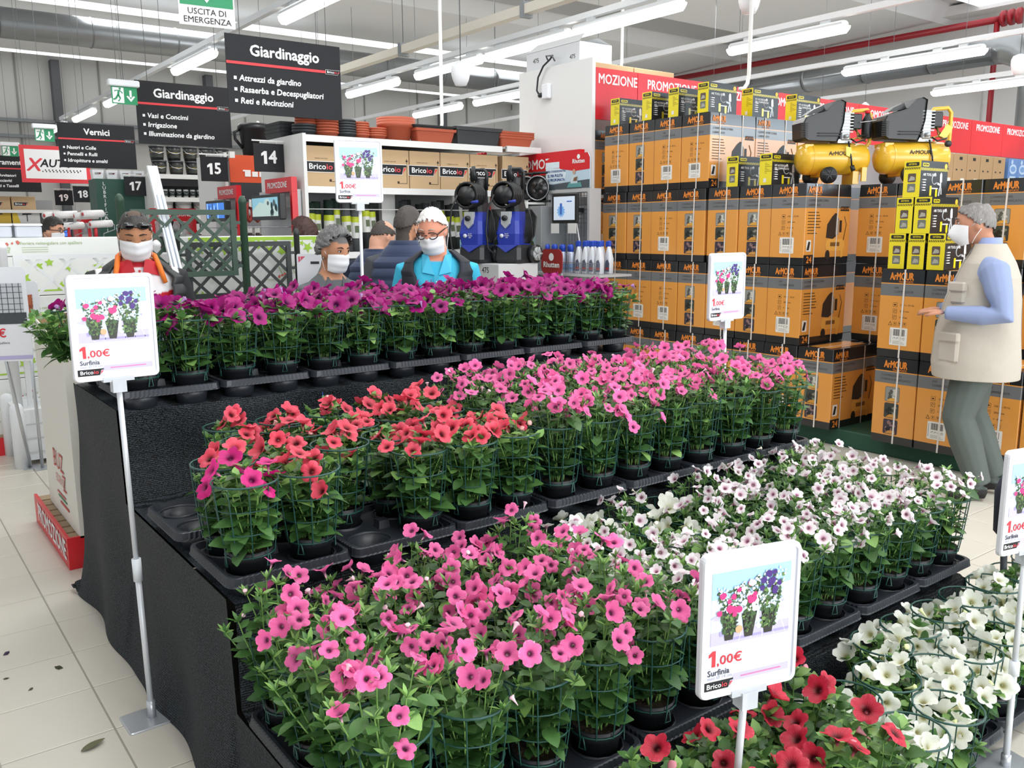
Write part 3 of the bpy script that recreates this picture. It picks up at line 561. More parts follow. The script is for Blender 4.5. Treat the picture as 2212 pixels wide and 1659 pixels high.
# ================================================================ planters, trellises and cartons at the left
PLW = M('planter_white', '#e6e8ea', .4); LEAFP = M('print_leaf', '#a3cc3f', .6); CARTW = M('carton_white', '#e9ebe8', .6); TXG = M('print_text_green', '#a9bd8a', .6); TXR = M('print_coral', '#cf6f62', .6)
def leaf_band(b, x0, x1, z0, z1, y, n, mi):
    for k in range(n):
        cx = x0+(k+.5+rnd.uniform(-.25, .25))*(x1-x0)/n; cz = rnd.uniform(z0+.02, z1-.02); s = rnd.uniform(.02, .045)
        P = []
        for i in range(10):
            a = 2*PI*i/10+k; r = s*(1 if i % 2 else .45); P.append((min(x1, max(x0, cx+r*math.cos(a))), min(z1, max(z0, cz+r*math.sin(a)))))
        b.plate(P, y-.0002*(k % 5), mi)
def white_carton(x, y, z, L, D, H, label, style, yaw=0):
    t = thing('planter_carton', label, 'carton', (x, y, z), yaw, 'white planter cartons', MB().bbox(0, L, 0, D, 0, H, 0, .004).mesh('planter_carton', CARTW))
    b = MB()
    if style == 0:
        obj('lettering', text_mesh('Fioriera rettangolare con spalliera', .022, TXG, bold=.02, align='LEFT'), t, (.26*L, -.002, H*.7)); letter('Italia', H*.5, M('script_green', '#b7c9a2', .6), t, L*.13, H*.4, -.002, shear=.4)
        for k in range(6): b.disc(L*(.1+.03*k), H*(.5+.05*k), .012, y=-.003, mi=1, n=5, wob=.5)
        for k in range(3): b.rect(L*.27, L*.42, H*(.45-.12*k), H*(.48-.12*k), -.002, 2)
    elif style == 1:
        b.rect(0, L, H*.1, H*.14, -.002, 0); leaf_band(b, 0, L, H*.12, H*.95, -.003, int(L*14), 0)
    else:
        leaf_band(b, 0, L, H*.72, H*.98, -.003, int(L*22), 0); b.rect(0, L, H*.94, H*.99, -.002, 0); leaf_band(b, 0, L, H*.02, H*.24, -.003, int(L*22), 0); b.rect(0, L, .005, H*.04, -.002, 0)
        letter('Italia', .07, M('script_green', '#b7c9a2', .6), t, L*.72, H*.5, -.002, shear=-.4, rot=0); letter('Fioriera rettangolare', .016, TXG, t, L*.62, H*.36, -.002)
        for k in range(5): b.disc(L*(.62+.02*k), H*(.4+.02*k), .012, y=-.003, mi=1, n=5, wob=.5)
    if b.f: obj('print', b.mesh('print', LEAFP, TXR, TXG), t)
    return t
white_carton(.72, 7.3, 1.44, 1.15, .5, .13, 'top white planter carton at the left with coral flower print', 0)
white_carton(.72, 7.3, 1.15, 1.15, .5, .285, 'white planter carton with green leaf print behind the white trellis', 1)
white_carton(.72, 7.3, .85, 1.15, .5, .295, 'third white planter carton down behind the white trellis', 0)
white_carton(.72, 7.3, .55, 1.15, .5, .295, 'fourth white planter carton down behind the white trellis', 1)
white_carton(.72, 7.3, .14, 1.15, .5, .405, 'lowest white planter carton behind the white trellis', 0)
for i in range(3):
    white_carton(1.83, 6.0, .14+i*.48, 1.0, .3, .475, ['lowest white carton of the stack behind the green trellis', 'middle white carton of the stack behind the green trellis', 'top white leaf printed carton behind the green trellis'][i], 2)
t = thing('promo_pallet', 'wooden pallet with red promotion skirt under the white planter cartons', 'pallet', (.5, 7.22, 0)); obj('skirt', MB().box(0, 1.4, 0, .02, 0, .13).mesh('skirt', RED), t); obj('deck', MB().box(0, 1.4, .02, .7, .1, .139).mesh('deck', M('pallet_wood', '#a89274', .8)), t); obj('lettering_patch', MB().rect(.02, .1, .03, .1, -.001).mesh('lettering_patch', SIGNW), t)
t = thing('pallet', 'wooden pallet under the white cartons behind the green trellis', 'pallet', (1.8, 5.98, 0), 0, None, MB().box(0, 1.06, 0, .34, .1, .139).box(0, 1.06, 0, .1, 0, .1).box(0, 1.06, .24, .34, 0, .1).mesh('pallet', M('pallet_wood', '#a89274', .8)))
def trellis(x, y, w, z0, z1, m, label, n=4, post=.03, planter=(.46, .4), name='planter_trellis'):
    t = thing(name, label, 'planter', (x, y, 0))
    for sx in (0, w): obj('post', MB().lathe([(post, .02), (post, z1+.04), (post*1.15, z1+.045), (post*1.05, z1+.065), (post*.6, z1+.085), (.004, z1+.09)], 12).mesh('post', m), t, (sx, 0, 0))
    a, c = post+.03, w-post-.03; q = .016
    obj('frame', MB().box(a+q*2, c-q*2, -.0115, .0115, z1-q*2, z1).box(a+q*2, c-q*2, -.0115, .0115, z0, z0+q*2).box(a, a+q*2, -.012, .012, z0, z1).box(c-q*2, c, -.012, .012, z0, z1).mesh('frame', m), t)
    for z in (z0+.06, (z0+z1)/2, z1-.08): obj('bracket', MB().box(0, a+.01, -.008, .008, z-.01, z+.01).box(c-.01, w, -.008, .008, z-.01, z+.01).mesh('bracket', m), t)
    W, H = c-a-2*q, z1-z0-2*q; p = W/n; ms = {}
    for dr in (1, -1):
        k = -math.ceil(H/p)
        while k <= n+math.ceil(H/p):
            # slat from the bottom at offset k*p going up with slope +-1, clipped to the panel
            u0, v0 = k*p, 0; u1, v1 = k*p+dr*H, H
            def cut(u, v, lo):
                pass
            lo, hi = 0, 1
            for bnd, sgn in ((0, 1), (W, -1)):
                f0, f1 = sgn*(u0-bnd), sgn*(u1-bnd)
                if f0 < 0 and f1 < 0: lo = 2
                elif f0 < 0: lo = max(lo, f0/(f0-f1))
                elif f1 < 0: hi = min(hi, f0/(f0-f1))
            if hi-lo > .05:
                A = Vector((u0+(u1-u0)*lo, 0, H*lo)); Bv = Vector((u0+(u1-u0)*hi, 0, H*hi)); d = (Bv-A).normalized(); nn = Vector((-d.z, 0, d.x))*.0095; yy = -.004*dr
                pts = [A-nn, Bv-nn, Bv+nn, A+nn]; s = MB().slab([(v.x+a+q, v.z+z0+q) for v in pts], yy-.005, yy+.005)
                obj('slat', s.mesh('slat', m), t)
            k += 1
    if planter:
        d, h = planter; b = MB()
        b.loft([[(px, py, z) for px, py in rrect(-.02+i, w+.02-i, -.05+i, d-.05-i, .03, 2)] for z, i in ((.04, .02), (h, 0), (h, .03), (h-.06, .04))]); obj('trough', b.mesh('trough', m), t)
        for sx in (-.02, w+.02):
            for sy in (-.05, d-.05): obj('corner_post', MB().lathe([(.045, 0), (.045, h+.02), (.03, h+.05), (.005, h+.06)], 12).mesh('corner_post', m), t, (sx, sy, 0))
        for k in range(1, 4): obj('groove', MB().box(.03, w-.03, -.052, -.049, h*k/4-.004, h*k/4+.004).box(-.022, -.018, .0, d-.1, h*k/4-.004, h*k/4+.004).mesh('groove', M('groove_grey', '#bfc2c4', .6) if m is PLW else m), t)
    return t
TRG = M('trellis_green', '#2c4637', .45); TRB = M('trellis_black', '#2f3433', .45)
trellis(.84, 6.8, 1.0, .42, 1.46, PLW, 'white planter with white lattice panel beside the tall white carton', 4)
trellis(1.33, 5.62, .74, 1.33, 1.745, TRG, 'dark green lattice trellis between round posts behind the man in red', 5, .024, (.2, .3))
trellis(1.72, 5.88, .82, 1.17, 1.54, TRB, 'black lattice trellis low behind the purple flowers', 5, .02, None)
# translucent boxes
for k in range(2):
    p = atd(18+k*45, 510, 7.9); t = thing('storage_box', ['clear storage box at the left edge on the white cartons', 'clear storage box beside the dark haired man in the far aisle'][k], 'storage box', (.82+k*.2, 7.45, 1.572), 0, 'clear storage boxes')
    obj('body', MB().bbox(0, .18, 0, .3, 0, .085, 0, .01).mesh('body', M('clear_plastic', '#d8dde8', .15, alpha=.75)), t); obj('lid', MB().bbox(-.005, .185, -.005, .305, .085, .1, 0, .004).mesh('lid', WHITE2), t)
# price stands at the left
def stand(base, top, name, label, parts):
    t = thing(name, label, 'price stand', base)
    return t
PRW = M('price_print', '#eef0fb', .35); FRW = M('frame_white', '#e2e4ea', .25)
POLE = M('pole_grey', '#c3c7cc', .3, .6)
for (bx, by), (tx, ty), d, w, h, lab, kind in (((67, 1010), (2, 680), 5.2, .3, .56, 'large price stand at the left edge showing a dark trellis planter', 0), ((92, 1012), (56, 668), 5.7, .17, .36, 'narrow price stand showing terracotta troughs beside the white carton', 1)):
    B = atz(bx, by, 0); T = atd(tx, ty, d); t = thing('price_stand', lab, 'price stand', B)
    rel = T-B; yaw = math.radians(-30 if kind else -20)
    obj('base_plate', MB().box(-.05, .05, -.06, .06, 0, .006+.002*kind).mesh('base_plate', POLE), t); obj('pole', MB().tube([(0, 0, .005), rel-Vector((0, 0, h/2-.01))], .011, 8).mesh('pole', POLE), t)
    pl = obj('plate', MB().slab(rrect(-w/2, w/2, -h/2, h/2, .015), -.006, .006).mesh('plate', FRW), t, rel, (0, 0, yaw))
    b = MB()
    if kind == 0:
        b.rect(-.02, w*.42, -h*.1, h*.33, -.008, 0); b.rect(-.03, w*.46, -h*.1, h*.02, -.009, 1)
        for q in range(5): b.rect(-.02+q*.032, -.016+q*.032, 0, h*.33, -.009, 2); b.rect(-.02, w*.42, h*(.05+q*.06), h*(.056+q*.06), -.009, 2)
        b.rect(-w*.5, w*.5, -h*.48, -h*.44, -.008, 3)
    else:
        for q in range(4): b.plate([(-.05, -.02+q*.022), (.04, -.04+q*.022), (.05, .03+q*.022), (-.06, .02+q*.022)], -.008-.0005*q, 4 if q % 2 else 5)
        b.plate([(-w*.4, h*.32), (-w*.15, h*.44), (-w*.4, h*.44)], -.008, 6); b.rect(-w*.1, w*.45, -h*.44, -h*.4, -.008, 3)
    obj('print', b.mesh('print', M('pr_grey', '#b8bcc2', .5), M('pr_dark', '#3c4248', .5), M('pr_dk2', '#4a5057', .5), M('pr_lilac', '#b5aed6', .5), M('pr_terra', '#b0603f', .6), M('pr_terra2', '#8e4a32', .6), RED), pl)
    letter('9,90' if kind else '00€', .035 if kind else .05, RED, pl, -w*.12, -h*.2, -.009, bold=.03); letter('Cassetta' if kind else 'con spalliera', .014, PRINTK, pl, -w*.05, -h*.3, -.009)
# tall white carton on the promotion pallet
t = thing('tall_carton', 'tall open white carton with red printed logo beside the black netting', 'carton', (.76, 4.5, .15)); W, D, H = .19, .78, .95
b = MB(); th = .006
P0 = [(0, 0), (W, 0), (W, D), (0, D)]
b.loft([[(x, y, 0) for x, y in P0], [(x, y, H+(.08 if y else -.03)) for x, y in P0], [(x+th*(1 if x == 0 else -1), y+th*(1 if y == 0 else -1), H+(.08 if y else -.03)) for x, y in P0], [(x+th*(1 if x == 0 else -1), y+th*(1 if y == 0 else -1), .3) for x, y in P0]])
b.mi = [0]*len(b.mi)
for i in range(9, len(b.f)-1): b.mi[i] = 1
obj('walls', b.mesh('walls', M('carton_offwhite', '#e2dfd6', .7), CARD), t)
pr = obj('print', MB().rect(.34, .56, .07, .085, 0, 0).rect(.3, .52, .1, .112, 0, 1).rect(.28, .5, .12, .13, 0, 0).mesh('print', M('pr_redbox', '#c2483f', .6), M('pr_greenbox', '#4d8a63', .6)), t, (-.003, D, 0), (0, 0, NX))
letter('BUZ', .1, M('pr_redbox', '#c2483f', .6), pr, .38, .3, -.001, bold=.0); letter('Z', .09, M('pr_redbox', '#c2483f', .6), pr, .5, .2, -.001); letter('ESSENZE', .045, M('pr_pinkbox', '#d08a82', .6), pr, .4, .2, -.001)
t = thing('promo_pallet', 'pallet with red promotion skirt under the tall white carton', 'pallet', (.7, 5.42, 0), NX)
obj('skirt', MB().box(0, .92, 0, .015, 0, .16).mesh('skirt', RED), t); letter('PROMOZIONE', .1, SIGNW, t, .5, .085, -.003, bold=.035, width=.76); obj('end_skirt', MB().box(.905, .92, .015, .26, 0, .16).mesh('end_skirt', RED), t)
for k in range(8): obj('slat', MB().box(.02+k*.112, .11+k*.112, .02, .26, .12, .148).mesh('slat', M('pallet_wood', '#a89274', .8)), t)
# leaning white profile
A, Bp = atd(385, 590, 5.25), atd(329, 358, 5.5); t = thing('plastic_profile', 'long white plastic profile leaning behind the man in the red jersey', 'profile', A); dv = Bp-A
low = A-dv*(A.z/dv.z)
obj('bar', MB().loft([[tuple(low-A+q) for q in (Vector((-.03, 0, 0)), Vector((.03, 0, 0)), Vector((.03, .03, 0)), Vector((-.03, .03, 0)))], [tuple(dv+q) for q in (Vector((-.03, 0, 0)), Vector((.03, 0, 0)), Vector((.03, .03, 0)), Vector((-.03, .03, 0)))]]).mesh('bar', M('profile_white', '#dfe3e8', .3)), t)
b = MB()
for o in (-.015, .012): b.tube([dv*.02+Vector((o, -.004, 0)), dv*.72+Vector((o, -.004, 0))], .004, 4)
obj('groove', b.mesh('groove', M('groove_blue', '#b4bccb', .4)), t); obj('barcode_sticker', MB().rect(-.02, .02, -.03, .03, 0).mesh('barcode_sticker', LABW), t, dv*.8+Vector((0, -.004, 0)))
c = atd(668, 585, 5.2); t = thing('price_card', 'small white price card with red corner left of the grey haired woman', 'price card', c, math.radians(-30)); obj('plate', MB().slab(rrect(-.07, .07, -.11, .1, .01), 0, .01).mesh('plate', FRW), t)
obj('red_corner', MB().plate([(-.06, .05), (-.02, .085), (-.06, .085)], -.002).mesh('red_corner', M('pr_pink', '#d8506a', .5)), t); letter('1', .02, SIGNW, t, -.048, .073, -.003); obj('lattice_print', MB().rect(.01, .06, .04, .055, -.002).mesh('lattice_print', DARK), t); obj('pole', MB().tube([(0, .012, -.1), (0, .012, -c.z)], .01, 8).mesh('pole', POLE), t)
# ================================================================ high shelf row with red header, wall panel end
HX, HY = 5.7, 6.33
t = thing('tall_shelf_row', 'tall shelf row with red promotion header and white end panel', 'shelf', (0, 0, 0))
obj('end_panel', MB().box(HX, HX+.04, 6.31, 7.42, .1, 3.17).mesh('end_panel', WHITE), t)
obj('back_panel', MB().box(HX+.04, 17, 6.95, 7.0, .1, 3.0).mesh('back_panel', M('back_grey', '#8f9092', .6)), t)
for z in (.12, .75, 1.35, 1.93): obj('shelf_board', MB().box(HX+.04, 17, HY+.02, 6.95, z-.03, z).mesh('shelf_board', GREY), t)
x = 6.292-.945; k = 0
while x < 16.5:
    x0 = max(x, HX+.045); p = obj('header_panel', MB().box(x0, x+.938, HY-.02, HY, 2.62, 3.085).mesh('header_panel', RED), t)
    obj('lettering', text_mesh('PROMOZIONE' if k else 'MOZIONE', .09, SIGNW, bold=.03, width=.7 if k else .5), p, (x+.13+.35 if k else x+.68, HY-.022, 2.985))
    x += .945; k += 1
for q in range(2):
    thing('long_carton', ['left brown carton on the red header beside the white panel', 'right brown carton on the red header beside the white panel'][q], 'carton', (HX+.06+q*.57, 6.4, 3.001), 0, 'brown cartons above the red header', MB().bbox(0, .56, 0, .4, 0, .15, 0, .004).mesh('long_carton', CARD))
# socket with cable on the end panel
s = thing('power_socket', 'white power socket with a looped black cable on the tall white panel', 'socket', (HX-.001, 6.95, 2.93), NX)
obj('box', MB().bbox(-.05, .05, -.05, 0, -.06, .08, 0, .008).mesh('box', WHITE2), s); obj('plug', MB().tube([(-.09, -.04, -.02), (-.04, -.04, -.02)], .024, 8).mesh('plug', BLACK), s)
obj('cable', MB().tube([(-.09, -.04, -.02), (-.12, -.05, .03), (-.1, -.05, .15), (-.03, -.04, .25), (.06, -.03, .3), (.08, -.01, .34)], .009, 6).mesh('cable', BLACK), s)
obj('clip', MB().tube([(.0, 0, .29), (.0, -.03, .34), (.09, -.03, .33), (.1, 0, .28)], .008, 6).mesh('clip', M('steel_dark', '#6e7173', .4, .5)), s)
# open white carton standing above the panel
WC = M('carton_white2', '#d9dbdd', .6)
t = thing('washer_carton', 'open white pressure washer carton standing behind the tall white panel', 'carton', (HX+.06, 7.38, 3.03), NX)
obj('body', MB().bbox(0, .82, 0, .42, 0, .33, 0, .006).mesh('body', WC), t)
for pts in ([(0, .0, .33), (.82, .0, .33), (.78, .1, .42), (.06, .1, .42)], [(0, 0, .33), (.06, .1, .42), (.06, .32, .42), (0, .42, .33)], [(0, .42, .33), (.82, .42, .33), (.75, .3, .4), (.05, .3, .41)]): obj('flap', MB().add(pts+[(p[0], p[1], p[2]-.004) for p in pts], [(0, 1, 2, 3), (7, 6, 5, 4)]).mesh('flap', WC), t)
b = MB()
for k in range(3): b.rect(.03+k*.1, .1+k*.1, .03, .15, -.002, k % 2); b.disc(.065+k*.1, .09, .025, .04, -.003, 1-k % 2, 8)
obj('print', b.mesh('print', M('print_navy', '#28304f', .5), M('print_pale', '#b9c3d6', .5)), t); letter('475', .045, PRINTK, t, .16, .24, -.002); letter('475', .04, PRINTK, t, .72, .2, -.002)
# promotion shelf below the panel
e = thing('promo_endcap', 'promotion shelf end below the tall white panel with red header', 'display', (5.62, 7.42, 0), NX)
obj('header', MB().box(.44, 1.1, -.06, 0, 2.13, 2.34).box(0, .44, -.06, 0, 2.13, 2.34).mesh('header', RED), e); letter('PROMOZIONE', .095, SIGNW, e, .56, 2.23, -.063, bold=.03, width=.86)
for z in (.12, 1.14, 1.86): obj('shelf_board', MB().box(0, .78, -.42, 0, z-.02, z).box(0, .78, -.44, -.42, z-.055, z+.01).mesh('shelf_board', WHITE), e)
for z in (1.965, 2.395): obj('upper_board', MB().box(-.2, .44, -.42, 0, z-.02, z).box(.43, .455, -.42, 0, z-.05, z+.005).mesh('upper_board', WHITE), e)
obj('uprights', MB().box(0, .03, -.03, .04, 0, 2.2).box(1.07, 1.1, -.03, .04, 0, 2.2).mesh('uprights', GREY), e)
obj('flag', MB().lathe([(.004, -.006), (.055, -.006), (.055, .006), (.004, .006)], 14).xf(Matrix.Rotation(PI/2, 4, 'X')).mesh('flag', RED), e, (.17, -.46, 1.8))
# cable reels and bottles on the upper board (local frame of the end: x from left to right, y away)
def onend(x, y, z): return (5.62+y, 7.42-x, z)
def cable_reel(x, label):
    t = thing('cable_reel', label, 'cable reel', onend(x, -.25, 1.862), NX+.5, 'cable reels')
    obj('drum', MB().tube([(0, -.07, .13), (0, .07, .13)], .085, 16).mesh('drum', BLACK), t)
    for y in (-.075, .075): obj('flange', MB().tube([(0, y-.006, .13), (0, y+.006, .13)], .118, 20).mesh('flange', M('reel_black', '#141516', .25)), t)
    for q in range(4): obj('socket', MB().tube([(.05*math.cos(q*PI/2+.7), -.083, .13+.05*math.sin(q*PI/2+.7)), (.05*math.cos(q*PI/2+.7), -.09, .13+.05*math.sin(q*PI/2+.7))], .022, 10).mesh('socket', M('socket_dark', '#2f2a2a', .4)), t)
    obj('rim', MB().tube([(.112*math.cos(a), -.083, .13+.112*math.sin(a)) for a in [2*PI*i/20 for i in range(20)]], .006, 5, closed=True).mesh('rim', STEEL), t)
    obj('frame', MB().tube([(-.1, 0, 0), (-.11, 0, .2), (-.08, 0, .275), (.1, 0, .275)], .012, 6).tube([(-.1, 0, .01), (.1, 0, .01)], .012, 6).mesh('frame', BLACK), t)
for q in range(3): cable_reel(.42+q*.17, ['black cable reel nearest to the blue washers', 'middle black cable reel on the promotion shelf', 'black cable reel partly behind the cleaning poster'][q])
for q in range(3):
    t = thing('white_bottle', ['white bottle with red and black label on the promotion shelf, left', 'white bottle with red and black label on the promotion shelf, middle', 'white bottle with red and black label, half behind the washer'][q], 'bottle', onend(.05+q*.1, -.28, 1.862), NX, 'white bottles on the promotion shelf')
    obj('body', MB().loft([[(x, y, z) for x, y in rrect(-w, w, -.03, .03, .015, 2)] for z, w in ((0, .04), (.01, .045), (.19, .045), (.23, .03), (.25, .018), (.28, .018))], 0, True).mesh('body', WHITE2), t)
    obj('cap', MB().lathe([(.022, .27), (.022, .31), (.015, .315)], 10).mesh('cap', WHITE2), t); obj('label', MB().rect(-.035, .035, .03, .16, -.032, 0).rect(-.035, .035, .03, .07, -.033, 1).rect(-.03, .02, .08, .13, -.033, 2).mesh('label', M('lab_black', '#2a2524', .5), M('lab_red', '#c7432f', .5), M('lab_grey', '#8b8784', .5)), t)
t = thing('spray_rack', 'blue wire rack with red capped spray cans above the white bottles', 'rack', onend(-.03, -.42, 2.12), NX)
obj('basket', MB().box(-.06, .16, -.05, .05, 0, .06).mesh('basket', M('rack_blue', '#24336b', .4)), t)
for q in range(3): obj('can', MB().lathe([(.024, 0), (.024, .16), (.018, .18)], 10).mesh('can', M('can_grey', '#a9adb5', .3, .4)), t, (q*.055, 0, .02)); obj('cap', MB().lathe([(.018, .18), (.02, .22), (.01, .225)], 8).mesh('cap', RED), t, (q*.055, 0, .02))
GC = M('carton_grey', '#8d9092', .6); GC2 = M('carton_pale', '#c3c5c7', .6)
def wcart(x, y, z, W, D, H, label, m=GC, pic=True, at=None):
    t = thing('washer_carton', label, 'carton', at or onend(x, y, z), NX, 'grey pressure washer cartons', MB().bbox(0, W, 0, D, 0, H, 0, .005).mesh('washer_carton', m))
    letter('475', .05, PRINTK, t, W*.6, H*.8, -.002)
    if pic: obj('picture', MB().rect(W*.3, W*.8, H*.32, H*.62, -.002, 0).plate([(W*.3, H*.32), (W*.8, H*.32), (W*.8, H*.4), (W*.3, H*.42)], -.003, 1).disc(W*.6, H*.47, .06, .05, -.003, 2).mesh('picture', M('pic_sky', '#8fa3a8', .5), M('pic_lawn', '#4e6a35', .5), M('pic_tree', '#2f3f26', .5)), t)
    return t
wcart(.02, -.4, 1.142, .36, .36, .68, 'grey washer carton on the promotion shelf behind the left blue washer'); wcart(.55, -.4, 1.142, .4, .36, .68, 'grey washer carton on the promotion shelf between washers and grey stand')
BASEZ = atd(1112, 568, 7.55).z
WX, WY = 4.33, 6.88
for q in range(2):
    wcart(0, 0, 0, .47, .42, .28, ['low pale carton under the left blue washer', 'low pale carton under the right blue washer'][q], GC2, False, (WX, WY-q*.48, BASEZ-.28))
    for r_ in range(2): h_ = (BASEZ-.282)/2; wcart(0, 0, 0, .47, .42, h_-.002, '%s %s carton of the washer plinth' % (['lowest', 'middle'][r_], ['left', 'right'][q]), GC2, False, (WX, WY-q*.48, r_*h_+.001))
# pressure washers
BLUE = M('washer_blue', '#2438a0', .35); GUN = M('washer_dark', '#26292c', .4); LG = M('washer_grey', '#a8abad', .4)
def washer(x, y, yaw, label):
    t = thing('pressure_washer', label, 'pressure washer', (x, y, BASEZ+.002), NX+yaw, 'blue pressure washers', scale=(.9, .9, .77))
    def sec(z, w, d0, d1): return [(x, y, z) for x, y in ((-w, d0+.03), (-w+.03, d0), (w-.03, d0), (w, d0+.03), (w, d1), (-w, d1))]
    obj('base', MB().loft([sec(0, .13, -.11, .12), sec(.04, .145, -.13, .13), (sec(.17, .14, -.12, .12)), sec(.2, .13, -.11, .11)]).mesh('base', GUN), t)
    b = MB(); b.loft([sec(.2, .12, -.125, .1), sec(.32, .135, -.14, .1), sec(.46, .12, -.12, .09), sec(.56, .1, -.08, .08)]); b.loft([[(-.12, -.126, .2), (.12, -.126, .2), (.0, -.145, .12)], [(-.12, -.1, .2), (.12, -.1, .2), (0, -.11, .12)]])
    obj('blue_shell', b.mesh('blue_shell', BLUE), t)
    obj('grey_panel', MB().slab([(-.045, .43), (0, .38), (.045, .43), (.045, .56), (-.045, .56)], -.15, -.1).mesh('grey_panel', LG), t); obj('switch', MB().tube([(0, -.165, .49), (0, -.145, .49)], .03, 14).mesh('switch', BLACK), t)
    obj('column', MB().loft([sec(.54, .09, -.07, .1), sec(.66, .06, -.04, .1), sec(.86, .055, .0, .09), (sec(.93, .05, .02, .08))]).mesh('column', GUN), t)
    obj('handle', MB().tube([(-.075, .05, .82), (-.085, .03, .98), (-.06, .02, 1.02), (.07, .02, 1.02), (.09, .04, .98), (.075, .05, .8)], .018, 8).mesh('handle', GUN), t)
    obj('hose_reel', MB().tube([(-.03, -.14, .74), (-.03, .01, .74)], .1, 18).mesh('hose_reel', BLACK), t)
    b = MB()
    for q in range(5): b.tube([(-.03+.125*math.cos(a), -.13+.03*q, .74+.135*math.sin(a)) for a in [2*PI*i/18 for i in range(18)]], .015, 6, closed=True)
    obj('hose', b.mesh('hose', M('hose_black', '#121314', .4)), t)
    obj('crank', MB().tube([(.06, -.17, .66), (.13, -.17, .67)], .016, 8).mesh('crank', BLUE), t)
    obj('loose_hose', MB().tube([(-.1, -.1, .84), (-.17, -.18, .6), (-.18, -.2, .35), (-.16, -.2, .16), (-.1, -.17, .1)], .01, 6).mesh('loose_hose', M('hose_black', '#121314', .4)), t)
    b = MB()
    for q in range(6): b.tube([(.15+.012*q, -.02-.01*q, .58), (.17+.012*q, -.05, .45), (.16+.016*q, -.05, .3), (.15+.01*q, -.04, .22), (.19+.01*q, -.02, .3), (.19+.012*q, 0, .5), (.15+.012*q, -.02, .58)], .008, 5)
    obj('cable', b.mesh('cable', M('hose_black', '#121314', .4)), t)
    for sx in (-1, 1):
        w = obj('wheel', MB().tube([(sx*.15, .1, .1), (sx*.2, .1, .1)], .1, 20).mesh('wheel', BLACK), t)
        b = MB(); b.tube([(sx*.201, .1, .1), (sx*.204, .1, .1)], .075, 20)
        for q in range(5):
            a = 2*PI*q/5; b.tube([(sx*.21, .1, .1), (sx*.21, .1+.075*math.cos(a), .1+.075*math.sin(a))], .012, 5)
        obj('rim', b.mesh('rim', LG), w)
    obj('emblem', MB().tube([(-.045, -.14, .3), (-.045, -.143, .3)], .022, 14).mesh('emblem', M('emblem_pale', '#d8dcea', .4)), t)
    for k, s in enumerate(('BLUE', 'CLEAN', '475')): letter(s, .013, SIGNW, t, .015, .32-.02*k, -.147)
    obj('lance', MB().tube([(-.03, .02, .9), (-.04, .0, 1.06)], [.03, .02], 8).mesh('lance', GUN), t)
for px, d, lab, yw in ((1032, 7.6, 'left blue and black pressure washer, half behind the old man in the navy vest', .35), (1110, 7.52, 'right blue and black pressure washer beside the grey display stand', .35)):
    p = atd(px, 565, d); o = washer(p.x, p.y, yw, lab)
p = atd(1053, 560, 7.25); t = thing('detergent_box', 'pale blue and red detergent box between the two blue washers', 'box', (WX+.01, 6.44, BASEZ+.001), NX+.2, None, MB().bbox(-.07, .07, 0, .06, 0, .2, 0, .006).mesh('detergent_box', M('det_blue', '#9fd3e6', .4)))
obj('print', MB().disc(0, .12, .045, y=-.002, mi=0, n=14).disc(0, .12, .02, y=-.003, mi=1, n=10).plate([(-.07, .02), (.07, .04), (.07, .06), (-.07, .035)], -.002, 1).mesh('print', SIGNW, RED), t)

# grey cleaning product stand
r = thing('product_stand', 'grey wire product stand with cleaning poster at the corner of the box stack', 'display', (5.42, 6.62, 0), NX)
W = .62
obj('frame', MB().box(0, .035, -.02, .12, 0, 1.2).box(W-.03, W, -.02, .12, 0, 1.2).box(0, .035, -.02, .12, 1.22, 1.94).box(W-.03, W, -.02, .12, 1.22, 1.94).box(0, W, -.02, .12, 1.94, 1.97).box(0, W, -.35, .12, 1.2, 1.22).mesh('frame', GREY), r)
b = MB()
for q in range(14): b.box(.04+q*.042, .044+q*.042, .09, .094, 1.22, 1.94)
for q in range(18): b.box(.035, W-.03, .09, .094, 1.23+q*.04, 1.234+q*.04)
obj('wire_back', b.mesh('wire_back', STEEL), r); obj('white_card', MB().box(.1, W-.05, .1, .105, 1.24, 1.9).mesh('white_card', M('card_dull', '#b9bcc0', .6)), r)
b = MB()
for q in range(5): b.rect(.035, .1+.02*(q % 2), 1.25+q*.1, 1.31+q*.1, .02)
obj('mesh_side', b.mesh('mesh_side', M('side_dark', '#4a4d50', .5)), r)
po = obj('poster', MB().slab([(0, 1.975), (W, 1.975), (W, 2.24), (W-.03, 2.285), (.1, 2.285), (.0, 2.24)], -.02, -.01).mesh('poster', M('poster_sky', '#bcd3e2', .5)), r)
b = MB(); b.plate([(.0, 2.17), (.2, 2.16), (.42, 2.13), (W, 2.14), (W, 2.24), (W-.03, 2.285), (.1, 2.285), (0, 2.24)], -.021, 0); b.plate([(0, 2.02), (.28, 2.04), (.3, 2.12), (.2, 2.165), (0, 2.175)], -.022, 1); b.plate([(0, 1.976), (W, 1.976), (W, 2.05), (.4, 2.04), (.1, 2.02), (0, 2.03)], -.0215, 2)
b.plate([(.31, 1.985), (.52, 1.985), (.5, 2.03), (.42, 2.02), (.34, 2.03)], -.024, 3); b.plate([(.36, 2.02), (.46, 2.02), (.45, 2.1), (.37, 2.1)], -.025, 4); b.disc(.41, 2.125, .02, .024, -.026, 5, 10); b.plate([(.4, 2.04), (.45, 2.04), (.46, 2.08), (.41, 2.07)], -.026, 6)
b.rect(.0, .2, 2.17, 2.225, -.023, 1)
obj('print', b.mesh('print', RED, M('poster_pale', '#d9e7ef', .5), M('poster_sofa', '#4a545b', .5), M('poster_teal', '#5c9c9c', .5), M('poster_shirt', '#c5d6da', .5), M('poster_skin', '#c89f86', .5), M('poster_book', '#7a5a42', .5)), po)
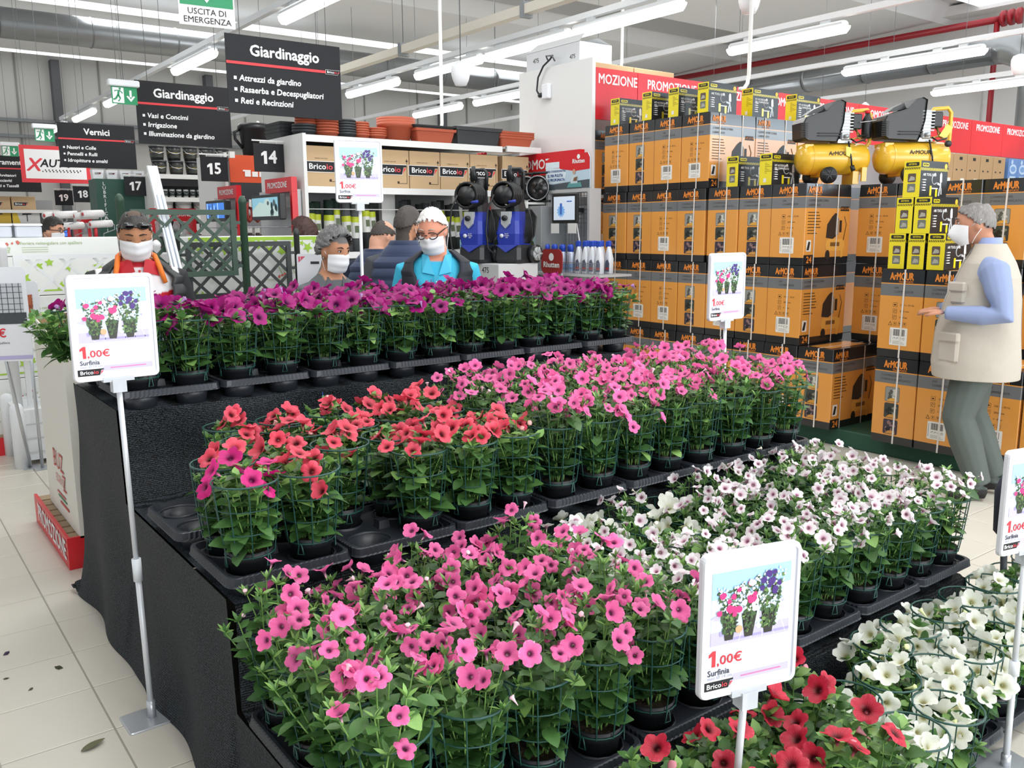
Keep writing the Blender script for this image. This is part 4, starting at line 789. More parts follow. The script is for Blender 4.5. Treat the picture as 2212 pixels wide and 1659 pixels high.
letter('Rhutten', .038, SIGNW, po, .47, 2.215, -.024, bold=.05); obj('badge', MB().disc(.47, 2.255, .022, y=-.024, n=12).mesh('badge', SIGNW), po)
NAVY = M('text_navy', '#2f4f8e', .5)
letter('ARIA CONDIZIONATA?', .019, NAVY, po, .15, 2.14, -.024, bold=.03); letter('SI, MA PULITA', .026, NAVY, po, .14, 2.1, -.024, bold=.05); letter('E PROFUMATA', .026, NAVY, po, .16, 2.06, -.024, bold=.05)
m = thing('tablet_screen', 'black framed small screen showing a blue splash on the grey stand', 'monitor', (5.3, 6.62, 0), NX); obj('case', MB().bbox(.24, .6, -.03, 0, 1.66, 1.93, 0, .01).mesh('case', BLACK), m)
b = MB(); b.rect(.275, .57, 1.69, 1.9, -.032, 0); b.plate([(.38+.06*(1 if i % 2 else .7)*math.cos(i*PI/12), 1.77+.06*(1 if i % 2 else .7)*math.sin(i*PI/12)) for i in range(24)], -.033, 1); b.rect(.365, .395, 1.74, 1.84, -.034, 2); b.rect(.46, .53, 1.85, 1.86, -.033, 2)
obj('screen', b.mesh('screen', M('tab1', '#b9c3d0', .3, emit=.5), M('tab2', '#6f9fd0', .3, emit=.4), M('tab3', '#3c5fa8', .3, emit=.4)), m); obj('arm', MB().box(.38, .42, 0, .21, 1.76, 1.8).mesh('arm', DARK), m)
for q, x in enumerate((.24, .48)): obj('price_tag', MB().box(x, x+.11, -.035, -.03, 1.57, 1.66).mesh('price_tag', LABW), m)
for q in range(3): obj('cable', MB().tube([(.56, 0, 1.66), (.59, .01, 1.5), (.58, 0, 1.4)], .006, 5).mesh('cable', WHITE2), m) if q == 0 else None
c = thing('brand_card', 'rounded dark red product card in front of the spray bottles', 'sign', (5.02, 6.22, 1.215), NX); obj('card', MB().slab(rrect(0, .29, 0, .22, .06, 5), 0, .008).mesh('card', M('card_red', '#9c2a27', .45)), c); letter('Rhutten', .05, SIGNW, c, .145, .08, -.003, bold=.05); obj('badge', MB().disc(.145, .15, .035, y=-.003, n=14).mesh('badge', SIGNW), c); obj('foot', MB().box(.1, .19, 0, .06, 0, .005).mesh('foot', GREY), c); obj('pole', MB().tube([(.145, .02, 0), (.145, .02, -1.205)], .012, 6).mesh('pole', GREY), c)
SB = M('spray_blue', '#2a4fc0', .35); SW = M('spray_white', '#dfe3ea', .3)
for q in range(7):
    t = thing('spray_can', 'slim pale spray can with blue cap in the wire basket, %s from the left' % ['first', 'second', 'third', 'fourth', 'fifth', 'sixth', 'seventh'][q], 'spray can', (5.2+.03*(q % 2), 6.35-q*.056, 1.222), NX, 'spray cans in the wire basket')
    obj('can', MB().lathe([(.026, 0), (.027, .17), (.02, .19)], 12).mesh('can', M('can_pale', '#c6cfe0', .3, .2)), t); obj('cap', MB().lathe([(.022, .185), (.024, .23), (.015, .25)], 10).mesh('cap', SB), t); obj('label', MB().lathe([(.0272, .02), (.0275, .08)], 12, caps=False).mesh('label', M('can_lab', '#6d8fb8', .4)), t)
for q in range(8):
    t = thing('trigger_bottle', 'white trigger bottle with blue head in the wire basket, %s from the left' % ['first', 'second', 'third', 'fourth', 'fifth', 'sixth', 'seventh', 'last'][q], 'spray bottle', (5.32 if q < 4 else 5.21, 5.92-(q % 4)*.09, 1.222), NX, 'trigger bottles in the wire basket')
    obj('body', MB().loft([[(x, y, z) for x, y in rrect(-w, w, -d, d, .012, 2)] for z, w, d in ((0, .034, .026), (.13, .036, .027), (.2, .022, .02), (.235, .014, .014))], 0, True).mesh('body', SW), t)
    obj('trigger_head', MB().bbox(-.028, .018, -.014, .014, .235, .285, 0, .006).box(-.04, -.025, -.006, .006, .23, .275).mesh('trigger_head', SB), t); obj('label', MB().plate([(-.026, .02), (.03, .02), (.032, .09), (.012, .125), (-.015, .11)], -.0275, 0).rect(-.012, .03, .035, .055, -.028, 1).mesh('label', M('bot_lab', '#5b6478', .4), M('bot_red', '#b0423f', .4)), t)
b = MB()
for q in range(36): b.box(.02+q*.03, .023+q*.03, 0, .003, 0, .1)
for z in (.0, .05, .1): b.box(.02, 1.08, 0, .004, z, z+.004)
obj('wire_basket', b.mesh('wire_basket', STEEL), r, (0, -.32, 1.215)); obj('basket_floor', MB().box(W+.001, 1.1, -.33, .05, 1.2, 1.219).mesh('basket_floor', GREY), r)

# ================================================================ compressor boxes
ORA = M('box_orange', '#df9844', .3, var=.05, vscale=5, bump=.12, bscale=9, coat=.35); BKK = M('box_black', '#1f2022', .3, bump=.15, bscale=9, coat=.4); GRY = M('box_grey', '#6f7173', .32, bump=.12, bscale=9, coat=.35); ORL = M('box_logo', '#e58a35', .4)
BW, BD, BH = .305, .58, .598
def box_body(W, D, H):
    b = MB(); zs = [(0, .055, 1), (.055, .42, 0), (.42, .5, 2), (.5, .507, 0), (.507, H, 1)]; c = .004
    def ring(z, i=0): return [(c+i, i, z), (W-c-i, i, z), (W-i, c+i, z), (W-i, D-c-i, z), (W-c-i, D-i, z), (c+i, D-i, z), (i, D-c-i, z), (i, c+i, z)]
    k = H/.598
    for n, (a, z, m) in enumerate(zs): b.loft([ring(a*k if n else 0, .003 if n == 0 else 0), ring(min(z*k, H), .003 if n == 4 else 0)], m, caps=False)
    b.add(ring(H, .003), [tuple(range(8))], 1); b.add(ring(0, .003), [tuple(range(7, -1, -1))], 1); b.add([(W*.2, D*.1, H+.0008), (W*.8, D*.1, H+.0008), (W*.8, D*.9, H+.0008), (W*.2, D*.9, H+.0008)], [(0, 1, 2, 3)], 0)
    return b.mesh('compressor_box', ORA, BKK, GRY)
body_me = box_body(BW, BD, BH)
# printed details, all flat on the faces
def make_logo(b=None):
    return text_mesh('ArMOUR', .05, ORL, bold=.055, width=.165)
logo_me = make_logo(); logo2_me = text_mesh('AIR', .016, M('print_dim', '#4a4644', .5), align='LEFT'); logo3_me = text_mesh('COMPRESSOR', .016, M('print_dim', '#4a4644', .5), align='LEFT')
it1 = text_mesh('COMPRESSORE', .016, M('print_dim', '#4a4644', .5), align='LEFT'); it2 = text_mesh("D'ARIA LUBRIFICATO", .016, M('print_dim', '#4a4644', .5), align='LEFT')
sub_me = text_mesh('TRANSPORTS', .012, ORL, bold=.02)
DIM = M('print_brown', '#4b3418', .5); STK = M('sticker_white', '#e6e3dc', .5)
b = MB(); b.slab(rrect(.09, .215, .085, .205, .006), -.0012, -.0004, 0)
x = .115
for q in range(17):
    w = .0015+.003*((q*7) % 3)/2; b.rect(x, x+w, .15, .195, -.0016, 1); x += w+.002
for q in range(4): b.tube([(.125+.022*q+.007*math.cos(a), -.0014, .132+.007*math.sin(a)) for a in [2*PI*i/8 for i in range(8 if q > 1 else 6)]], .0013, 3, 1, False)
for q in range(3): b.rect(.115, .2-.012*q, .095+.008*q, .098+.008*q, -.0016, 2)
b.rect(.097, .101, .1, .19, -.0016, 2)
sticker_me = b.mesh('barcode_sticker', STK, PRINTK, M('print_pale_grey', '#a09c96', .5))
b = MB()
for q, z in enumerate((.36, .318, .276)):
    for s, m in ((.015, 0), (.013, 1)): b.plate(rrect(.115-s, .115+s, z-s, z+s, .003, 2), -.0006-.0003*m, m)
    if q == 0: b.disc(.115, z, .009, .006, -.0015, 0, 8)
    else: b.tube([(.115+.007*math.cos(a), -.0012, z+.007*math.sin(a)) for a in [1.6*PI*i/8 for i in range(9)]], .0016, 3, 0, False)
for q in range(4):
    X = .088+.034*q; z = .232
    if q == 0: b.plate([(X-.014, z-.012), (X+.014, z-.012), (X, z+.016)], -.0006, 0); b.plate([(X-.009, z-.009), (X+.009, z-.009), (X, z+.009)], -.0009, 1)
    else:
        b.plate(rrect(X-.012, X+.012, z-.012, z+.012, .002, 1), -.0006, 0); b.plate(rrect(X-.0105, X+.0105, z-.0105, z+.0105, .002, 1), -.0009, 1); b.disc(X, z+.003, .007, .004, -.0012, 0, 3+q); b.rect(X-.0015, X+.0015, z-.008, z+.004, -.0012, 0)
symbols_me = b.mesh('handling_symbols', DIM, ORA)
spec_me = [text_mesh(s, .012, DIM, align='LEFT') for s in ('230 V~, 50 Hz', '2850 /min', '0 - 8 bar')]
def photo(k):
    b = MB(); cs = [('#8f8f88', '#55554f', '#c9c7bd', '#d8a040'), ('#3a3f38', '#85826f', '#1f221f', '#c98f3a'), ('#3b3340', '#8d6f6a', '#211e22', '#c58c45')][k]
    b.plate(rrect(-.041, .041, -.041, .041, .008, 2), -.0006, 4); b.plate(rrect(-.039, .039, -.039, .039, .007, 2), -.0009, 0)
    r = random.Random(k+3)
    for q in range(9): b.disc(r.uniform(-.024, .024), r.uniform(-.024, .024), r.uniform(.005, .014), r.uniform(.006, .014), -.0011-.00004*q, 1+q % 2, 7, .3)
    b.plate([(-.03, -.038), (.03, -.038), (.026, -.018), (-.01, -.022)], -.0016, 3)
    return b.mesh('picture', *[M('ph%d%d' % (k, i), c, .4) for i, c in enumerate(cs)], M('ph_edge', '#4a463f', .4))
photos = [photo(k) for k in range(3)]
STRAP = M('strap_white', '#dfd9d2', .35)
strap_me = MB().loft([[(p[0]-.006, p[1], p[2]) for p in ((0, -.002, -.001), (.004, -.003, .3), (.007, -.002, BH+.001))], [(p[0]+.006, p[1], p[2]) for p in ((0, -.002, -.001), (.004, -.003, .3), (.007, -.002, BH+.001))]], closed=False).add([(.001, -.002, BH+.002), (.013, -.002, BH+.002), (.013, BD, BH+.002), (.001, BD, BH+.002)], [(0, 1, 2, 3)]).mesh('strap', STRAP)
sstrap_me = MB().rect(.115, .127, 0, BH, -.002).rect(.4, .412, 0, BH, -.002).mesh('side_strap', STRAP)
# long side print (its own frame: x from the front edge to the back, seen from the side)
def side_print(parent, W):
    s = obj('side_print', None, parent, (W+.0005, 0, 0), (0, 0, PI/2))
    obj('logo', logo_me, s, (.11, -.001, .55)); obj('sub_logo', sub_me, s, (.13, -.001, .517))
    for q, l in enumerate(("COMPRESSORE D'ARIA", 'LUBRIFICATO')): letter(l, .018, M('print_dim', '#4a4644', .5), s, .03, .475-.033*q, -.0012, align='LEFT')
    b = MB(); r = random.Random(5)
    for q in range(8): b.rect(.03, .03+r.uniform(.08, .17), .385-q*.022, .391-q*.022, -.001, 0)
    b.plate([(.27, .2), (.28, .3), (.34, .36), (.38, .385), (.4, .38), (.4, .21), (.36, .19)], -.001, 1); b.plate([(.39, .22), (.43, .22), (.43, .34), (.395, .37)], -.0014, 2); b.plate([(.44, .24), (.47, .24), (.47, .33), (.44, .33)], -.0014, 1)
    b.plate(rrect(.27, .52, .1, .19, .04, 4), -.0008, 3); b.disc(.3, .07, .03, .038, -.0016, 1, 16); b.rect(.47, .5, .05, .11, -.0012, 3); b.tube([(.5, -.001, .18), (.53, -.001, .3), (.5, -.001, .36)], .004, 4, 4); b.rect(.33, .45, .135, .165, -.0018, 4)
    b.plate([(.44, .4), (.56, .4), (.55, .435), (.45, .435)], -.001, 1); b.plate([(0, 0), (.13, 0), (.135, .045), (.12, .075), (0, .075)], -.0012, 5); b.plate(rrect(.025, .085, .1, .185, .006, 2), -.001, 6); b.plate([(.03, .11), (.06, .11), (.075, .17), (.05, .175)], -.0014, 1)
    obj('illustration', b.mesh('illustration', DIM, M('ill_black', '#262322', .4), M('ill_grey', '#8c8a86', .4), M('ill_yellow', '#e6a94a', .4), M('ill_brown', '#7a5220', .4), BKK, STK), s)
    letter('24', .05, ORL, s, .065, .037, -.002, bold=.04); letter('AIR 2.0 HP', .017, ORL, s, .5, .417, -.002)
    obj('side_strap', sstrap_me, s)
    return s
nbox = 0
def cbox(X, Y, Z, style, label, side=False, group='orange compressor boxes', yaw=NX, W=None, dx=0, logos=True):
    t = thing('compressor_box', label, 'box', (X, Y, Z), yaw, group, body_me)
    if W: t.scale = (W/BW, 1, 1)
    obj('logo', logo_me, t, (.15, -.001, .55)); obj('sub_logo', sub_me, t, (.18, -.001, .516))
    if style == 0:
        obj('lettering', logo2_me, t, (.1, -.001, .475)); obj('lettering', logo3_me, t, (.1, -.001, .448)); obj('handling_symbols', symbols_me, t); obj('barcode_sticker', sticker_me, t, (.0+dx, 0, 0))
        for q in range(3): obj('lettering', spec_me[q], t, (.15, -.001, .36-.042*q))
    else:
        obj('lettering', it1, t, (.05, -.001, .475)); obj('lettering', it2, t, (.05, -.001, .448))
        for q in range(3): obj('picture', photos[q], t, (.14, 0, .345-.114*q), scale=1.28)
    obj('strap', strap_me, t, (.17+rnd.uniform(-.02, .02), 0, 0))
    if side: side_print(t, BW)
    return t
ordn = ['nearest the corner', 'second from the corner', 'third from the corner', 'fourth from the corner', 'fifth from the corner', 'sixth from the corner', 'last at the left end', 'hidden at the far left end']
XF, PZ, P = 5.69, .13, .311
Y0 = 3.945
# a box whose -Y edge is at Y has its origin (local x = 0) at Y+BW
sty = {1: [1, 0, 1, 0, 1, 0, 1, 0], 2: [0, 1, 0, 1, 0, 0, 1], 3: [0, 1, 1, 1, 0, 1, 1], 4: [0, 0, 1, 0]}
names = ['', 'bottom layer', 'second layer', 'third layer', 'top layer']
nm = {0: 'compressor box with barcode', 1: 'compressor box with three pictures'}
for L, n, ys in ((1, 8, 3.645), (2, 7, Y0), (3, 7, Y0), (4, 4, 4.885)):
    for i in range(n):
        y = ys+i*P+(.02 if L == 3 and i > 2 else 0)
        cbox(XF+rnd.uniform(-.008, .008), y+BW, PZ+(L-1)*.602, sty[L][i], '%s, %s, %s, long stack' % (nm[sty[L][i]], ordn[i] if i < n-1 else 'last at the left', names[L]), side=(i == 0))
# second column behind
X2 = 6.3
for L in (1, 2, 3):
    for i in range(3):
        y = 3.6-i*P; cbox(X2+.01, y+BW, PZ+(L-1)*.602, (i+L) % 2 if L != 3 else 0, '%s, %s, %s, behind the short tower' % (nm[(i+L) % 2 if L != 3 else 0], ['first', 'second', 'third'][i], names[L]), group='compressor boxes in the back column')
cbox(6.28, 4.885+BW, PZ+3*.602, 0, 'glossy compressor box on top, second from the front, reflecting the windows', True); cbox(6.87, 4.885+BW, PZ+3*.602, 1, 'glossy compressor box on top behind the yellow kits, third from the front', True)
for L in (1, 2, 3): cbox(6.28, 4.885+BW, PZ+(L-1)*.602, 1, 'compressor box inside the stack under the glossy boxes, %s' % names[L]); cbox(6.28, 4.2+BW, PZ+(L-1)*.602, 0, 'compressor box inside the stack under the compressors, %s' % names[L]); cbox(6.89, 4.885+BW, PZ+(L-1)*.602, 0, 'compressor box deep inside the stack, %s' % names[L])
for L in (1, 2, 3): cbox(6.28, Y0+BW-.07, PZ+(L-1)*.602, 0, 'compressor box under the yellow compressors, second from the front, %s' % names[L]) if 0 else None
# separate tower nearer to the walking man
for L in (1, 2):
    for i in range(2):
        cbox(5.66, 3.3-.312*i-.0, PZ+(L-1)*.602, (L+i) % 2 if L == 1 else (0 if i == 0 else 1), '%s, %s of the short tower behind the walking man' % (nm[(L+i) % 2 if L == 1 else (0 if i == 0 else 1)], ['left upper', 'right upper'][i] if L == 2 else ['left lower', 'right lower'][i]), group='boxes of the short tower')
cbox(5.72, 2.66, PZ, 0, 'orange compressor box with barcode on the floor pallet right of the walking man', True); cbox(5.72, 2.34, PZ, 1, 'orange compressor box cut by the right edge, bottom layer'); cbox(5.95, 2.02, PZ, 0, 'orange compressor box at the right edge behind the price sign')
for L in (1, 2, 3): cbox(6.33, 2.98, PZ+(L-1)*.602, 1 if L == 3 else 0, 'tall column box right of the walking man head, %s' % names[L], group='boxes of the right column')
for L in (1, 2): cbox(6.33, 2.66, PZ+(L-1)*.602, L % 2, 'right column box near the right edge, %s' % names[L], group='boxes of the right column')
cbox(6.33, 2.66, PZ+2*.602, 0, 'right column box near the right edge, third layer')
# narrow box column at the far left behind
for L in (1, 2, 3, 4): cbox(5.83, 6.2+BW-.18, PZ+(L-1)*.602, L % 2, 'compressor box squeezed against the grey stand, %s' % names[L]) if 0 else None
for L, z in enumerate((.122, .752, 1.352, 1.932)): cbox(5.8, 6.37, z, L % 2, 'compressor box on the tall shelf squeezed behind the long stack, %s shelf' % ['lowest', 'second', 'third', 'top'][L], yaw=0, group='compressor boxes on the tall shelf').scale = (1, .96, 1)
GRN = M('pallet_green', '#1f4d3a', .6, bump=.3, bscale=120)
t = thing('green_platform', 'low platform with green carpet under the compressor boxes', 'platform', (5.78, 1.4, 0)); obj('carpet_top', MB().bbox(0, 1.74, 0, 4.8, .0, .128, 0, .01).mesh('carpet_top', GRN), t)
for y in (2.1, 3.3): obj('clip', MB().box(-.004, .03, y-1.4, y-1.34, .115, .131).mesh('clip', LABW), t)

# yellow and black tool kits
YEL = M('kit_yellow', '#e8d51f', .35, coat=.3); KBK = M('kit_black', '#212427', .4, coat=.12, spec=.35); KW, KD, KH = .115, .35, .235
def kit_body():
    b = MB(); c = .002
    b.add([(0, 0, 0), (KW, 0, 0), (KW, 0, KH), (0, 0, KH)], [(0, 1, 2, 3)], 0); b.add([(KW, 0, 0), (KW, KD, 0), (KW, KD, KH), (KW, 0, KH)], [(0, 1, 2, 3)], 1); b.add([(0, 0, 0), (0, 0, KH), (0, KD, KH), (0, KD, 0)], [(0, 1, 2, 3)], 1)
    b.add([(0, KD, 0), (0, KD, KH), (KW, KD, KH), (KW, KD, 0)], [(0, 1, 2, 3)], 0); b.add([(0, 0, KH), (KW, 0, KH), (KW, KD, KH), (0, KD, KH)], [(0, 1, 2, 3)], 1); b.add([(0, 0, 0), (0, KD, 0), (KW, KD, 0), (KW, 0, 0)], [(0, 1, 2, 3)], 1)
    return b.mesh('tool_kit', YEL, KBK)
kit_me = kit_body()
def hazard(b, x0, x1, z0, z1, y, mi, n):
    d = (x1-x0)/n
    for q in range(n): b.plate([(x0+q*d, z0), (x0+q*d+d*.5, z0), (x0+q*d+d, z1), (x0+q*d+d*.5, z1)], y, mi)
b = MB(); b.plate(rrect(.012, KW-.012, .2, .225, .006, 2), -.001, 1); hazard(b, .004, KW-.004, .18, .193, -.001, 1, 9)
for q, z in enumerate((.125, .06)): b.plate(rrect(.03, .085, z-.028, z+.028, .006, 2), -.001, 2+q)
for q, z in enumerate((.125, .06)): b.plate([(.035, z-.02), (.08, z-.015), (.075, z+.005), (.05, z+.012)], -.0014, 4)
kfront = [b.mesh('front_print', YEL, KBK, M('kit_ph1', '#5a4a40', .4), M('kit_ph2', '#6e7268', .4), M('kit_ph3', '#a7a49a', .4))]
b = MB(); b.plate(rrect(.012, KW-.012, .2, .225, .006, 2), -.001, 1); hazard(b, .004, KW-.004, .18, .193, -.001, 1, 9)
for q in range(7): b.rect(.05, .05+.02*(1+q % 3), .16-q*.012, .164-q*.012, -.001, 2)
b.rect(.04, .065, .02, .05, -.001, 3)
kfront.append(b.mesh('front_print', YEL, KBK, M('kit_text', '#9a8c1a', .4), STK))
kname = text_mesh('SISTEMA', .011, YEL, bold=.03); kname_b = text_mesh('SISTEMA', .013, PRINTK, bold=.03)
SIL = M('kit_silver', '#b9bdc0', .3); 
def kside():
    b = MB(); b.plate(rrect(.02, .1, .198, .22, .006, 2), -.001, 0); b.rect(0, KD, .172, .19, -.0006, 0); hazard(b, 0, KD, .172, .19, -.001, 1, 26); b.disc(KD-.03, .205, .018, y=-.001, mi=2, n=14)
    for q in range(5): b.rect(.035, .075-.005*(q % 2), .11-q*.017, .116-q*.017, -.001, 3); b.disc(.025, .113-q*.017, .0025, y=-.001, mi=3, n=6)
    b.plate(rrect(.125, .15, .01, .075, .003, 2), -.0014, 0); b.plate(rrect(.2, .225, .0, .055, .01, 3), -.0014, 0)
    b.tube([(.18+.035*math.cos(a), -.0012, .115+.03*math.sin(a)) for a in [PI*.3+1.5*PI*i/12 for i in range(13)]], .004, 4, 4); b.rect(.13, .23, .055, .062, -.0012, 3)
    b.plate([(.25, .1), (.28, .1), (.275, .155), (.262, .165), (.248, .15)], -.0016, 3); b.plate([(.25, .06), (.275, .06), (.27, .1), (.255, .1)], -.0018, 4); b.plate([(.215, .085), (.26, .075), (.262, .09), (.22, .1)], -.002, 4); b.plate([(.235, .01), (.255, .01), (.262, .06), (.245, .06)], -.0018, 4); b.plate([(.27, .02), (.285, .02), (.28, .06), (.265, .06)], -.0018, 4); b.disc(.185, .148, .012, y=-.0016, mi=3, n=10)
    return b.mesh('side_print', YEL, KBK, M('kit_badge', '#e8b93a', .4), SIGNW, SIL)
kside_me = kside(); kt = {0: [text_mesh('AIR TOOL KIT', .017, SIGNW, bold=.03, align='LEFT')], 1: [text_mesh('KIT ACCESSORI', .015, SIGNW, bold=.03, align='LEFT'), text_mesh('PER COMPRESSORE', .015, SIGNW, bold=.03, align='LEFT')]}
def kit(X, Y, Z, st, label, yaw=0, group='yellow and black tool kits'):
    t = thing('tool_kit', label, 'tool kit', (X, Y, Z), NX+yaw, group, kit_me)
    obj('front_print', kfront[st], t); obj('lettering', kname, t, (KW/2, -.0015, .2125))
    s = obj('side_print', kside_me, t, (KW, 0, 0), (0, 0, PI/2)); obj('lettering', kname_b, s, (.06, -.002, .209))
    for q, me in enumerate(kt[st]): obj('lettering', me, s, (.03, -.0015, .145-.022*q))
    return t
T4, T3, T2 = PZ+4*.602, PZ+3*.602, PZ+2*.602
kit(5.74, 6.1, T4, 1, 'leftmost small kit on top of the box stack', .0); kit(5.7, 5.66, T4, 1, 'second kit from the left on top of the stack', .0); kit(5.72, 5.37, T4, 1, 'third kit from the left on top of the stack'); kit(5.7, 5.03, T4, 0, 'kit with air tool text and pictures on top of the stack corner'); kit(6.26, 5.03, T4, 1, 'kit with accessory text reflecting daylight on top of the stack'); kit(6.87, 5.03, T4, 1, 'pale reflecting kit, last on top of the stack')
kit(5.72, 4.72, T3, 0, 'air tool kit on the third layer left of the yellow compressors'); kit(5.72, 4.40, T3, 1, 'accessory kit on the third layer beside the first yellow compressor')
for z, ys, sts in ((T2, (3.27, 3.135, 3.0), (0, 0, 0)), (T2+.236, (3.235, 3.11), (0, 0)), (T2+.472, (3.2,), (0,))):
    for i, y in enumerate(ys): kit(5.68, y, z, sts[i], '%s kit in the %s row on the short tower' % (['first', 'second', 'third'][i], {0: 'lowest', 1: 'middle', 2: 'single top'}[round((z-T2)/.236)]), group='kits on the short tower')
# two compressors
CY = M('tank_yellow', '#e2b22e', .3, coat=.4); AL = M('cast_alloy', '#aeb2b4', .4, .5)
def compressor(X, Y, Z, yaw, label, sc, tagpos):
    t = thing('air_compressor', label, 'compressor', (X, Y, Z), yaw, 'yellow air compressors', scale=sc)
    R = .125; b = MB(); prof = [(.004, -.3), (.07, -.29), (.11, -.265), (R, -.235), (R, .235), (.11, .265), (.07, .29), (.004, .3)]
    b.lathe(prof, 24); b.xf(Matrix.Translation((0, 0, .2)) @ Matrix.Rotation(PI/2, 4, 'Y'))
    tank = obj('tank', b.mesh('tank', CY), t); obj('seam', MB().lathe([(R+.003, -.006), (R+.003, .006)], 24, caps=False).xf(Matrix.Translation((-.2, 0, .2)) @ Matrix.Rotation(PI/2, 4, 'Y')).mesh('seam', CY), tank)
    letter('ArMOUR', .032, PRINTK, tank, .0, .235, -.124, bold=.04)
    obj('front_lug', MB().box(-.27, -.2, -.08, .08, .28, .31).mesh('front_lug', CY), t)
    for sy in (-1, 1):
        w = obj('wheel', MB().tube([(-.1, sy*.14, .065), (-.1, sy*.175, .065)], .065, 20).mesh('wheel', BLACK), t)
        b = MB(); b.tube([(-.1, sy*.176, .065), (-.1, sy*.179, .065)], .012, 8, 1)
        for q in range(6): a = 2*PI*q/6; b.tube([(-.1, sy*.177, .065), (-.1+.048*math.cos(a), sy*.177, .065+.048*math.sin(a))], .006, 4, 0)
        obj('hub', b.mesh('hub', M('wheel_spoke', '#3a3d40', .4), AL), w)
    obj('axle', MB().tube([(-.1, -.14, .065), (-.1, .14, .065)], .01, 6).box(-.13, -.07, -.1, .1, .06, .09).mesh('axle', CY), t)
    obj('foot', MB().box(.14, .19, -.09, .09, 0, .1).box(.2, .24, -.12, -.1, .02, .13).mesh('foot', CY), t)
    obj('handle', MB().tube([(.26, 0, .27), (.31, 0, .33), (.31, 0, .55), (.28, 0, .585), (.16, 0, .575), (.125, 0, .53), (.12, 0, .46)], .016, 10).mesh('handle', CY), t)
    KZ = lambda z: .33+(z-.33)*.86
    P = [(-.32, .36), (-.29, .34), (-.02, .33), (.0, .38), (.03, .5), (.04, .68), (-.0, .7), (-.05, .69), (-.13, .6), (-.2, .58), (-.31, .54), (-.33, .5)]
    P = [(x*.92, KZ(z)) for x, z in P]
    b = MB(); b.loft([[(x, -.1, z) for x, z in P], [(x*1.0, -.115, z) for x, z in [(q[0]*.98, q[1]) for q in P]], [(x, .11, z) for x, z in P]]); cow = obj('motor_cowl', b.mesh('motor_cowl', M('cowl_black', '#1d1f21', .35)), t)
    b = MB()
    for q in range(9): b.box(-.33, -.27, -.119, -.112, .36+q*.013, .365+q*.013)
    for q in range(2): b.box(-.18, .0, -.12, -.113, .37+q*.02, .376+q*.02)
    obj('louvre', b.mesh('louvre', M('louvre_black', '#0b0c0d', .5)), cow)
    obj('top_scoop', MB().loft([[(-.26, y, KZ(.57)), (-.1, y, KZ(.61)), (-.12, y, KZ(.66)), (-.2, y, KZ(.62))] for y in (-.05, .05)]).mesh('top_scoop', M('cowl_black', '#1d1f21', .35)), cow)
    b = MB(); b.bbox(.02, .1, -.09, .06, .34, .56, 0, .01)
    for q in range(7): b.box(.01, .115, -.1, .07, .4+q*.024, .408+q*.024)
    b.box(.0, .12, -.08, .06, .32, .35); b.tube([(.06, -.1, .37), (.06, -.12, .37)], .018, 8); obj('cylinder_head', b.mesh('cylinder_head', AL), t)
    obj('pressure_switch', MB().bbox(.13, .21, -.06, .06, .43, .55, 0, .008).mesh('pressure_switch', BLACK), t); obj('pipe_work', MB().tube([(.06, -.05, .36), (.12, -.09, .35), (.2, -.07, .37), (.17, -.03, .43)], .008, 6).tube([(.17, -.05, .43), (.17, -.08, .36), (.24, -.08, .33)], .008, 6).tube([(.08, -.05, .34), (.16, -.05, .31), (.2, 0, .33)], .01, 6).mesh('pipe_work', M('brass', '#a8874a', .35, .6)), t)
    obj('cable', MB().tube([(.1, -.1, .35), (.13, -.13, .32), (.2, -.13, .34), (.24, -.1, .38), (.15, -.12, .37)], .007, 5).tube([(.08, -.1, .33), (.09, -.14, .2), (.1, -.14, .13)], .007, 5).mesh('cable', BLACK), t); obj('plug', MB().tube([(.1, -.14, .14), (.11, -.15, .1)], .018, 8).mesh('plug', BLACK), t)
    if tagpos == 0: obj('oil_bottle', MB().lathe([(.035, .36), (.04, .37), (.04, .5), (.02, .54), (.018, .56)], 12).mesh('oil_bottle', BLACK), t, (.265, -.03, 0)); obj('bottle_cap', MB().lathe([(.02, .555), (.02, .58)], 10).mesh('bottle_cap', RED), t, (.265, -.03, 0)); obj('zip_tie', MB().tube([(.18, -.08, .48), (.33, -.06, .5)], .003, 4).mesh('zip_tie', WHITE), t); obj('hang_tag', MB().plate([(.05, .22), (.1, .2), (.09, .28), (.045, .29)], -.135).mesh('hang_tag', YEL), t)
    else: obj('hang_tag', MB().plate([(.14, .36), (.2, .34), (.25, .42), (.2, .45)], -.13).mesh('hang_tag', YEL), t); obj('gauge', MB().tube([(.22, -.12, .3), (.22, -.14, .3)], .025, 12).mesh('gauge', BLACK), t)
    return t
compressor(6.14, 4.05, T3+.001, math.radians(-30), 'left yellow air compressor with black cowl and red capped oil bottle', .95, 0)
compressor(6.62, 3.68, T3+.001, math.radians(-30), 'right yellow air compressor with tilted yellow tag', .97, 1)
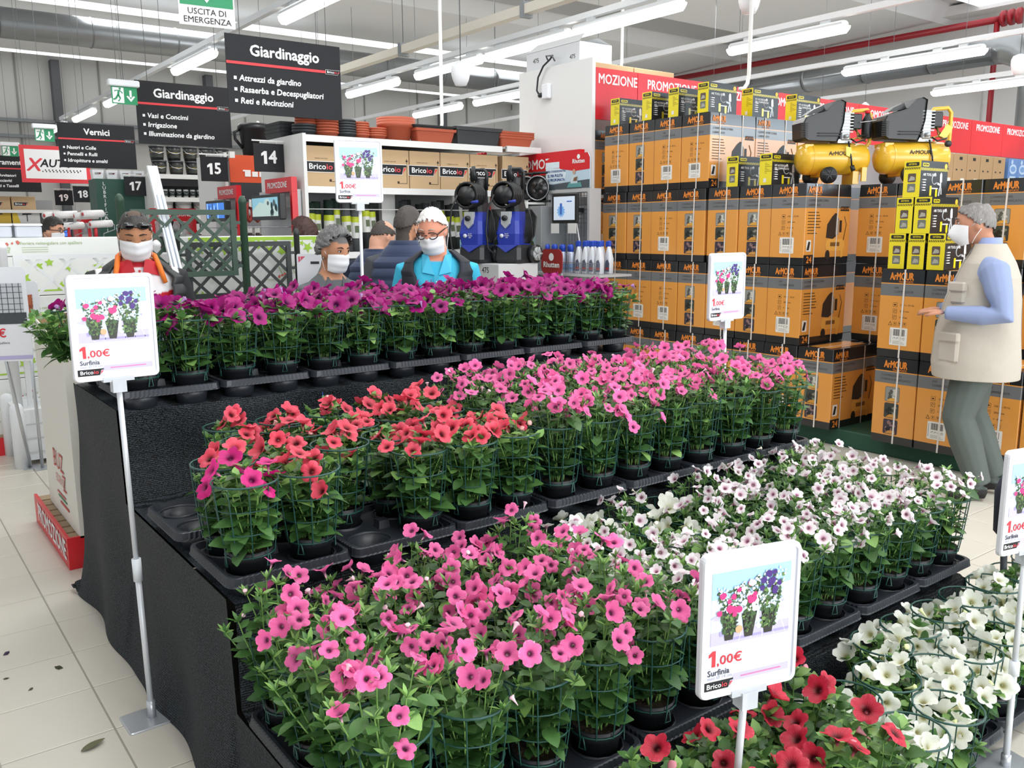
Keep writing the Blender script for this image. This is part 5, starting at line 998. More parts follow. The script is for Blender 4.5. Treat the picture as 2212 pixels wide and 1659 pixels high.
# far goods on the shelf under the red header
KR = M('carton_kraft', '#b08f68', .7)
for k in range(5):
    p = aty(2025+k*22, 350, 6.15); t = thing('kraft_carton', 'plain brown carton under the far header, %s from the left' % ['first', 'second', 'third', 'fourth', 'fifth'][k], 'carton', (11.6+k*.37, 6.05, 1.93), 0, 'brown cartons under the far header', MB().bbox(0, .355, 0, .5, 0, .64, 0, .005).mesh('kraft_carton', KR))
    obj('marks', MB().rect(.14, .22, .56, .6, -.001, 0).rect(.06, .1, .42, .44, -.001, 0).rect(.2, .24, .42, .44, -.001, 0).rect(.2, .3, .18, .32, -.001, 1).mesh('marks', PRINTK, STK), t)
for r_ in range(2):
    for k in range(4):
        t = thing('blue_carton', 'small blue carton under the far header, %s row, %s' % (['lower', 'upper'][r_], ['first', 'second', 'third', 'fourth'][k]), 'carton', (13.55+k*.3, 6.05, 1.93+r_*.32), 0, 'blue cartons under the far header', MB().bbox(0, .29, 0, .4, 0, .315, 0, .004).mesh('blue_carton', M('carton_blue', '#5b83bd', .4)))
        obj('print', MB().disc(.14, .17, .11, .07, -.001, 0, 16).disc(.14, .17, .08, .04, -.0015, 1, 16).rect(.05, .23, .03, .07, -.001, 0).disc(.1, .27, .03, .035, -.001, 0, 8).mesh('print', M('blue_pale', '#b9cde6', .4), M('blue_mid', '#6d95c9', .4)), t)
for k, (c, l) in enumerate((('#c23a36', 'red and green printed carton at the far right shelf'), ('#d5d3d6', 'white carton at the right edge under the far header'))):
    t = thing('printed_carton', l, 'carton', (14.85+k*.62, 6.05, 1.93), 0, None, MB().bbox(0, .55, 0, .4, 0, .6, 0, .004).mesh('printed_carton', M('pc%d' % k, c, .4)))
    obj('print', MB().rect(.04, .25, .3, .5, -.001, 0).rect(.2, .5, .04, .22, -.001, 1).mesh('print', M('pc_brown', '#6e4a40', .4), M('pc_green', '#6d8d46', .4)), t)
t = thing('hanging_bag', 'small white plastic bag hanging above the far red header', 'bag', aty(1868, 235, 8.0)); obj('bag', MB().lathe([(.1, -.12), (.13, -.08), (.06, .06), (.015, .1)], 10).mesh('bag', M('bag_white', '#e8e8e8', .5)), t); obj('string', MB().tube([(0, 0, .1), (0, 0, 2)], .004, 4).mesh('string', WIRE), t)
# ================================================================ people
def vcol_mat(name, rough=.7, spec=.3, sheen=0):
    if name in _mats: return _mats[name]
    m = M(name, '#888888', rough, spec=spec, sheen=sheen); nt = m.node_tree; a = nt.nodes.new('ShaderNodeAttribute'); a.attribute_name = 'tone'
    nt.links.new(a.outputs['Color'], nt.nodes['Principled BSDF'].inputs['Base Color']); return m
def head_point(d, off=0):
    x, y, z = d; rx, ry, rz = .077, .099, .122
    nar = 1-.30*max(0, -z)**1.4; px, py, pz = x*rx*nar, y*ry, z*rz
    if y < 0:
        f = -y; py -= .026*math.exp(-((x/.16)**2))*math.exp(-((z+.16)/.2)**2)*f            # nose
        py -= .007*math.exp(-((z-.22)/.12)**2)*f; py += .008*math.exp(-(((abs(x)-.36)/.16)**2))*math.exp(-((z-.06)/.1)**2)   # brow, sockets
        py -= .006*math.exp(-((z+.52)/.1)**2)*math.exp(-(x/.3)**2)+.012*max(0, -z-.55)*math.exp(-(x/.4)**2)      # lips, chin
    else: py *= 1.0+.05*max(0, z); 
    if z < -.55 and y > 0: py *= .8
    v = Vector((px, py, pz)); n = Vector((x/rx, y/ry, z/rz)).normalized(); return v+n*off
def sphere_dirs(n=30, m=22): return [[(math.sin(a)*math.cos(2*PI*i/n), math.sin(a)*math.sin(2*PI*i/n), -math.cos(a)) for i in range(n)] for a in [max(.03, min(PI-.03, PI*k/m)) for k in range(m+1)]]
def ellipse(cx, cy, z, rx, ry, n=22, pw=.85):
    out = []
    for i in range(n):
        a = 2*PI*i/n; c, s = math.cos(a), math.sin(a); out.append((cx+rx*math.copysign(abs(c)**pw, c), cy+ry*math.copysign(abs(s)**pw, s), z))
    return out
def hand(b, wrist, d, side, up=Vector((0, 0, 1)), curl=.5):
    d = d.normalized(); lat = d.cross(up).normalized(); nrm = lat.cross(d).normalized()
    pc = wrist+d*.05; n0 = b.mark(); b.ball((0, 0, 0), (.048, .04, .016), 0, 10, 7); Mx = Matrix((( d.x, lat.x, nrm.x, pc.x), (d.y, lat.y, nrm.y, pc.y), (d.z, lat.z, nrm.z, pc.z), (0, 0, 0, 1))); b.xf(Mx, n0)
    for k, (o, L) in enumerate(((-.03, .062), (-.01, .075), (.01, .07), (.029, .055))):
        p = wrist+d*.088+lat*o; q = p+d*L*.5-nrm*L*.2*curl; r = q+d*L*.3-nrm*L*.45*curl; b.tube([wrist+d*.05+lat*o*.8, p, q, r], [.0095, .0095, .0085, .0065], 7)
    p = wrist+d*.03-lat*.034*side; q = p+d*.035-lat*.02*side-nrm*.01; b.tube([wrist+d*.02-lat*.01*side, p, q, q+d*.028-nrm*.012], [.012, .0115, .01, .0075], 7)
SKIN = {'tan': '#b5805f', 'fair': '#d9a38a', 'pale': '#cf9a80', 'mid': '#c08a6c'}
def person(label, foot, yaw, H, col, hyaw=0, hpitch=0, arms=None, legs=None, legw=1.0, build=1.0, sleeves=True, belly=0, hands=(True, True), vox=.0125, hfw=0):
    s = H/1.75; b = MB(); bl = build
    sec = [(.84, .155*bl, .112), (.93, .172*bl, .125), (1.04, .163*bl, .12+belly), (1.18, .17*bl, .122+belly), (1.31, .182*bl, .12+belly*.3), (1.40, .178*bl, .1), (1.45, .135*bl, .082), (1.485, .075, .065), (1.52, .058, .058)]
    b.loft([ellipse(0, .01 if z > 1.35 else -belly*.4, z, rx, ry) for z, rx, ry in sec])
    b.tube([(0, .015, 1.46), (0, -hfw*.7, 1.56), (0, -.01-hfw, 1.6)], [.06, .054, .05], 14)
    arms = arms or {}; ends = []
    for sx, key in ((-1, 'R'), (1, 'L')):
        A = arms.get(key) or [(sx*.185*bl, .01, 1.385), (sx*.25*bl, .03, 1.12), (sx*.24*bl, -.09, .9)]
        sh, el, wr = [Vector(p) for p in A]; aw = 1.25 if arms else 1.0
        b.tube([Vector((sx*.13*bl, .01, 1.39)), sh, sh.lerp(el, .5), el, el.lerp(wr, .35), wr], [.06, .064*aw, .056*aw, .047*aw, .045*aw, .032*aw], 12); ends.append((wr, (wr-el), sx))
    lg = legs or {}
    for sx, key in ((-1, 'R'), (1, 'L')):
        Lg = lg.get(key) or [(sx*.088, 0, .88), (sx*.095, -.015, .5), (sx*.095, .015, .1)]
        h, k, a = [Vector(p) for p in Lg]
        b.tube([h+Vector((0, 0, .05)), h, h.lerp(k, .5), k, k.lerp(a, .35), a], [.08*legw, .095*legw, .086*legw, .066*legw**1.5, .066*legw**1.5, .05*legw**1.5], 12)
        fd = Vector((sx*.2, -1, 0)).normalized(); b.tube([a+Vector((0, .045, -.055))-fd*.0, a+Vector((0, 0, -.045)), a+fd*.08+Vector((0, 0, -.06)), a+fd*.17+Vector((0, 0, -.068))], [.036, .046, .042, .03], 10)
    dirs = sphere_dirs(); HM = Matrix.Translation((0, -hfw, 1.545)) @ Matrix.Rotation(hyaw, 4, 'Z') @ Matrix.Rotation(hpitch, 4, 'X') @ Matrix.Translation((0, -.03, .092))
    n0 = b.mark(); b.loft([[head_point(d) for d in r] for r in dirs], 0, True)
    for sx in (-1, 1): b.ball((sx*.078, .012, -.008), (.011, .022, .034), 0, 10, 8)
    b.xf(HM, n0); b.xf(Matrix.Scale(s, 4))
    me = b.mesh('body_raw', WHITE); o = obj('tmp', me); md = o.modifiers.new('r', 'REMESH'); md.mode = 'VOXEL'; md.voxel_size = vox*.8; md.use_smooth_shade = True
    sm = o.modifiers.new('s', 'SMOOTH'); sm.factor = .5; sm.iterations = 3
    dg = bpy.context.evaluated_depsgraph_get(); out = bpy.data.meshes.new_from_object(o.evaluated_get(dg)); bpy.data.objects.remove(o); bpy.data.meshes.remove(me)
    if any(hands):
        hb = MB()
        for i, (wr, d, sx) in enumerate(ends):
            if hands[i]: hand(hb, wr*s, d, sx)
        hm = hb.mesh('h', WHITE); bm = bmesh.new(); bm.from_mesh(out); bm.from_mesh(hm); bm.to_mesh(out); bm.free(); bpy.data.meshes.remove(hm)
    n = len(out.vertices); co = np.empty(n*3, 'f'); out.vertices.foreach_get('co', co); co = co.reshape(-1, 3)/s
    Hi = np.array(HM.inverted()); hl = co @ Hi[:3, :3].T+Hi[:3, 3]
    at = out.color_attributes.new('tone', 'FLOAT_COLOR', 'POINT'); cs = np.ones((n, 4), 'f')
    for i in range(n): cs[i, :3] = lin(col(co[i], hl[i]))
    at.data.foreach_set('color', cs.ravel()); out.polygons.foreach_set('use_smooth', [True]*len(out.polygons))
    out.materials.clear(); out.materials.append(vcol_mat('person_tones')); out.name = 'person'
    p = thing('person', label, 'person', foot, yaw, None, out); p['hm'] = 0; del p['hm']
    S = Matrix.Scale(s, 4) @ HM
    return p, S, s
def put(name, mb, p, S, *mats, label=None): mb.xf(S); return obj(name, mb.mesh(name, *mats), p, label=label)
def hair(p, S, m, keep, off=.012, rough=.006, name='hair', seed=1):
    r = random.Random(seed); dirs = sphere_dirs(56, 42); idx = {}; b = MB(); V = []; F = []; n = 56
    ok = [[keep(d) for d in row] for row in dirs]
    vi = lambda k, i, lay: (k*n+i % n)*2+lay
    for row in dirs:
        for d in row: o2 = off*(1+.5*rough/.006*(r.random()-.5)); V += [head_point(d, -.004), head_point(d, o2)]
    for k in range(len(dirs)-1):
        for i in range(n):
            q = [(k, i), (k, i+1), (k+1, i+1), (k+1, i)]
            if all(ok[a][c % n] for a, c in q):
                F.append([vi(a, c, 1) for a, c in q])
                for e in range(4):
                    (a, c), (a2, c2) = q[e], q[(e+1) % 4]
                    F.append([vi(a, c, 1), vi(a, c, 0), vi(a2, c2, 0), vi(a2, c2, 1)]) if not all(ok[x][y % n] for x, y in ((max(0, min(42, 2*a-q[(e+2) % 4][0])), c), )) else None
    used = sorted({i for f in F for i in f}); mp = {u: j for j, u in enumerate(used)}
    b.add([V[u] for u in used], [[mp[i] for i in f] for f in F], 0, True); return put(name, b, p, S, m)
def hairmat(name, c, c2): 
    m = M(name, c, .55); nt = m.node_tree; L = nt.links.new; tc = nt.nodes.new('ShaderNodeTexCoord'); mp = nt.nodes.new('ShaderNodeMapping'); mp.inputs['Scale'].default_value = (1, 1, .15); L(tc.outputs['Object'], mp.inputs[0]); n = nt.nodes.new('ShaderNodeTexNoise'); n.inputs['Scale'].default_value = 130; L(mp.outputs[0], n.inputs['Vector'])
    mx = nt.nodes.new('ShaderNodeMix'); mx.data_type = 'RGBA'; mx.inputs[6].default_value = (*lin(c), 1); mx.inputs[7].default_value = (*lin(c2), 1); L(n.outputs['Fac'], mx.inputs[0]); L(mx.outputs[2], nt.nodes['Principled BSDF'].inputs['Base Color'])
    bp = nt.nodes.new('ShaderNodeBump'); bp.inputs['Strength'].default_value = .6; bp.inputs['Distance'].default_value = .004; L(n.outputs['Fac'], bp.inputs['Height']); L(bp.outputs[0], nt.nodes['Principled BSDF'].inputs['Normal']); return m
MASK = M('mask_cloth', '#e9e9ec', .7)
def mask(p, S, low=.016, ffp=False):
    b = MB(); R = []; nu, nv = 18, 12
    for j in range(nv+1):
        v = j/nv; z = .012-low-(.122 if not ffp else .128)*v; row = []
        for i in range(nu+1):
            u = -1+2*i/nu; a = u*1.18; prot = .022*(1-(2*v-.85)**2)*math.cos(a)**2+(.03*max(0, 1-abs(2*v-.9))*math.exp(-(u/.35)**2) if ffp else 0)
            w = .083*(1-.22*max(0, v-.5)); y = -(.094+prot-.018*max(0, v-.7))*math.cos(a)**.8-.003*math.sin(v*PI*5)*(0 if ffp else 1)*math.cos(a)+.006
            y -= .014*math.exp(-(u/.2)**2)*(1-v)**2
            zz = z-.012*(u*u)*(1-2*v)*(1 if v < .5 else 1); row.append((w*math.sin(a)*1.02, y, zz))
        R.append(row)
    b.loft(R, 0, True, closed=False)
    put('face_mask', b, p, S, MASK); b = MB()
    for sx in (-1, 1):
        for z0, z1 in ((0-low, .022), (-.1-low, -.03)): b.tube([(sx*.078, -.02, z0), (sx*.082, .0, (z0+z1)/2), (sx*.085, .028, z1)], .0018, 4)
    put('mask_strap', b, p, S, MASK)
def eyes(p, S, brow, closed=False, skin='#a87457'):
    for sx in (-1, 1):
        b = MB()
        if not closed: b.ball((sx*.031, -.087, .012), (.0135, .006, .007), 0, 10, 6); b.ball((sx*.031, -.0925, .012), (.006, .002, .006), 1, 8, 6)
        b.tube([(sx*.017, -.0905, .016 if not closed else .006), (sx*.031, -.0955, .021 if not closed else .003), (sx*.046, -.086, .015 if not closed else .005)], .002, 5, 1)
        put('eye', b, p, S, M('eye_white', '#d9d3cc', .3), M('eye_dark', '#231812', .4))
    b = MB()
    for sx in (-1, 1): b.tube([(sx*.015, -.097, .032), (sx*.033, -.0985, .039), (sx*.052, -.086, .032)], [.003, .0042, .002], 6)
    put('eyebrows', b, p, S, M('brow_'+brow.strip('#'), brow, .8))
def shell(p, s, secs, m, name='vest', quilt=0, gap=0, n=44, off=(0, 0), th=.012, label=None):
    # a loose garment lofted around the torso; gap leaves the front open
    b = MB(); R = []; k = len(secs); fine = []
    for i in range(k-1):
        for q in range(18): t = q/18; fine.append([secs[i][c]*(1-t)+secs[i+1][c]*t for c in range(len(secs[0]))])
    fine.append(list(secs[-1]))
    for f in fine:
        z, rx, ry, cy = f[:4]; g = f[4] if len(f) > 4 else gap; qd = 1+quilt*abs(math.sin(z*PI/.075))**.6; row = []
        for i in range(n+1):
            a = -PI/2+g+(2*PI-2*g)*i/n; c, sn = math.cos(a), math.sin(a); wob = 1+.012*math.sin(5*a+z*9)
            row.append((rx*qd*wob*math.copysign(abs(c)**.8, c), cy+ry*qd*wob*math.copysign(abs(sn)**.85, sn), z))
        R.append(row)
    b.loft(R, 0, True, closed=False); b.xf(Matrix.Scale(s, 4)); o = obj(name, b.mesh(name, m), p, label=label); md = o.modifiers.new('thickness', 'SOLIDIFY'); md.thickness = th; md.offset = -1; return o
deg = math.radians
short = lambda d: d[2] > .1-.52*d[1]+.035*math.sin(d[0]*23+d[1]*9)+.03*math.sin(d[0]*41) - (.12 if abs(d[0]) > .75 and -.3 < d[1] < .25 else 0)
def place(px, py, dd): v = atd(px, py, dd); return (v.x, v.y, .0)
NAVYQ = M('quilt_navy', '#2b395a', .6, sheen=.2); NAVYD = M('vest_navy_dark', '#171c28', .65); PUFF = M('jacket_black', '#26282a', .5)

# man in the red and white jersey
def c1(p, h):
    x, y, z = p
    if z > 1.535 or (z > 1.47 and abs(x) < .07): return '#5a4a40' if (h[2] > .07 and h[1] > -.06) or h[1] > .05 else SKIN['tan']
    if abs(x) > .205 or y > .05: return '#2a2c2e' if z > .88 else '#30343c'
    if z < .88: return '#30343c'
    if z > 1.44: return '#b9222e'
    return '#e9e6e8' if z > 1.31+.25*abs(x)-.03 else '#c3222e'
f1 = place(290, 505, 4.6)
p, S, s = person('man in white and red jersey and black puffer jacket with sunglasses on his head', f1, deg(-9), 1.735, c1, deg(-2), deg(24), build=1.08)
hair(p, S, hairmat('hair_dark', '#1e1b1a', '#4a4744'), lambda d: short(d) and not (d[2] > .8 and d[1] > -.3 and abs(d[0]) < .4), .006); mask(p, S); eyes(p, S, '#3a2c24', True)
b = MB()
for sx in (-1, 1): b.ball((sx*.036, -.083, .078), (.031, .012, .02), 0, 14, 8); b.tube([(sx*.066, -.07, .078), (sx*.082, -.01, .055), (sx*.083, .03, .03)], .003, 5)
b.tube([(-.01, -.095, .08), (.01, -.095, .08)], .004, 5); put('sunglasses', b, p, S, M('lens_black', '#0c0d0f', .05, coat=1))
sh = shell(p, s, [(.86, .225, .175, 0, .5), (1.1, .225, .17, 0, .5), (1.3, .235, .155, 0, .62), (1.39, .225, .14, .01, .72), (1.44, .165, .115, .015, .8), (1.485, .105, .1, .02, .85)], PUFF, 'jacket', .05)
b = MB()
for sx in (-1, 1): b.tube([(sx*.125, -.11, 1.36), (sx*.105, -.085, 1.44), (sx*.09, -.02, 1.5), (sx*.06, .06, 1.52)], [.012, .014, .014, .012], 8)
b.xf(Matrix.Scale(s, 4)); obj('orange_lining', b.mesh('orange_lining', M('lining_orange', '#e2741f', .6)), p)
b = MB(); 
for sx in (-1, 1): b.loft([[(sx*.02, -.11, 1.42), (sx*.1, -.085, 1.395), (sx*.085, -.06, 1.47), (sx*.035, -.085, 1.49)], [(sx*.02, -.1, 1.42), (sx*.1, -.075, 1.395), (sx*.085, -.05, 1.47), (sx*.035, -.075, 1.49)]])
b.xf(Matrix.Scale(s, 4)); obj('collar', b.mesh('collar', M('jersey_red', '#b81f2b', .6)), p)
b = MB(); b.box(-.005, .005, -.132, -.118, 1.2, 1.43); b.tube([(0.004*math.cos(a)*3, -.135, 1.36+.02*math.sin(a)) for a in [2*PI*i/10 for i in range(10)]], .002, 4, closed=True); b.xf(Matrix.Scale(s, 4)); obj('zip', b.mesh('zip', M('jersey_red', '#b81f2b', .6)), p)
obj('lettering', text_mesh('LEGEA', .03, M('jersey_red', '#b81f2b', .6), bold=.06, shear=.2), p, (-.06*s, -.128*s, 1.36*s), (0, deg(-8), deg(-6)))

# grey haired woman
def c2_(p, h):
    x, y, z = p
    if z > 1.52 or (z > 1.45 and abs(x) < .075 and y < .05): return '#6e6c6a' if h[2] > .06 or h[1] > .045 else SKIN['mid']
    return '#5d6064' if z > .9 else '#2c2d33'
p, S, s = person('grey haired woman in a grey top and white face mask', place(712, 540, 4.95), deg(5), 1.615, c2_, deg(8), deg(12), build=.93, belly=.02)
hair(p, S, hairmat('hair_grey', '#4c4c4c', '#8b8b8a'), lambda d: d[2] > .3-.7*d[1]+.04*math.sin(d[0]*17)-(.25 if abs(d[0]) > .6 and d[1] > -.45 else 0), .03, .008); mask(p, S); eyes(p, S, '#3c3430')
b = MB()
for sx in (-1, 1): b.ball((sx*.08, .0, -.045), .006)
put('earrings', b, p, S, STEEL); b = MB()
for sx in (-1, 1): b.loft([[(sx*.01, -.115, 1.38), (sx*.09, -.09, 1.4), (sx*.075, -.03, 1.47), (sx*.05, -.06, 1.47)], [(sx*.01, -.1, 1.38), (sx*.09, -.075, 1.4), (sx*.075, -.02, 1.47), (sx*.05, -.05, 1.47)]])
b.xf(Matrix.Scale(s, 4)); obj('collar', b.mesh('collar', M('knit_grey', '#55585c', .8)), p)

# white haired man in navy vest
def c3(p, h):
    x, y, z = p
    if z > 1.545 or (z > 1.44 and abs(x) < .06 and y < .03): return '#e3c7b8' if h[2] > .1 else '#d9957c' if h[1] < .03 else '#dcd5d0'
    return '#3fb4d6' if z > .9 else '#4a4f58'
p, S, s = person('white haired man with glasses, turquoise polo and dark navy vest', place(943, 503, 5.2), deg(-34), 1.74, c3, deg(-20), deg(20), build=1.05, belly=.03)
hair(p, S, hairmat('hair_white', '#e6e2df', '#f6f4f2'), lambda d: d[2] > .2-.55*d[1]+.05*math.sin(d[0]*19)+.04*math.sin(d[0]*37+d[1]*20), .012, .012); mask(p, S, .022); eyes(p, S, '#b9a89c', True)
b = MB()
for sx in (-1, 1): b.tube([(sx*.036+.03*math.cos(a), -.108+.012*abs(math.cos(a)), .002+.02*math.sin(a)) for a in [2*PI*i/16 for i in range(16)]], .0034, 5, closed=True); b.tube([(sx*.066, -.095, .006), (sx*.082, -.02, .012), (sx*.084, .02, .01)], .0034, 5)
b.tube([(-.008, -.112, .006), (.008, -.112, .006)], .003, 5); put('glasses', b, p, S, M('frame_brown', '#2c1d18', .3))
shell(p, s, [(.84, .215, .19, -.01, .25), (1.1, .21, .19, -.015, .3), (1.3, .212, .165, 0, .42), (1.38, .222, .14, .005, .55), (1.435, .195, .12, .01, .7), (1.5, .1, .1, .02, .9)], NAVYD, 'vest', .02)
b = MB()
for sx in (-1, 1): b.loft([[(sx*.012, -.125, 1.36), (sx*.085, -.11, 1.375), (sx*.09, -.04, 1.48), (sx*.05, -.075, 1.475)], [(sx*.012, -.11, 1.36), (sx*.085, -.095, 1.375), (sx*.09, -.03, 1.48), (sx*.05, -.06, 1.475)]])
b.xf(Matrix.Scale(s, 4)); obj('polo_collar', b.mesh('polo_collar', M('polo_turq', '#4ab9dc', .7)), p); b = MB(); b.box(-.014, .014, -.165, -.15, 1.15, 1.36, 0)
for q in range(3): b.ball((0, -.168, 1.2+.06*q), .006, 1)
b.xf(Matrix.Scale(s, 4)); obj('placket', b.mesh('placket', M('polo_turq', '#4ab9dc', .7), WHITE2), p)

# man in the quilted navy vest, seen from behind
def c4_(p, h):
    if p[2] > 1.545 or (p[2] > 1.49 and abs(p[0]) < .07): return '#4a423d' if h[2] > .045 or h[1] > .045 else SKIN['mid']
    return '#4a4c52' if p[2] > .92 else '#2c2f38'
p, S, s = person('man seen from behind in a quilted navy vest with grey sleeves', place(872, 490, 5.9), deg(150), 1.765, c4_, deg(-35), deg(12), build=1.1)
hair(p, S, hairmat('hair_brown_grey', '#2b2523', '#544e4a'), short, .011)
shell(p, s, [(.84, .215, .17, 0, 0), (1.1, .215, .17, 0, 0), (1.3, .22, .155, 0, 0), (1.39, .205, .13, .01, 0), (1.44, .15, .105, .015, 0), (1.53, .085, .085, .015, 0)], NAVYQ, 'quilted_vest', .07)
mask(p, S)
# balding man bending beside him
def c5(p, h):
    if p[2] > 1.535 or (p[2] > 1.49 and abs(p[0]) < .07): return SKIN['fair']
    return '#20283c' if p[2] > .92 else '#3b3d40'
p, S, s = person('balding man in dark navy jacket, half hidden behind the price sign pole', place(812, 512, 6.45), deg(150), 1.70, c5, deg(-45), deg(30), build=1.0)
hair(p, S, hairmat('hair_short_dark', '#2a2422', '#4e4742'), lambda d: short(d) and not (d[2] > .55 and d[1] < .55), .008)
shell(p, s, [(.84, .215, .17, 0, 0), (1.1, .21, .165, 0, 0), (1.3, .215, .15, 0, 0), (1.39, .2, .13, .01, 0), (1.44, .15, .105, .015, 0), (1.52, .085, .085, .015, 0)], NAVYQ, 'quilted_jacket', .06)
# woman with long brown hair
def c6(p, h):
    if p[2] > 1.535 or (p[2] > 1.49 and abs(p[0]) < .07): return '#3a231d' if h[2] > .03 or h[1] > .0 else SKIN['fair']
    return '#2b2626' if p[2] > .92 else '#24262c'
p, S, s = person('woman with long dark brown hair seen from behind by the black monitor', place(667, 500, 7.0), deg(-165), 1.70, c6, deg(15), deg(14), build=.92)
hm6 = hairmat('hair_brown', '#2e1a16', '#4f3028'); hair(p, S, hm6, lambda d: d[2] > .35-.95*d[1]-(.5 if d[1] > -.2 else 0), .026)
b = MB(); b.loft([[(x, y+.05, z) for x, y in [(rx*math.cos(a), ry*math.sin(a)) for a in [2*PI*i/14 for i in range(14)]]] for z, rx, ry in ((.04, .085, .06), (-.08, .1, .065), (-.18, .105, .055), (-.25, .07, .035))], 0, True); put('long_hair', b, p, S, hm6)
# man with glasses in the far aisle
def c7(p, h):
    if p[2] > 1.535 or (p[2] > 1.49 and abs(p[0]) < .07): return SKIN['pale']
    return '#2a2f3a' if p[2] > .92 else '#30343c'
p, S, s = person('dark haired man with glasses and mask far behind the clear boxes', place(106, 497, 8.2), deg(28), 1.735, c7, deg(18), deg(6), vox=.016)
hair(p, S, hairmat('hair_black', '#141212', '#2e2826'), short, .014); mask(p, S); eyes(p, S, '#1c1614')
b = MB()
for sx in (-1, 1): b.tube([(sx*.034+.026*math.cos(a), -.108, .01+.017*math.sin(a)) for a in [2*PI*i/12 for i in range(12)]], .003, 4, closed=True); b.tube([(sx*.06, -.1, .014), (sx*.083, -.01, .012)], .003, 4)
put('glasses', b, p, S, M('frame_black', '#111214', .3))
# walking man in the beige vest
def c8(p, h):
    x, y, z = p
    if z > 1.545 or (z > 1.49 and abs(x) < .06): return '#7d7674' if (h[2] > .055 and h[1] > -.05) or (h[1] > .05 and h[2] > -.03) else '#c08a70'
    if z < .075: return '#2a2826'
    if y < -.215 and 1.0 < z < 1.25 and abs(x) > .08: return '#c08a70'
    return '#8c9abf' if z > .96 else '#5a625e'
ft = atz(2084, 1068, 0)
p, S, s = person('grey haired man walking in a beige vest, pale blue shirt and grey trousers', (ft.x, ft.y, 0), deg(-150), 1.745, c8, deg(0), deg(4), belly=.05, build=1.16, legw=1.24, vox=.012, hfw=.035,
    arms={'L': [(.225, .03, 1.375), (.3, .09, 1.12), (.22, -.2, 1.13)], 'R': [(-.205, .0, 1.385), (-.26, .02, 1.14), (-.16, -.2, 1.12)]},
    legs={'L': [(.09, .0, .88), (.1, -.08, .5), (.095, .06, .1)], 'R': [(-.09, 0, .88), (-.09, .0, .5), (-.085, .16, .115)]})
hair(p, S, hairmat('hair_grey2', '#5b5654', '#9a9694'), lambda d: short(d) and not (d[2] > .85), .012); mask(p, S, .01, True); eyes(p, S, '#6a6460')
VEST = M('vest_beige', '#b8b0a4', .75, var=.06, vscale=12, bump=.3, bscale=14)
shell(p, s, [(.74, .25, .235, -.005, .06), (.82, .25, .24, -.01, .06), (1.0, .24, .225, -.01, .07), (1.2, .23, .2, .005, .09), (1.33, .222, .168, .02, .12), (1.41, .2, .138, .02, .2), (1.46, .145, .112, .02, .35), (1.52, .084, .088, .012, .5)], VEST, 'vest', 0, th=.014)
b = MB(); b.loft([ellipse(0, .012, z, r, r*.95, 20) for z, r in ((1.47, .1), (1.5, .076), (1.55, .069), (1.555, .064))], 0, True, caps=False); b.xf(Matrix.Scale(s, 4)); obj('shirt_collar', b.mesh('shirt_collar', M('shirt_blue', '#8e9cc6', .7)), p)
for sx, z, w, h in ((1, .84, .13, .17), (1, 1.18, .1, .12), (-1, .84, .13, .17)):
    b = MB(); b.bbox(-w/2, w/2, -.025, .01, 0, h, 0, .012); b.bbox(-w/2-.004, w/2+.004, -.035, .0, h-.05, h+.005, 0, .008); a = deg(48)*sx; rx, ry = (.245, .232) if z < 1 else (.228, .195); b.xf(Matrix.Scale(s, 4) @ Matrix.Translation((rx*math.sin(a)*1.0, -ry*math.cos(a)*1.03, z)) @ Matrix.Rotation(a, 4, 'Z')); obj('pocket', b.mesh('pocket', VEST), p)
b = MB(); b.tube([(.0, .235, .76), (.0, .218, 1.0), (0, .206, 1.2), (0, .175, 1.36)], .003, 4); b.xf(Matrix.Scale(s, 4)); obj('back_seam', b.mesh('back_seam', M('seam_dark', '#6f6a62', .7)), p)
# ================================================================ stepped display under black netting
T = {1: (1.04, 3.33, 4.23), 2: (.69, 2.22, 3.12), 3: (.36, 1.48, 2.22), 4: (.078, 1.07, 1.45)}   # tray lip height, front, back
SX0, SX1 = .745, 3.32
def net_mat():
    m = M('shade_net', '#17191b', .6, spec=.25); nt = m.node_tree; b = nt.nodes['Principled BSDF']; L = nt.links.new
    tc = nt.nodes.new('ShaderNodeTexCoord'); mp = nt.nodes.new('ShaderNodeMapping'); mp.inputs['Scale'].default_value = (1, 1, .55); L(tc.outputs['Object'], mp.inputs[0])
    v = nt.nodes.new('ShaderNodeTexVoronoi'); v.inputs['Scale'].default_value = 260; L(mp.outputs[0], v.inputs['Vector'])
    w = nt.nodes.new('ShaderNodeTexWave'); w.inputs['Scale'].default_value = 45; w.inputs['Distortion'].default_value = 2.5; w.bands_direction = 'Z'; L(tc.outputs['Object'], w.inputs['Vector'])
    n = nt.nodes.new('ShaderNodeTexNoise'); n.inputs['Scale'].default_value = 230; L(tc.outputs['Object'], n.inputs['Vector'])
    r = nt.nodes.new('ShaderNodeValToRGB'); r.color_ramp.elements[0].position = .55; r.color_ramp.elements[1].position = .85
    r.color_ramp.elements[0].color = (*lin('#050606'), 1); r.color_ramp.elements[1].color = (*lin('#434c54'), 1)
    a = nt.nodes.new('ShaderNodeMath'); a.operation = 'MULTIPLY_ADD'; a.inputs[1].default_value = .25; L(w.outputs['Fac'], a.inputs[0]); L(n.outputs['Fac'], a.inputs[2]); L(a.outputs[0], r.inputs[0]); L(r.outputs[0], b.inputs['Base Color'])
    bp = nt.nodes.new('ShaderNodeBump'); bp.inputs['Strength'].default_value = .7; bp.inputs['Distance'].default_value = .004; L(v.outputs['Distance'], bp.inputs['Height']); L(bp.outputs[0], b.inputs['Normal'])
    return m
NET = net_mat()
stand = thing('display_stand', 'stepped display stand draped in black shade netting under the petunias', 'display stand', (0, 0, 0))
def steptop(y): return .965 if y > 3.37 else .615 if y > 2.26 else .285
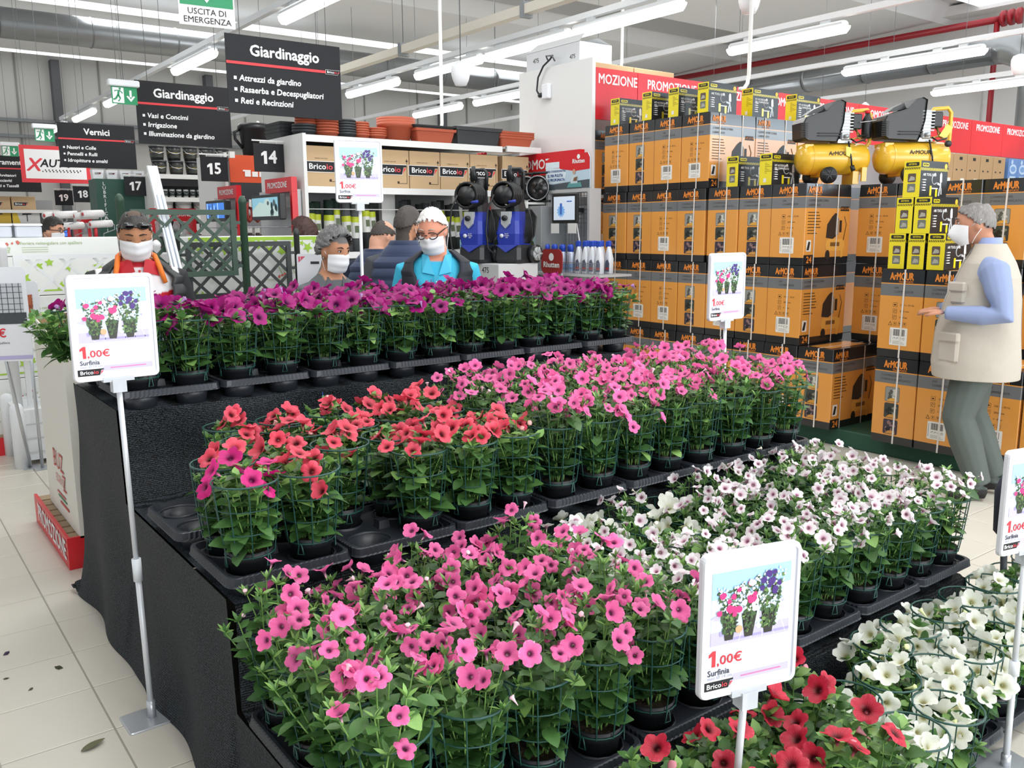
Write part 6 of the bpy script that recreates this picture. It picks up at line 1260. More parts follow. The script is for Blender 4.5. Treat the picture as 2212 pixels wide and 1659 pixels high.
b = MB(); prof = [(4.16, 0), (4.16, .963), (3.37, .963), (3.37, .95), (3.372, .8), (3.36, .625), (3.3, .615), (2.27, .615), (2.262, .6), (2.265, .45), (2.25, .3), (2.2, .285), (1.52, .285), (1.5, .27), (1.51, .14), (1.49, 0)]
R = []; nx = 60
for i in range(nx+1):
    x = SX0+(SX1-SX0)*i/nx; R.append([(x, y+.012*math.sin(x*9+z*7)*(1 if 0 < z < .96 else .3), z+.004*math.sin(x*23)) for y, z in prof])
b.loft(R, 0, True, closed=False); obj('netting', b.mesh('netting', NET), stand)
b = MB(); ny, nz = 84, 26; ys = [1.5+(4.16-1.5)*i/ny for i in range(ny+1)]; V = []
for i, y in enumerate(ys):
    top = steptop(y); 
    for j in range(nz+1):
        q = j/nz; z = top*(1-q)
        dx = .018*math.sin(y*11+q*3)*q+.012*math.sin(y*5.3-z*9)*min(1, q*2)+.02*math.exp(-((y-3.3-(z-.5)*.4)/.1)**2)*q
        flare = -.05*q**4
        V.append((SX0+flare+dx*.7-.012, y, z+.002))
b.add(V, [(i*(nz+1)+j, (i+1)*(nz+1)+j, (i+1)*(nz+1)+j+1, i*(nz+1)+j+1) for i in range(ny) for j in range(nz)], 0, True)
obj('side_netting', b.mesh('side_netting', NET), stand)
b = MB(); R = []
for i in range(9):
    q = i/8; R.append([(SX0-.03-.06*q+.01*math.sin(q*9), 4.15+.07*q+.03*math.sin(k), .004+.05*math.sin(k*1.3+q)*(1-q)+.02) for k in range(7)])
b.loft(R, 0, True, closed=False); obj('loose_flap', b.mesh('loose_flap', NET), stand)
obj('end_netting', MB().plate([(1.5, 0), (4.16, 0), (4.16, .96), (3.37, .96), (3.37, .61), (2.26, .61), (2.26, .28), (1.5, .28)]).mesh('end_netting', NET), stand, (SX1, 0, 0), (0, 0, PI/2))
obj('blue_thread', MB().tube([(1.53, 3.352, .95), (1.533, 3.352, .78), (1.53, 3.342, .64)], .0022, 4).mesh('blue_thread', M('thread_blue', '#24449a', .6)), stand)

# trays
TRAYM = M('tray_black', '#2b2f36', .4); TW, TD = .371, .371
b = MB(); per = []
def perim(i, z):
    P0, P = rrect(0, TW, 0, TD, .03, 3), rrect(i, TW-i, i, TD-i, .03, 3); out = []
    n = len(P)
    for k in range(n):
        m = max(1, int((Vector(P0[(k+1) % n])-Vector(P0[k])).length/.008)); a, c = Vector(P[k]), Vector(P[(k+1) % n])
        for q in range(m): p = a+(c-a)*q/m; out.append((p.x, p.y, z))
    return out
def ribbed(i, z, amp):
    P = perim(i, z); n = len(P); c = Vector((TW/2, TD/2)); out = []
    for k, p in enumerate(P):
        d = Vector((p[0], p[1]))-c; d.normalize(); s = amp if k % 2 else 0; out.append((p[0]+d.x*s, p[1]+d.y*s, z))
    return out
b.loft([ribbed(.0, -.024, .0), ribbed(.004, -.02, .003), ribbed(.006, .0, .003), perim(.008, .002), perim(.016, .002), perim(.022, -.016)], 0, False, caps=False)
tray_me = b.mesh('plant_tray', TRAYM)
CELLS = [(cx, cy) for cx in (.095, .281) for cy in (.095, .281)]
bm = bmesh.new(); bm.from_mesh(tray_me); ed = []
def loop(P):
    vs = [bm.verts.new(q) for q in P]; ed.extend(bm.edges.new((vs[i], vs[(i+1) % len(vs)])) for i in range(len(vs)))
loop(perim(.022, -.016)[::2])
for cx, cy in CELLS: loop([(cx+.0645*math.cos(2*PI*i/14), cy+.0645*math.sin(2*PI*i/14), -.016) for i in range(14)])
bmesh.ops.triangle_fill(bm, use_beauty=True, edges=ed); bm.to_mesh(tray_me); bm.free()
cup_me = MB().lathe([(.051, -.0695), (.053, -.0745), (.054, -.0745), (.0645, -.016), (.0635, -.016), (.0525, -.0695)], 14, caps=False).lathe([(.001, -.0735), (.052, -.0735)], 14, caps=False).mesh('cup', TRAYM)
cell_me = MB().lathe([(.071, -.0155), (.07, -.009), (.066, -.009), (.065, -.0155)], 14, caps=False).mesh('cell_rim', TRAYM)
blk_me = MB().loft([[(-.02, -.02, -.016), (.02, -.02, -.016), (.02, .02, -.016), (-.02, .02, -.016)], [(-.017, -.017, .01), (.017, -.017, .01), (.017, .017, .01), (-.017, .017, .01)]]).mesh('raised_block', TRAYM)
ORD = ['first', 'second', 'third', 'fourth', 'fifth', 'sixth', 'seventh', 'eighth', 'ninth', 'tenth', 'eleventh', 'twelfth', 'thirteenth', 'fourteenth', 'fifteenth', 'sixteenth', 'seventeenth', 'eighteenth']
TIERN = {1: 'top tier', 2: 'second tier', 3: 'third tier', 4: 'floor tier'}
def tray(tier, x, y, z, label, yaw=0):
    t = thing('plant_tray', label, 'tray', (x, y, z), yaw, 'black plant trays', tray_me)
    for cx, cy in CELLS: obj('cup', cup_me, t, (cx, cy, 0)); obj('cell_rim', cell_me, t, (cx, cy, 0))
    obj('raised_block', blk_me, t, (.188, .188, 0)); return t
SPOT = {}
for tier, (z, f, bk) in T.items():
    x0 = {1: .735, 2: .72, 3: .71, 4: 1.24}[tier]
    for i in range(7):
        for r in range(2 if tier != 4 else 1):
            y = f+r*(.46 if tier < 3 else .375)
            if tier == 3 and i < 3: y -= .1
            if tier == 4 and i < 3: y -= .12
            dz = rnd.uniform(0, .003); X, Y = x0+i*.3745, y+rnd.uniform(-.002, .002)
            tray(tier, X, Y, z+dz, 'black plastic plant tray, %s from the left, %s row, %s' % (ORD[i], 'front' if r == 0 else 'back', TIERN[tier]))
            for a_ in range(2):
                for c_ in range(2): SPOT[tier, 2*i+a_, 2*r+c_] = (X+CELLS[2*a_][0], Y+CELLS[c_][1], z+dz-.0685)

# ================================================================ petunias
def leafmat(name, c1, c2, rv=.25):
    m = M(name, c1, .42); nt = m.node_tree; b = nt.nodes['Principled BSDF']; L = nt.links.new
    tc = nt.nodes.new('ShaderNodeTexCoord'); n = nt.nodes.new('ShaderNodeTexNoise'); n.inputs['Scale'].default_value = 28; n.inputs['Detail'].default_value = 1; L(tc.outputs['Object'], n.inputs['Vector'])
    mix = nt.nodes.new('ShaderNodeMix'); mix.data_type = 'RGBA'; mix.inputs[6].default_value = (*lin(c1), 1); mix.inputs[7].default_value = (*lin(c2), 1); L(n.outputs['Fac'], mix.inputs[0])
    oi = nt.nodes.new('ShaderNodeObjectInfo'); hs = nt.nodes.new('ShaderNodeHueSaturation'); mr = nt.nodes.new('ShaderNodeMapRange'); mr.inputs[3].default_value = 1-rv; mr.inputs[4].default_value = 1+rv
    L(oi.outputs['Random'], mr.inputs[0]); L(mr.outputs[0], hs.inputs['Value']); L(mix.outputs[2], hs.inputs['Color']); L(hs.outputs[0], b.inputs['Base Color'])
    tr = nt.nodes.new('ShaderNodeBsdfTranslucent'); L(hs.outputs[0], tr.inputs[0]); ms = nt.nodes.new('ShaderNodeMixShader'); ms.inputs[0].default_value = .22
    out = nt.nodes['Material Output']; L(b.outputs[0], ms.inputs[1]); L(tr.outputs[0], ms.inputs[2]); L(ms.outputs[0], out.inputs[0]); return m
LEAF = leafmat('leaf_green', '#385f2f', '#5b8546'); LEAF2 = leafmat('leaf_light', '#6f9c4e', '#93b968'); LEAFD = leafmat('leaf_dark', '#355a30', '#4f7a41')
def leaf_pts(n, w=.26, droop=.22, fold=.16):
    V = []
    for i in range(n+1):
        t = i/n; hw = w*math.sin(PI*min(1, t**.85*.97+.015))**.8; z = .12*t-droop*t*t
        V += [(t, -hw, z+fold*hw), (t, 0, z), (t, hw, z+fold*hw)]
    F = []
    for i in range(n):
        a = i*3; F += [(a, a+3, a+4, a+1), (a+1, a+4, a+5, a+2)]
    return np.array(V), F
LV3, LF3 = leaf_pts(3, .33); LVB, LFB = leaf_pts(4, .36, .28); LVN, LFN = leaf_pts(3, .17, .05, .2)
lv, lf = leaf_pts(6, .32); leaf_me = [MB().add(lv, lf, 0, True).mesh('leaf', m) for m in (LEAF, LEAFD)]
lv, lf = leaf_pts(6, .38, .4, .1); leaf_me += [MB().add(lv, lf, 0, True).mesh('leaf', m) for m in (LEAF, LEAF2)]
def basis(d, roll):
    x = Vector(d).normalized(); up = Vector((0, 0, 1)) if abs(x.z) < .95 else Vector((1, 0, 0)); y = up.cross(x).normalized(); z = x.cross(y)
    c, s = math.cos(roll), math.sin(roll); return np.array([x, y*c+z*s, z*c-y*s])
def foliage(seed, h, rad, nst, big=1.0, bare=.0, broad=False):
    r = random.Random(seed); b = MB(); tips = []
    for k in range(nst):
        a = 2*PI*(k*.381966+.1*r.random()); rr = rad*math.sqrt((k+.5)/nst); hh = h*(1-.22*(rr/rad)**2)*r.uniform(.82, 1.08)
        P = []
        for i in range(6):
            t = i/5; q = .02+(rr-.02)*t**1.3; P.append(Vector((q*math.cos(a)+.006*math.sin(5*t+k), q*math.sin(a)+.006*math.cos(4*t+k), hh*t)))
        b.tube(P, [.0026, .0024, .0022, .002, .0018, .0014], 4, 1, True, False); tips.append((P[-1], (P[-1]-P[-2]).normalized(), a))
        nl = int(15*hh/.27)
        for i in range(nl):
            t = .06+.9*(i+.5)/nl; 
            if r.random() < bare*t: continue
            q = t*5; j = min(4, int(q)); p = P[j].lerp(P[j+1], q-j); an = a+i*2.4+r.uniform(-.5, .5); el = r.uniform(-.1, .7)
            s = (.07-.032*t)*big*r.uniform(.75, 1.25)
            Bm = basis((math.cos(an)*math.cos(el), math.sin(an)*math.cos(el), math.sin(el)), r.uniform(-.5, .5))
            b.add(((LVB*1.12 if broad else LV3)*s) @ Bm+np.array(p), LFB if broad else LF3, (2 if t < .35 else 0) if not broad else (0 if t < .6 else 1 if i % 3 == 0 else 0), True)
        for i in range(5 if broad else 8):
            an = a+i*(1.3 if broad else .85); el = r.uniform(.1, 1.1); s = (.04 if broad else .032)*big*r.uniform(.7, 1.3); Bm = basis((math.cos(an)*math.cos(el), math.sin(an)*math.cos(el), math.sin(el)), r.uniform(-.4, .4))
            b.add(((LV3*.9 if broad else LVN)*s) @ Bm+np.array(P[-1]), LFN, 1 if i % 2 else 0, True)
    return b.mesh('foliage', LEAF, LEAF2, LEAFD), tips
# flower: five lobed trumpet of diameter 1, throat at the origin, facing +Z
def petal_mat(name, petal, edge, throat, vein, under=None):
    m = M(name, petal, .5); nt = m.node_tree; b = nt.nodes['Principled BSDF']; L = nt.links.new
    tc = nt.nodes.new('ShaderNodeTexCoord'); sp = nt.nodes.new('ShaderNodeSeparateXYZ'); L(tc.outputs['Object'], sp.inputs[0])
    at = nt.nodes.new('ShaderNodeMath'); at.operation = 'ARCTAN2'; L(sp.outputs['X'], at.inputs[0]); L(sp.outputs['Y'], at.inputs[1])
    mu = nt.nodes.new('ShaderNodeMath'); mu.operation = 'MULTIPLY'; mu.inputs[1].default_value = 20; L(at.outputs[0], mu.inputs[0]); si = nt.nodes.new('ShaderNodeMath'); si.operation = 'SINE'; L(mu.outputs[0], si.inputs[0])
    x2 = nt.nodes.new('ShaderNodeVectorMath'); x2.operation = 'MULTIPLY'; x2.inputs[1].default_value = (1, 1, 0); L(tc.outputs['Object'], x2.inputs[0]); ln = nt.nodes.new('ShaderNodeVectorMath'); ln.operation = 'LENGTH'; L(x2.outputs[0], ln.inputs[0])
    vs = nt.nodes.new('ShaderNodeMath'); vs.operation = 'MULTIPLY'; vs.inputs[1].default_value = .045; L(si.outputs[0], vs.inputs[0]); ad = nt.nodes.new('ShaderNodeMath'); L(ln.outputs['Value'], ad.inputs[0]); L(vs.outputs[0], ad.inputs[1])
    r = nt.nodes.new('ShaderNodeValToRGB'); cr = r.color_ramp; L(ad.outputs[0], r.inputs[0])
    st = [(.0, throat), (.095, throat), (.14, vein), (.27, petal), (.42, petal), (.52, edge)]
    cr.elements[0].position = 0; cr.elements[0].color = (*lin(throat), 1); cr.elements[1].position = .52; cr.elements[1].color = (*lin(edge), 1)
    for p, c in st[1:-1]: e = cr.elements.new(p); e.color = (*lin(c), 1)
    oi = nt.nodes.new('ShaderNodeObjectInfo'); hs = nt.nodes.new('ShaderNodeHueSaturation'); mr = nt.nodes.new('ShaderNodeMapRange'); mr.inputs[3].default_value = .82; mr.inputs[4].default_value = 1.12; L(oi.outputs['Random'], mr.inputs[0]); L(mr.outputs[0], hs.inputs['Value']); L(r.outputs[0], hs.inputs['Color'])
    ms2 = nt.nodes.new('ShaderNodeMapRange'); ms2.inputs[1].default_value = -.34; ms2.inputs[2].default_value = -.16; L(sp.outputs['Z'], ms2.inputs[0])
    geo = nt.nodes.new('ShaderNodeMix'); geo.data_type = 'RGBA'; geo.inputs[6].default_value = (*lin(under or edge), 1); L(hs.outputs[0], geo.inputs[7]); L(ms2.outputs[0], geo.inputs[0])
    L(geo.outputs[2], b.inputs['Base Color'])
    tr = nt.nodes.new('ShaderNodeBsdfTranslucent'); L(geo.outputs[2], tr.inputs[0]); mx = nt.nodes.new('ShaderNodeMixShader'); mx.inputs[0].default_value = .3
    out = nt.nodes['Material Output']; L(b.outputs[0], mx.inputs[1]); L(tr.outputs[0], mx.inputs[2]); L(mx.outputs[0], out.inputs[0]); return m
def flower_mesh(m, seed, cup=.0, tube=.45, lobe=.1, n=30):
    r = random.Random(seed); ph = [r.uniform(-.04, .04) for _ in range(5)]; R = []
    for rad, z in ((.028, -tube), (.05, -tube*.55), (.085, -.1), (.15, -.02), (.27, .03), (.4, .045), (.5, .03)):
        ring = []
        for i in range(n):
            a = 2*PI*i/n; lb = 2*abs(math.cos(2.5*a))**.6-1; w = max(0, (rad-.12)/.38); q = rad*(1-lobe*w*w*(1-lb)*.8+ph[int(5*a/(2*PI)+.5) % 5]*w+.012*w*math.cos(15*a+seed))
            zz = z+cup*w*w+w*(.03*lb+.022*math.sin(10*a+seed)+.05*math.sin(2*a+seed*2)*w+.03*math.sin(3*a+seed)*w)
            ring.append((q*math.cos(a), q*math.sin(a), zz))
        R.append(ring)
    b = MB().loft(R, 0, True, caps=False); 
    b.lathe([(.004, -tube-.1), (.035, -tube-.06), (.04, -tube+.02), (.03, -tube+.1)], 6, 1, caps=False)
    return b.mesh('flower', m, LEAF2)
def flowers(m, cups=(0, .05, .16, -.1)): return [flower_mesh(m, i+1, c, lobe=.15 if i < 3 else .2) for i, c in enumerate(cups)]
def bud_mesh(m): return MB().lathe([(.004, 0), (.05, .08), (.055, .3), (.08, .55), (.11, .72), (.05, .86), (.01, .9)], 7).mesh('bud', m)
KIN = {
 'purple': dict(mats=flowers(petal_mat('petal_purple', '#a80d78', '#b41a88', '#3a0836', '#7a0a5c', '#93359a')), s=(.066, .088), name='purple petunia', h=.235, n=9, up=.42, dens=1.1),
 'coral': dict(mats=flowers(petal_mat('petal_coral', '#f05068', '#f4707f', '#3a1014', '#b8283a', '#f59aa2')), s=(.056, .074), name='coral red petunia', h=.235, n=8, up=.55, dens=1),
 'hotpink': dict(mats=flowers(petal_mat('petal_hot', '#df1f86', '#e63f96', '#5a0a40', '#b01468', '#ef86bc')), s=(.06, .075), name='hot pink petunia', h=.24, n=8, up=.5, dens=.9),
 'pink': dict(mats=flowers(petal_mat('petal_pink', '#fa6fb0', '#fd8cc4', '#4a1c38', '#e863a8', '#f7bcd6')), s=(.044, .06), name='bright pink petunia', h=.3, n=10, up=.45, dens=1.5),
 'blush': dict(mats=flowers(petal_mat('petal_blush', '#f8eff3', '#fbf6f8', '#8a4468', '#e3b4ca', '#efe6dc')), s=(.034, .052), name='pale pink petunia with dark throat', h=.265, n=10, up=.4, dens=1.9),
 'white': dict(mats=flowers(petal_mat('petal_white', '#f3f4ea', '#f8f8f4', '#b9b07a', '#e6e8cf', '#e9efc4'), (.1, .05, .2, .1)), s=(.06, .082), name='creamy white petunia', h=.205, n=8, up=.35, dens=1.6),
 'red': dict(mats=flowers(petal_mat('petal_red', '#cd2a44', '#da485c', '#2a080e', '#8e1422', '#d9707c')), s=(.06, .08), name='deep red petunia', h=.3, n=10, up=.4, dens=.68)}
faded = {k: MB().loft([[(r_*math.cos(2*PI*i/8)*(1+.25*(i % 2)), r_*math.sin(2*PI*i/8), z) for i in range(8)] for r_, z in ((.02, -.5), (.05, -.25), (.1, -.05), (.17, .06), (.12, .1))], 0, True).mesh('faded_flower', M('faded_'+k, {'purple': '#9a6fa6', 'coral': '#e3a3a0', 'hotpink': '#e08ab8', 'pink': '#eec3d0', 'blush': '#e9e2cf', 'white': '#dfe6a8', 'red': '#c9828c'}[k], .6)) for k in KIN}
for k, d in KIN.items():
    d['fol'] = [foliage(10*i+len(k), d['h'], .118 if k not in ('coral', 'hotpink') else .095, d['n']+5, 1.0 if k in ('purple', 'coral', 'red', 'hotpink', 'white') else .88, 0, k in ('purple', 'coral', 'red', 'hotpink', 'white')) for i in range(4)]
POTM = M('pot_black', '#1d2024', .45); SOIL = M('soil', '#4a3a2b', .95, var=.5, vscale=120, bump=1, bscale=160); CAGE = M('cage_green', '#1f4a42', .4)
pot_me = MB().lathe([(.046, 0), (.06, .092), (.0635, .093), (.0655, .12), (.061, .12), (.059, .1)], 20).mesh('pot', POTM)
b = MB(); Rg = []
rr_ = random.Random(4)
for k, q in enumerate((.0605, .045, .03, .015)): Rg.append([(q*math.cos(2*PI*i/14), q*math.sin(2*PI*i/14), .107+rr_.uniform(-.003, .004)) for i in range(14)])
b.loft(Rg, 0, False, caps=False); b.add(Rg[-1], [tuple(range(14))]); soil_me = b.mesh('soil', SOIL)
def cage_mesh(ht=.215, r1=.0925):
    b = MB(); nv = 10; r0 = .068
    for q, th in ((0, .0024), (.33, .0019), (.66, .0019), (1, .0031)):
        rad = r0+(r1-r0)*q**.8; z = .109+ht*q; b.tube([(rad*math.cos(2*PI*i/20), rad*math.sin(2*PI*i/20), z) for i in range(20)], th, 5, 0, True, closed=True)
    for k in range(nv):
        a = 2*PI*k/nv; P = []
        for q in (0, .33, .66, 1): rad = r0+(r1-r0)*q**.8; P.append((rad*math.cos(a), rad*math.sin(a), .105+ht*q))
        b.tube(P, .0021, 4, 0, True, False)
    for k in range(3):
        a = 2*PI*k/3+.3; pts = [(.0685*math.cos(a+d), .0685*math.sin(a+d), z) for d, z in ((-.14, .078), (.14, .078), (0.05, .107), (-.05, .107))]; b.tube(pts, .0024, 4, closed=True)
    return b.mesh('cage', CAGE)
cage_me = [cage_mesh(), cage_mesh(.205, .0905)]
CAMV = Vector((-.45, -.62, .45))
nfl = 0
def plant(kind, x, y, z, label, seed, detail=1, tilt=0, dens=1.0, hs=1.0, group=None):
    global nfl
    d = KIN[kind]; r = random.Random(seed); yaw = r.uniform(-PI, PI)
    t = thing('potted_petunia', label, 'plant', (x, y, z), 0, group or d['name']+'s on the stepped display'); t.rotation_euler = (r.uniform(-.012, .012), r.uniform(-.012, .012)+tilt, 0)
    obj('pot', pot_me, t); obj('soil', soil_me, t, (0, 0, 0), (0, 0, yaw)); obj('cage', cage_me[seed % 2], t, (0, 0, 0), (0, 0, yaw))
    fm, tips = d['fol'][seed % 4]; sc = r.uniform(.92, 1.06)*hs
    f = obj('foliage', fm, t, (tilt*.5, 0, .108), (tilt*.3, tilt*.9, yaw), sc, kind='stuff')
    c, s = math.cos(yaw), math.sin(yaw); h = d['h']*sc
    nf = max(3, int((7.5 if detail else 6)*d['dens']*dens*r.uniform(.85, 1.15)))
    for i in range(nf):
        if i < len(tips) and r.random() < .8:
            p, dr, a = tips[i]; P = Vector((p.x*c-p.y*s, p.x*s+p.y*c, p.z))*sc; P += Vector((r.uniform(-.02, .02), r.uniform(-.02, .02), r.uniform(-.015, .035)))
        elif r.random() < .78:
            a = r.uniform(0, 2*PI); q = .108*math.sqrt(r.random()); P = Vector((q*math.cos(a), q*math.sin(a), h*(.92+.16*r.random()-.25*(q/.108)**2)))
        else:
            a = r.uniform(0, 2*PI); q = .1+.03*r.random(); P = Vector((q*math.cos(a), q*math.sin(a), h*r.uniform(.5, .85)))
        o = Vector((P.x, P.y, 0))*6+Vector((0, 0, d['up']+.25*r.random()))+Vector((r.uniform(-.9, .9), r.uniform(-.9, .9), r.uniform(-.3, .3)))+CAMV*.6
        o.normalize(); P = P+o*.012+Vector((0, 0, .118))
        sz = r.uniform(*d['s']); me = d['mats'][r.choice((0, 0, 1, 1, 2, 3))]; nm = 'flower'
        if r.random() < .08: me = faded[kind]; sz *= .8; nm = 'faded_flower'; o = Vector((r.uniform(-1, 1), r.uniform(-1, 1), r.uniform(.2, 1))).normalized()
        fo = obj(nm, me, t, P, (0, 0, 0), sz); q = o.to_track_quat('Z', 'Y'); fo.rotation_euler = (q @ Matrix.Rotation(r.uniform(0, 6.28), 3, 'Z').to_quaternion()).to_euler(); nfl += 1
    for i in range(9 if detail else 3):
        a = r.uniform(-PI, PI) if i % 3 else r.uniform(-2.6, -.4); zz = r.uniform(.05, .85)*h; q = .055+.035*zz/h; el = r.uniform(-.5, .4); sz = r.uniform(.045, .07)
        me = leaf_me[r.choice((0, 0, 1, 2, 3))]; lo = obj('leaf', me, t, (q*math.cos(a)*.75, q*math.sin(a)*.75, .12+zz), (r.uniform(-.4, .4), -el, a), sz)
    return t
seed = 100
def where(i, r, tier): return '%s from the left, %s row, %s' % (ORD[i], ['front', 'second', 'third', 'fourth', 'back'][r], TIERN[tier])
for (tier, i, r), (x, y, z) in SPOT.items():
    seed += 1; w = where(i, r, tier)
    if (tier, i, r) == (1, 0, 3): x -= .03; z += .012
    x += rnd.uniform(-.003, .003); y += rnd.uniform(-.003, .003)
    if tier == 1: plant('purple', x, y, z, 'purple petunia, '+w, seed, 1 if r == 0 else 0, tilt=-.17 if (i == 0 and r == 3) else 0, dens=1.2 if r == 0 else 1.05, hs=rnd.uniform(.82, .97) if r else rnd.uniform(.93, 1.06))
    elif tier == 2:
        if (r == 0 and i == 2) or (i == 0 and r > 1): continue
        k = 'coral' if x < 1.76+.05*math.sin(r*2.0)+.06*r else 'pink'
        if i == 0 and r == 0: k = 'hotpink'
        plant(k, x, y, z, KIN[k]['name']+', '+w, seed, 1 if r == 0 else 0, dens=(1.3 if k == 'coral' and i > 1 else .8 if k == 'coral' else 1.3), hs=.94 if k == 'coral' and i < 3 else 1.0)
    elif tier == 3:
        k = 'pink' if x < 1.62+.08*math.sin(r*1.7)+.03*r else 'blush'
        if k == 'blush' and r >= 2 and i in (5, 6, 7, 8): k = 'white' if (i+r) % 2 else 'blush'
        plant(k, x, y, z, KIN[k]['name']+', '+w, seed, 1 if r == 0 or k == 'pink' else 0, tilt=-.04 if i == 0 else 0, dens=1.25 if k == 'pink' else 1.15, hs=1.1 if i == 0 else 1.02)
    else:
        k = 'red' if x < 2.08 else 'white'; plant(k, x, y, z, KIN[k]['name']+', '+w, seed, 1, hs=1.0 if k == 'red' else rnd.uniform(.72, 1.0), dens=1.0)
thing('fallen_leaf', 'grey green fallen leaf on the floor tiles by the pole base', 'leaf', (.42, 2.83, .004), .3, None, MB().add(*leaf_pts(6, .2, .05, .05), 0, True).mesh('fallen_leaf', M('dry_leaf', '#66684a', .7)), .08)

# ================================================================ price signs on poles
PL = M('sign_paper', '#dadded', .3, coat=.4)
b = MB(); rs = random.Random(11); W2, Z0, Z1 = .1, -.042, .118
pm = [M('sg_sky', '#a9d3f2', .35), M('sg_sky2', '#d3e7f6', .35), M('sg_lilac', '#c3bde0', .35), M('sg_pot', '#25291f', .4), M('sg_leaf', '#3f5f33', .4), M('sg_leaf2', '#6f8f4a', .4), M('sg_pale', '#dbe6ef', .4), M('sg_pink', '#f0307e', .4), M('sg_white', '#efeaf6', .4), M('sg_purple', '#43207c', .4), M('sg_terra', '#e8ab80', .4), M('sg_lilac2', '#a79fcf', .4)]
b.rect(-W2, W2, Z0, Z1, -.0072, 1); b.plate([(-W2, .06), (W2, .075), (W2, Z1), (-W2, Z1)], -.0074, 0); b.rect(-W2, W2, Z0, -.012, -.0076, 2); b.rect(-W2*.6, W2, -.036, -.03, -.0078, 11)
for q in range(6): b.plate([(-.06+q*.03, -.04), (-.058+q*.03, -.04), (-.045+q*.025, -.01), (-.047+q*.025, -.01)], -.0078, 8)
for q in range(26): b.disc(rs.uniform(-W2+.01, W2-.01), rs.uniform(-.02, .045), rs.uniform(.004, .012), rs.uniform(.004, .01), -.0077-.00002*q, rs.choice((2, 6, 8, 11, 1)), 6, .3)
for cx, cw, ch, cols in ((-.055, .028, .078, 7), (-.005, .022, .084, 8), (.045, .034, .1, 9)):
    b.plate([(cx-.01, -.034), (cx+.01, -.034), (cx+.02, .02), (cx-.019, .02)], -.0083, 3)
    for q in range(150):
        zz = rs.uniform(-.02, ch); w = cw*(.5+.6*(zz+.02)/(ch+.02)); b.disc(cx+rs.uniform(-w, w), zz, rs.uniform(.002, .006), rs.uniform(.002, .006), -.0084-.00001*q, rs.choice((4, 4, 3, 5, 4)), 5, .5)
    for q in range(70): b.disc(cx+rs.uniform(-cw*1.15, cw*1.15), ch*rs.uniform(.3, 1.1), rs.uniform(.0015, .0038), None, -.0099-.00001*q, 6, 5, .5)
    for q in range(11): fc = {7: 7, 8: (8, 7)[q % 2], 9: 9}[cols]; b.disc(cx+rs.uniform(-cw, cw), ch*rs.uniform(.25 if cols != 9 else .4, 1.05), rs.uniform(.0055, .0085), None, -.0107-.00003*q, fc, 9, .25)
b.disc(-.032, -.012, .009, y=-.0112, mi=10, n=12)
b.plate([(-.045, -.13), (.104, -.13), (.104, -.114), (-.037, -.114)], -.0072, 2); b.rect(-.02, .085, -.124, -.121, -.0074, 12)
for q in range(20): b.rect(-.02+q*.0052, -.017+q*.0052, -.1235, -.12, -.0076, 12)
print_me = b.mesh('print', *pm, M('sg_mag', '#d57fb0', .4))
plate_me = MB().slab(rrect(-.124, .124, -.16, .16, .016, 4), -.006, .006).loft([[(x, -.006, z) for x, z in rrect(-.124, .124, -.16, .16, .016, 4)], [(x, -.011, z) for x, z in rrect(-.122, .122, -.158, .158, .016, 4)], [(x, -.011, z) for x, z in rrect(-.114, .114, -.15, .15, .01, 4)], [(x, -.0065, z) for x, z in rrect(-.113, .113, -.149, .149, .01, 4)]], 0, caps=False).mesh('plate', FRW)
paper_me = MB().slab(rrect(-.113, .113, -.149, .149, .008, 2), -.0068, -.0062).mesh('paper', PL)
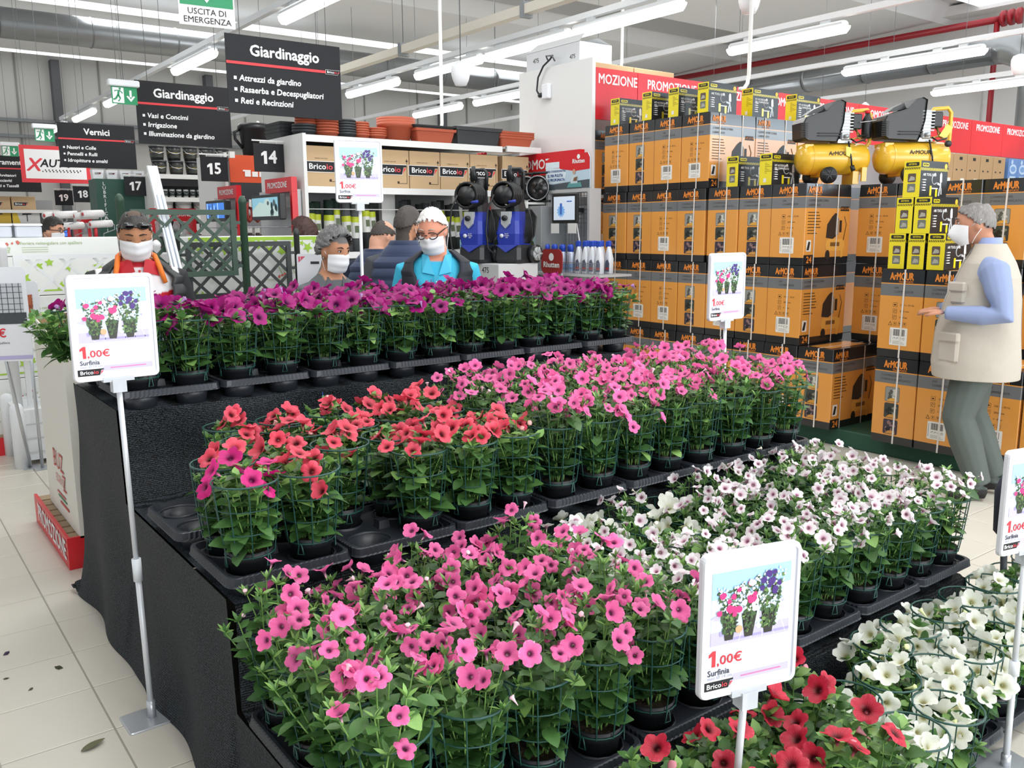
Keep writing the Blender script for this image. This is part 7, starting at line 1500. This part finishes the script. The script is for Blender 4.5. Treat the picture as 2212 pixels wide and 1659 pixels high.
def price_sign(base, center, yaw, label, pole_r=.0085):
    B, Cn = Vector(base), Vector(center); t = thing('price_sign', label, 'price sign', B, 0, 'flower price signs'); rel = Cn-B
    obj('base_plate', MB().loft([[(x, y, z) for x, y in rrect(-.09+i, .09-i, -.07+i, .07-i, .01, 2)] for z, i in ((0, 0), (.004, 0), (.006, .004))]).mesh('base_plate', POLE), t, (0, 0, 0), (0, 0, yaw))
    obj('socket', MB().tube([(0, 0, .004), rel*.05], .014, 10).mesh('socket', POLE), t)
    top = rel-Vector((0, 0, .165)); mid = top*.46
    obj('pole', MB().tube([(0, 0, .005), mid], pole_r*1.15, 10).tube([mid, top+Vector((0, .0, .03))], pole_r, 10).mesh('pole', M('pole_white', '#d9dde2', .3, .2)), t)
    obj('collar', MB().tube([mid-top*.03, mid+top*.035], pole_r*1.75, 10).mesh('collar', M('clear_collar', '#dfe4ea', .25)), t)
    pl = obj('plate', plate_me, t, rel, (0, 0, yaw)); obj('paper', paper_me, pl); obj('print', print_me, pl)
    obj('clip', MB().box(-.045, .045, -.014, .012, -.166, -.152).box(-.02, .02, -.018, .016, -.2, -.16).mesh('clip', M('clip_clear', '#d5dae0', .2, alpha=.75)), pl)
    one(pl, -.094, -.071, .036, M('price_red', '#d8343f', .5), -.0074); letter(',00€', .021, M('price_red', '#d8343f', .5), pl, -.05, -.0775, -.0074, bold=.03, width=.062); letter('Surfinia', .0135, M('txt_grey', '#4b4d55', .5), pl, -.077, -.103, -.0074, bold=.035); letter('vaso Ø 14 cm.', .008, M('txt_pale', '#a8abb8', .5), pl, -.072, -.1145, -.0074)
    logo(pl, -.077, -.132, .02, -.0076)
    return t
price_sign((.655, 2.9, 0), atd(245, 706, 2.66), math.radians(2), 'price sign with tall pole standing on the floor tiles beside the netting')
c2 = atd(1617, 1337, 1.86); price_sign((c2.x+.02, c2.y+.05, 0), c2, math.radians(-15), 'large nearest price sign rising from the deep red petunias')
price_sign((2.64, 1.03, 0), atd(2226, 1078, 2.6), math.radians(-13), 'price sign cut by the right edge beside the white petunias')
c4 = atd(775, 370, 4.52); price_sign((c4.x+.05, c4.y+.11, 0), c4, math.radians(-14), 'price sign on a pole behind the purple petunias between the customers')
c5 = atd(1569, 619, 4.2); price_sign((3.43, 2.78, 0), c5, math.radians(-2), 'price sign on a pole in front of the orange box stack')
# corner of a pushchair at the right edge
p = atd(2206, 1225, 3.3); pc = thing('pushchair', 'dark pushchair just entering at the right edge beside the price sign', 'pushchair', (p.x+.1, p.y-.02, 0), -.4)
obj('seat_bag', MB().loft([[(x, y, z) for x, y in rrect(-w, w, -.12, .12, .05, 3)] for z, w in ((.42, .1), (.46, .14), (.62, .15), (.68, .12))], 0, True).mesh('seat_bag', M('navy_cloth', '#1d2233', .8)), pc)
for sx in (-.14, .18):
    obj('frame_tube', MB().tube([(sx, 0, .12), (sx, .03, .44)], .012, 8).mesh('frame_tube', DARK), pc)
    w = obj('wheel', MB().tube([(.07*math.cos(a), 0, .07*math.sin(a)) for a in [2*PI*i/16 for i in range(16)]], .016, 7, closed=True).mesh('wheel', BLACK), pc, (sx, -.03, .09)); obj('hub', MB().tube([(0, -.015, 0), (0, .015, 0)], .045, 12).mesh('hub', M('hub_brown', '#4a4340', .5)), w)
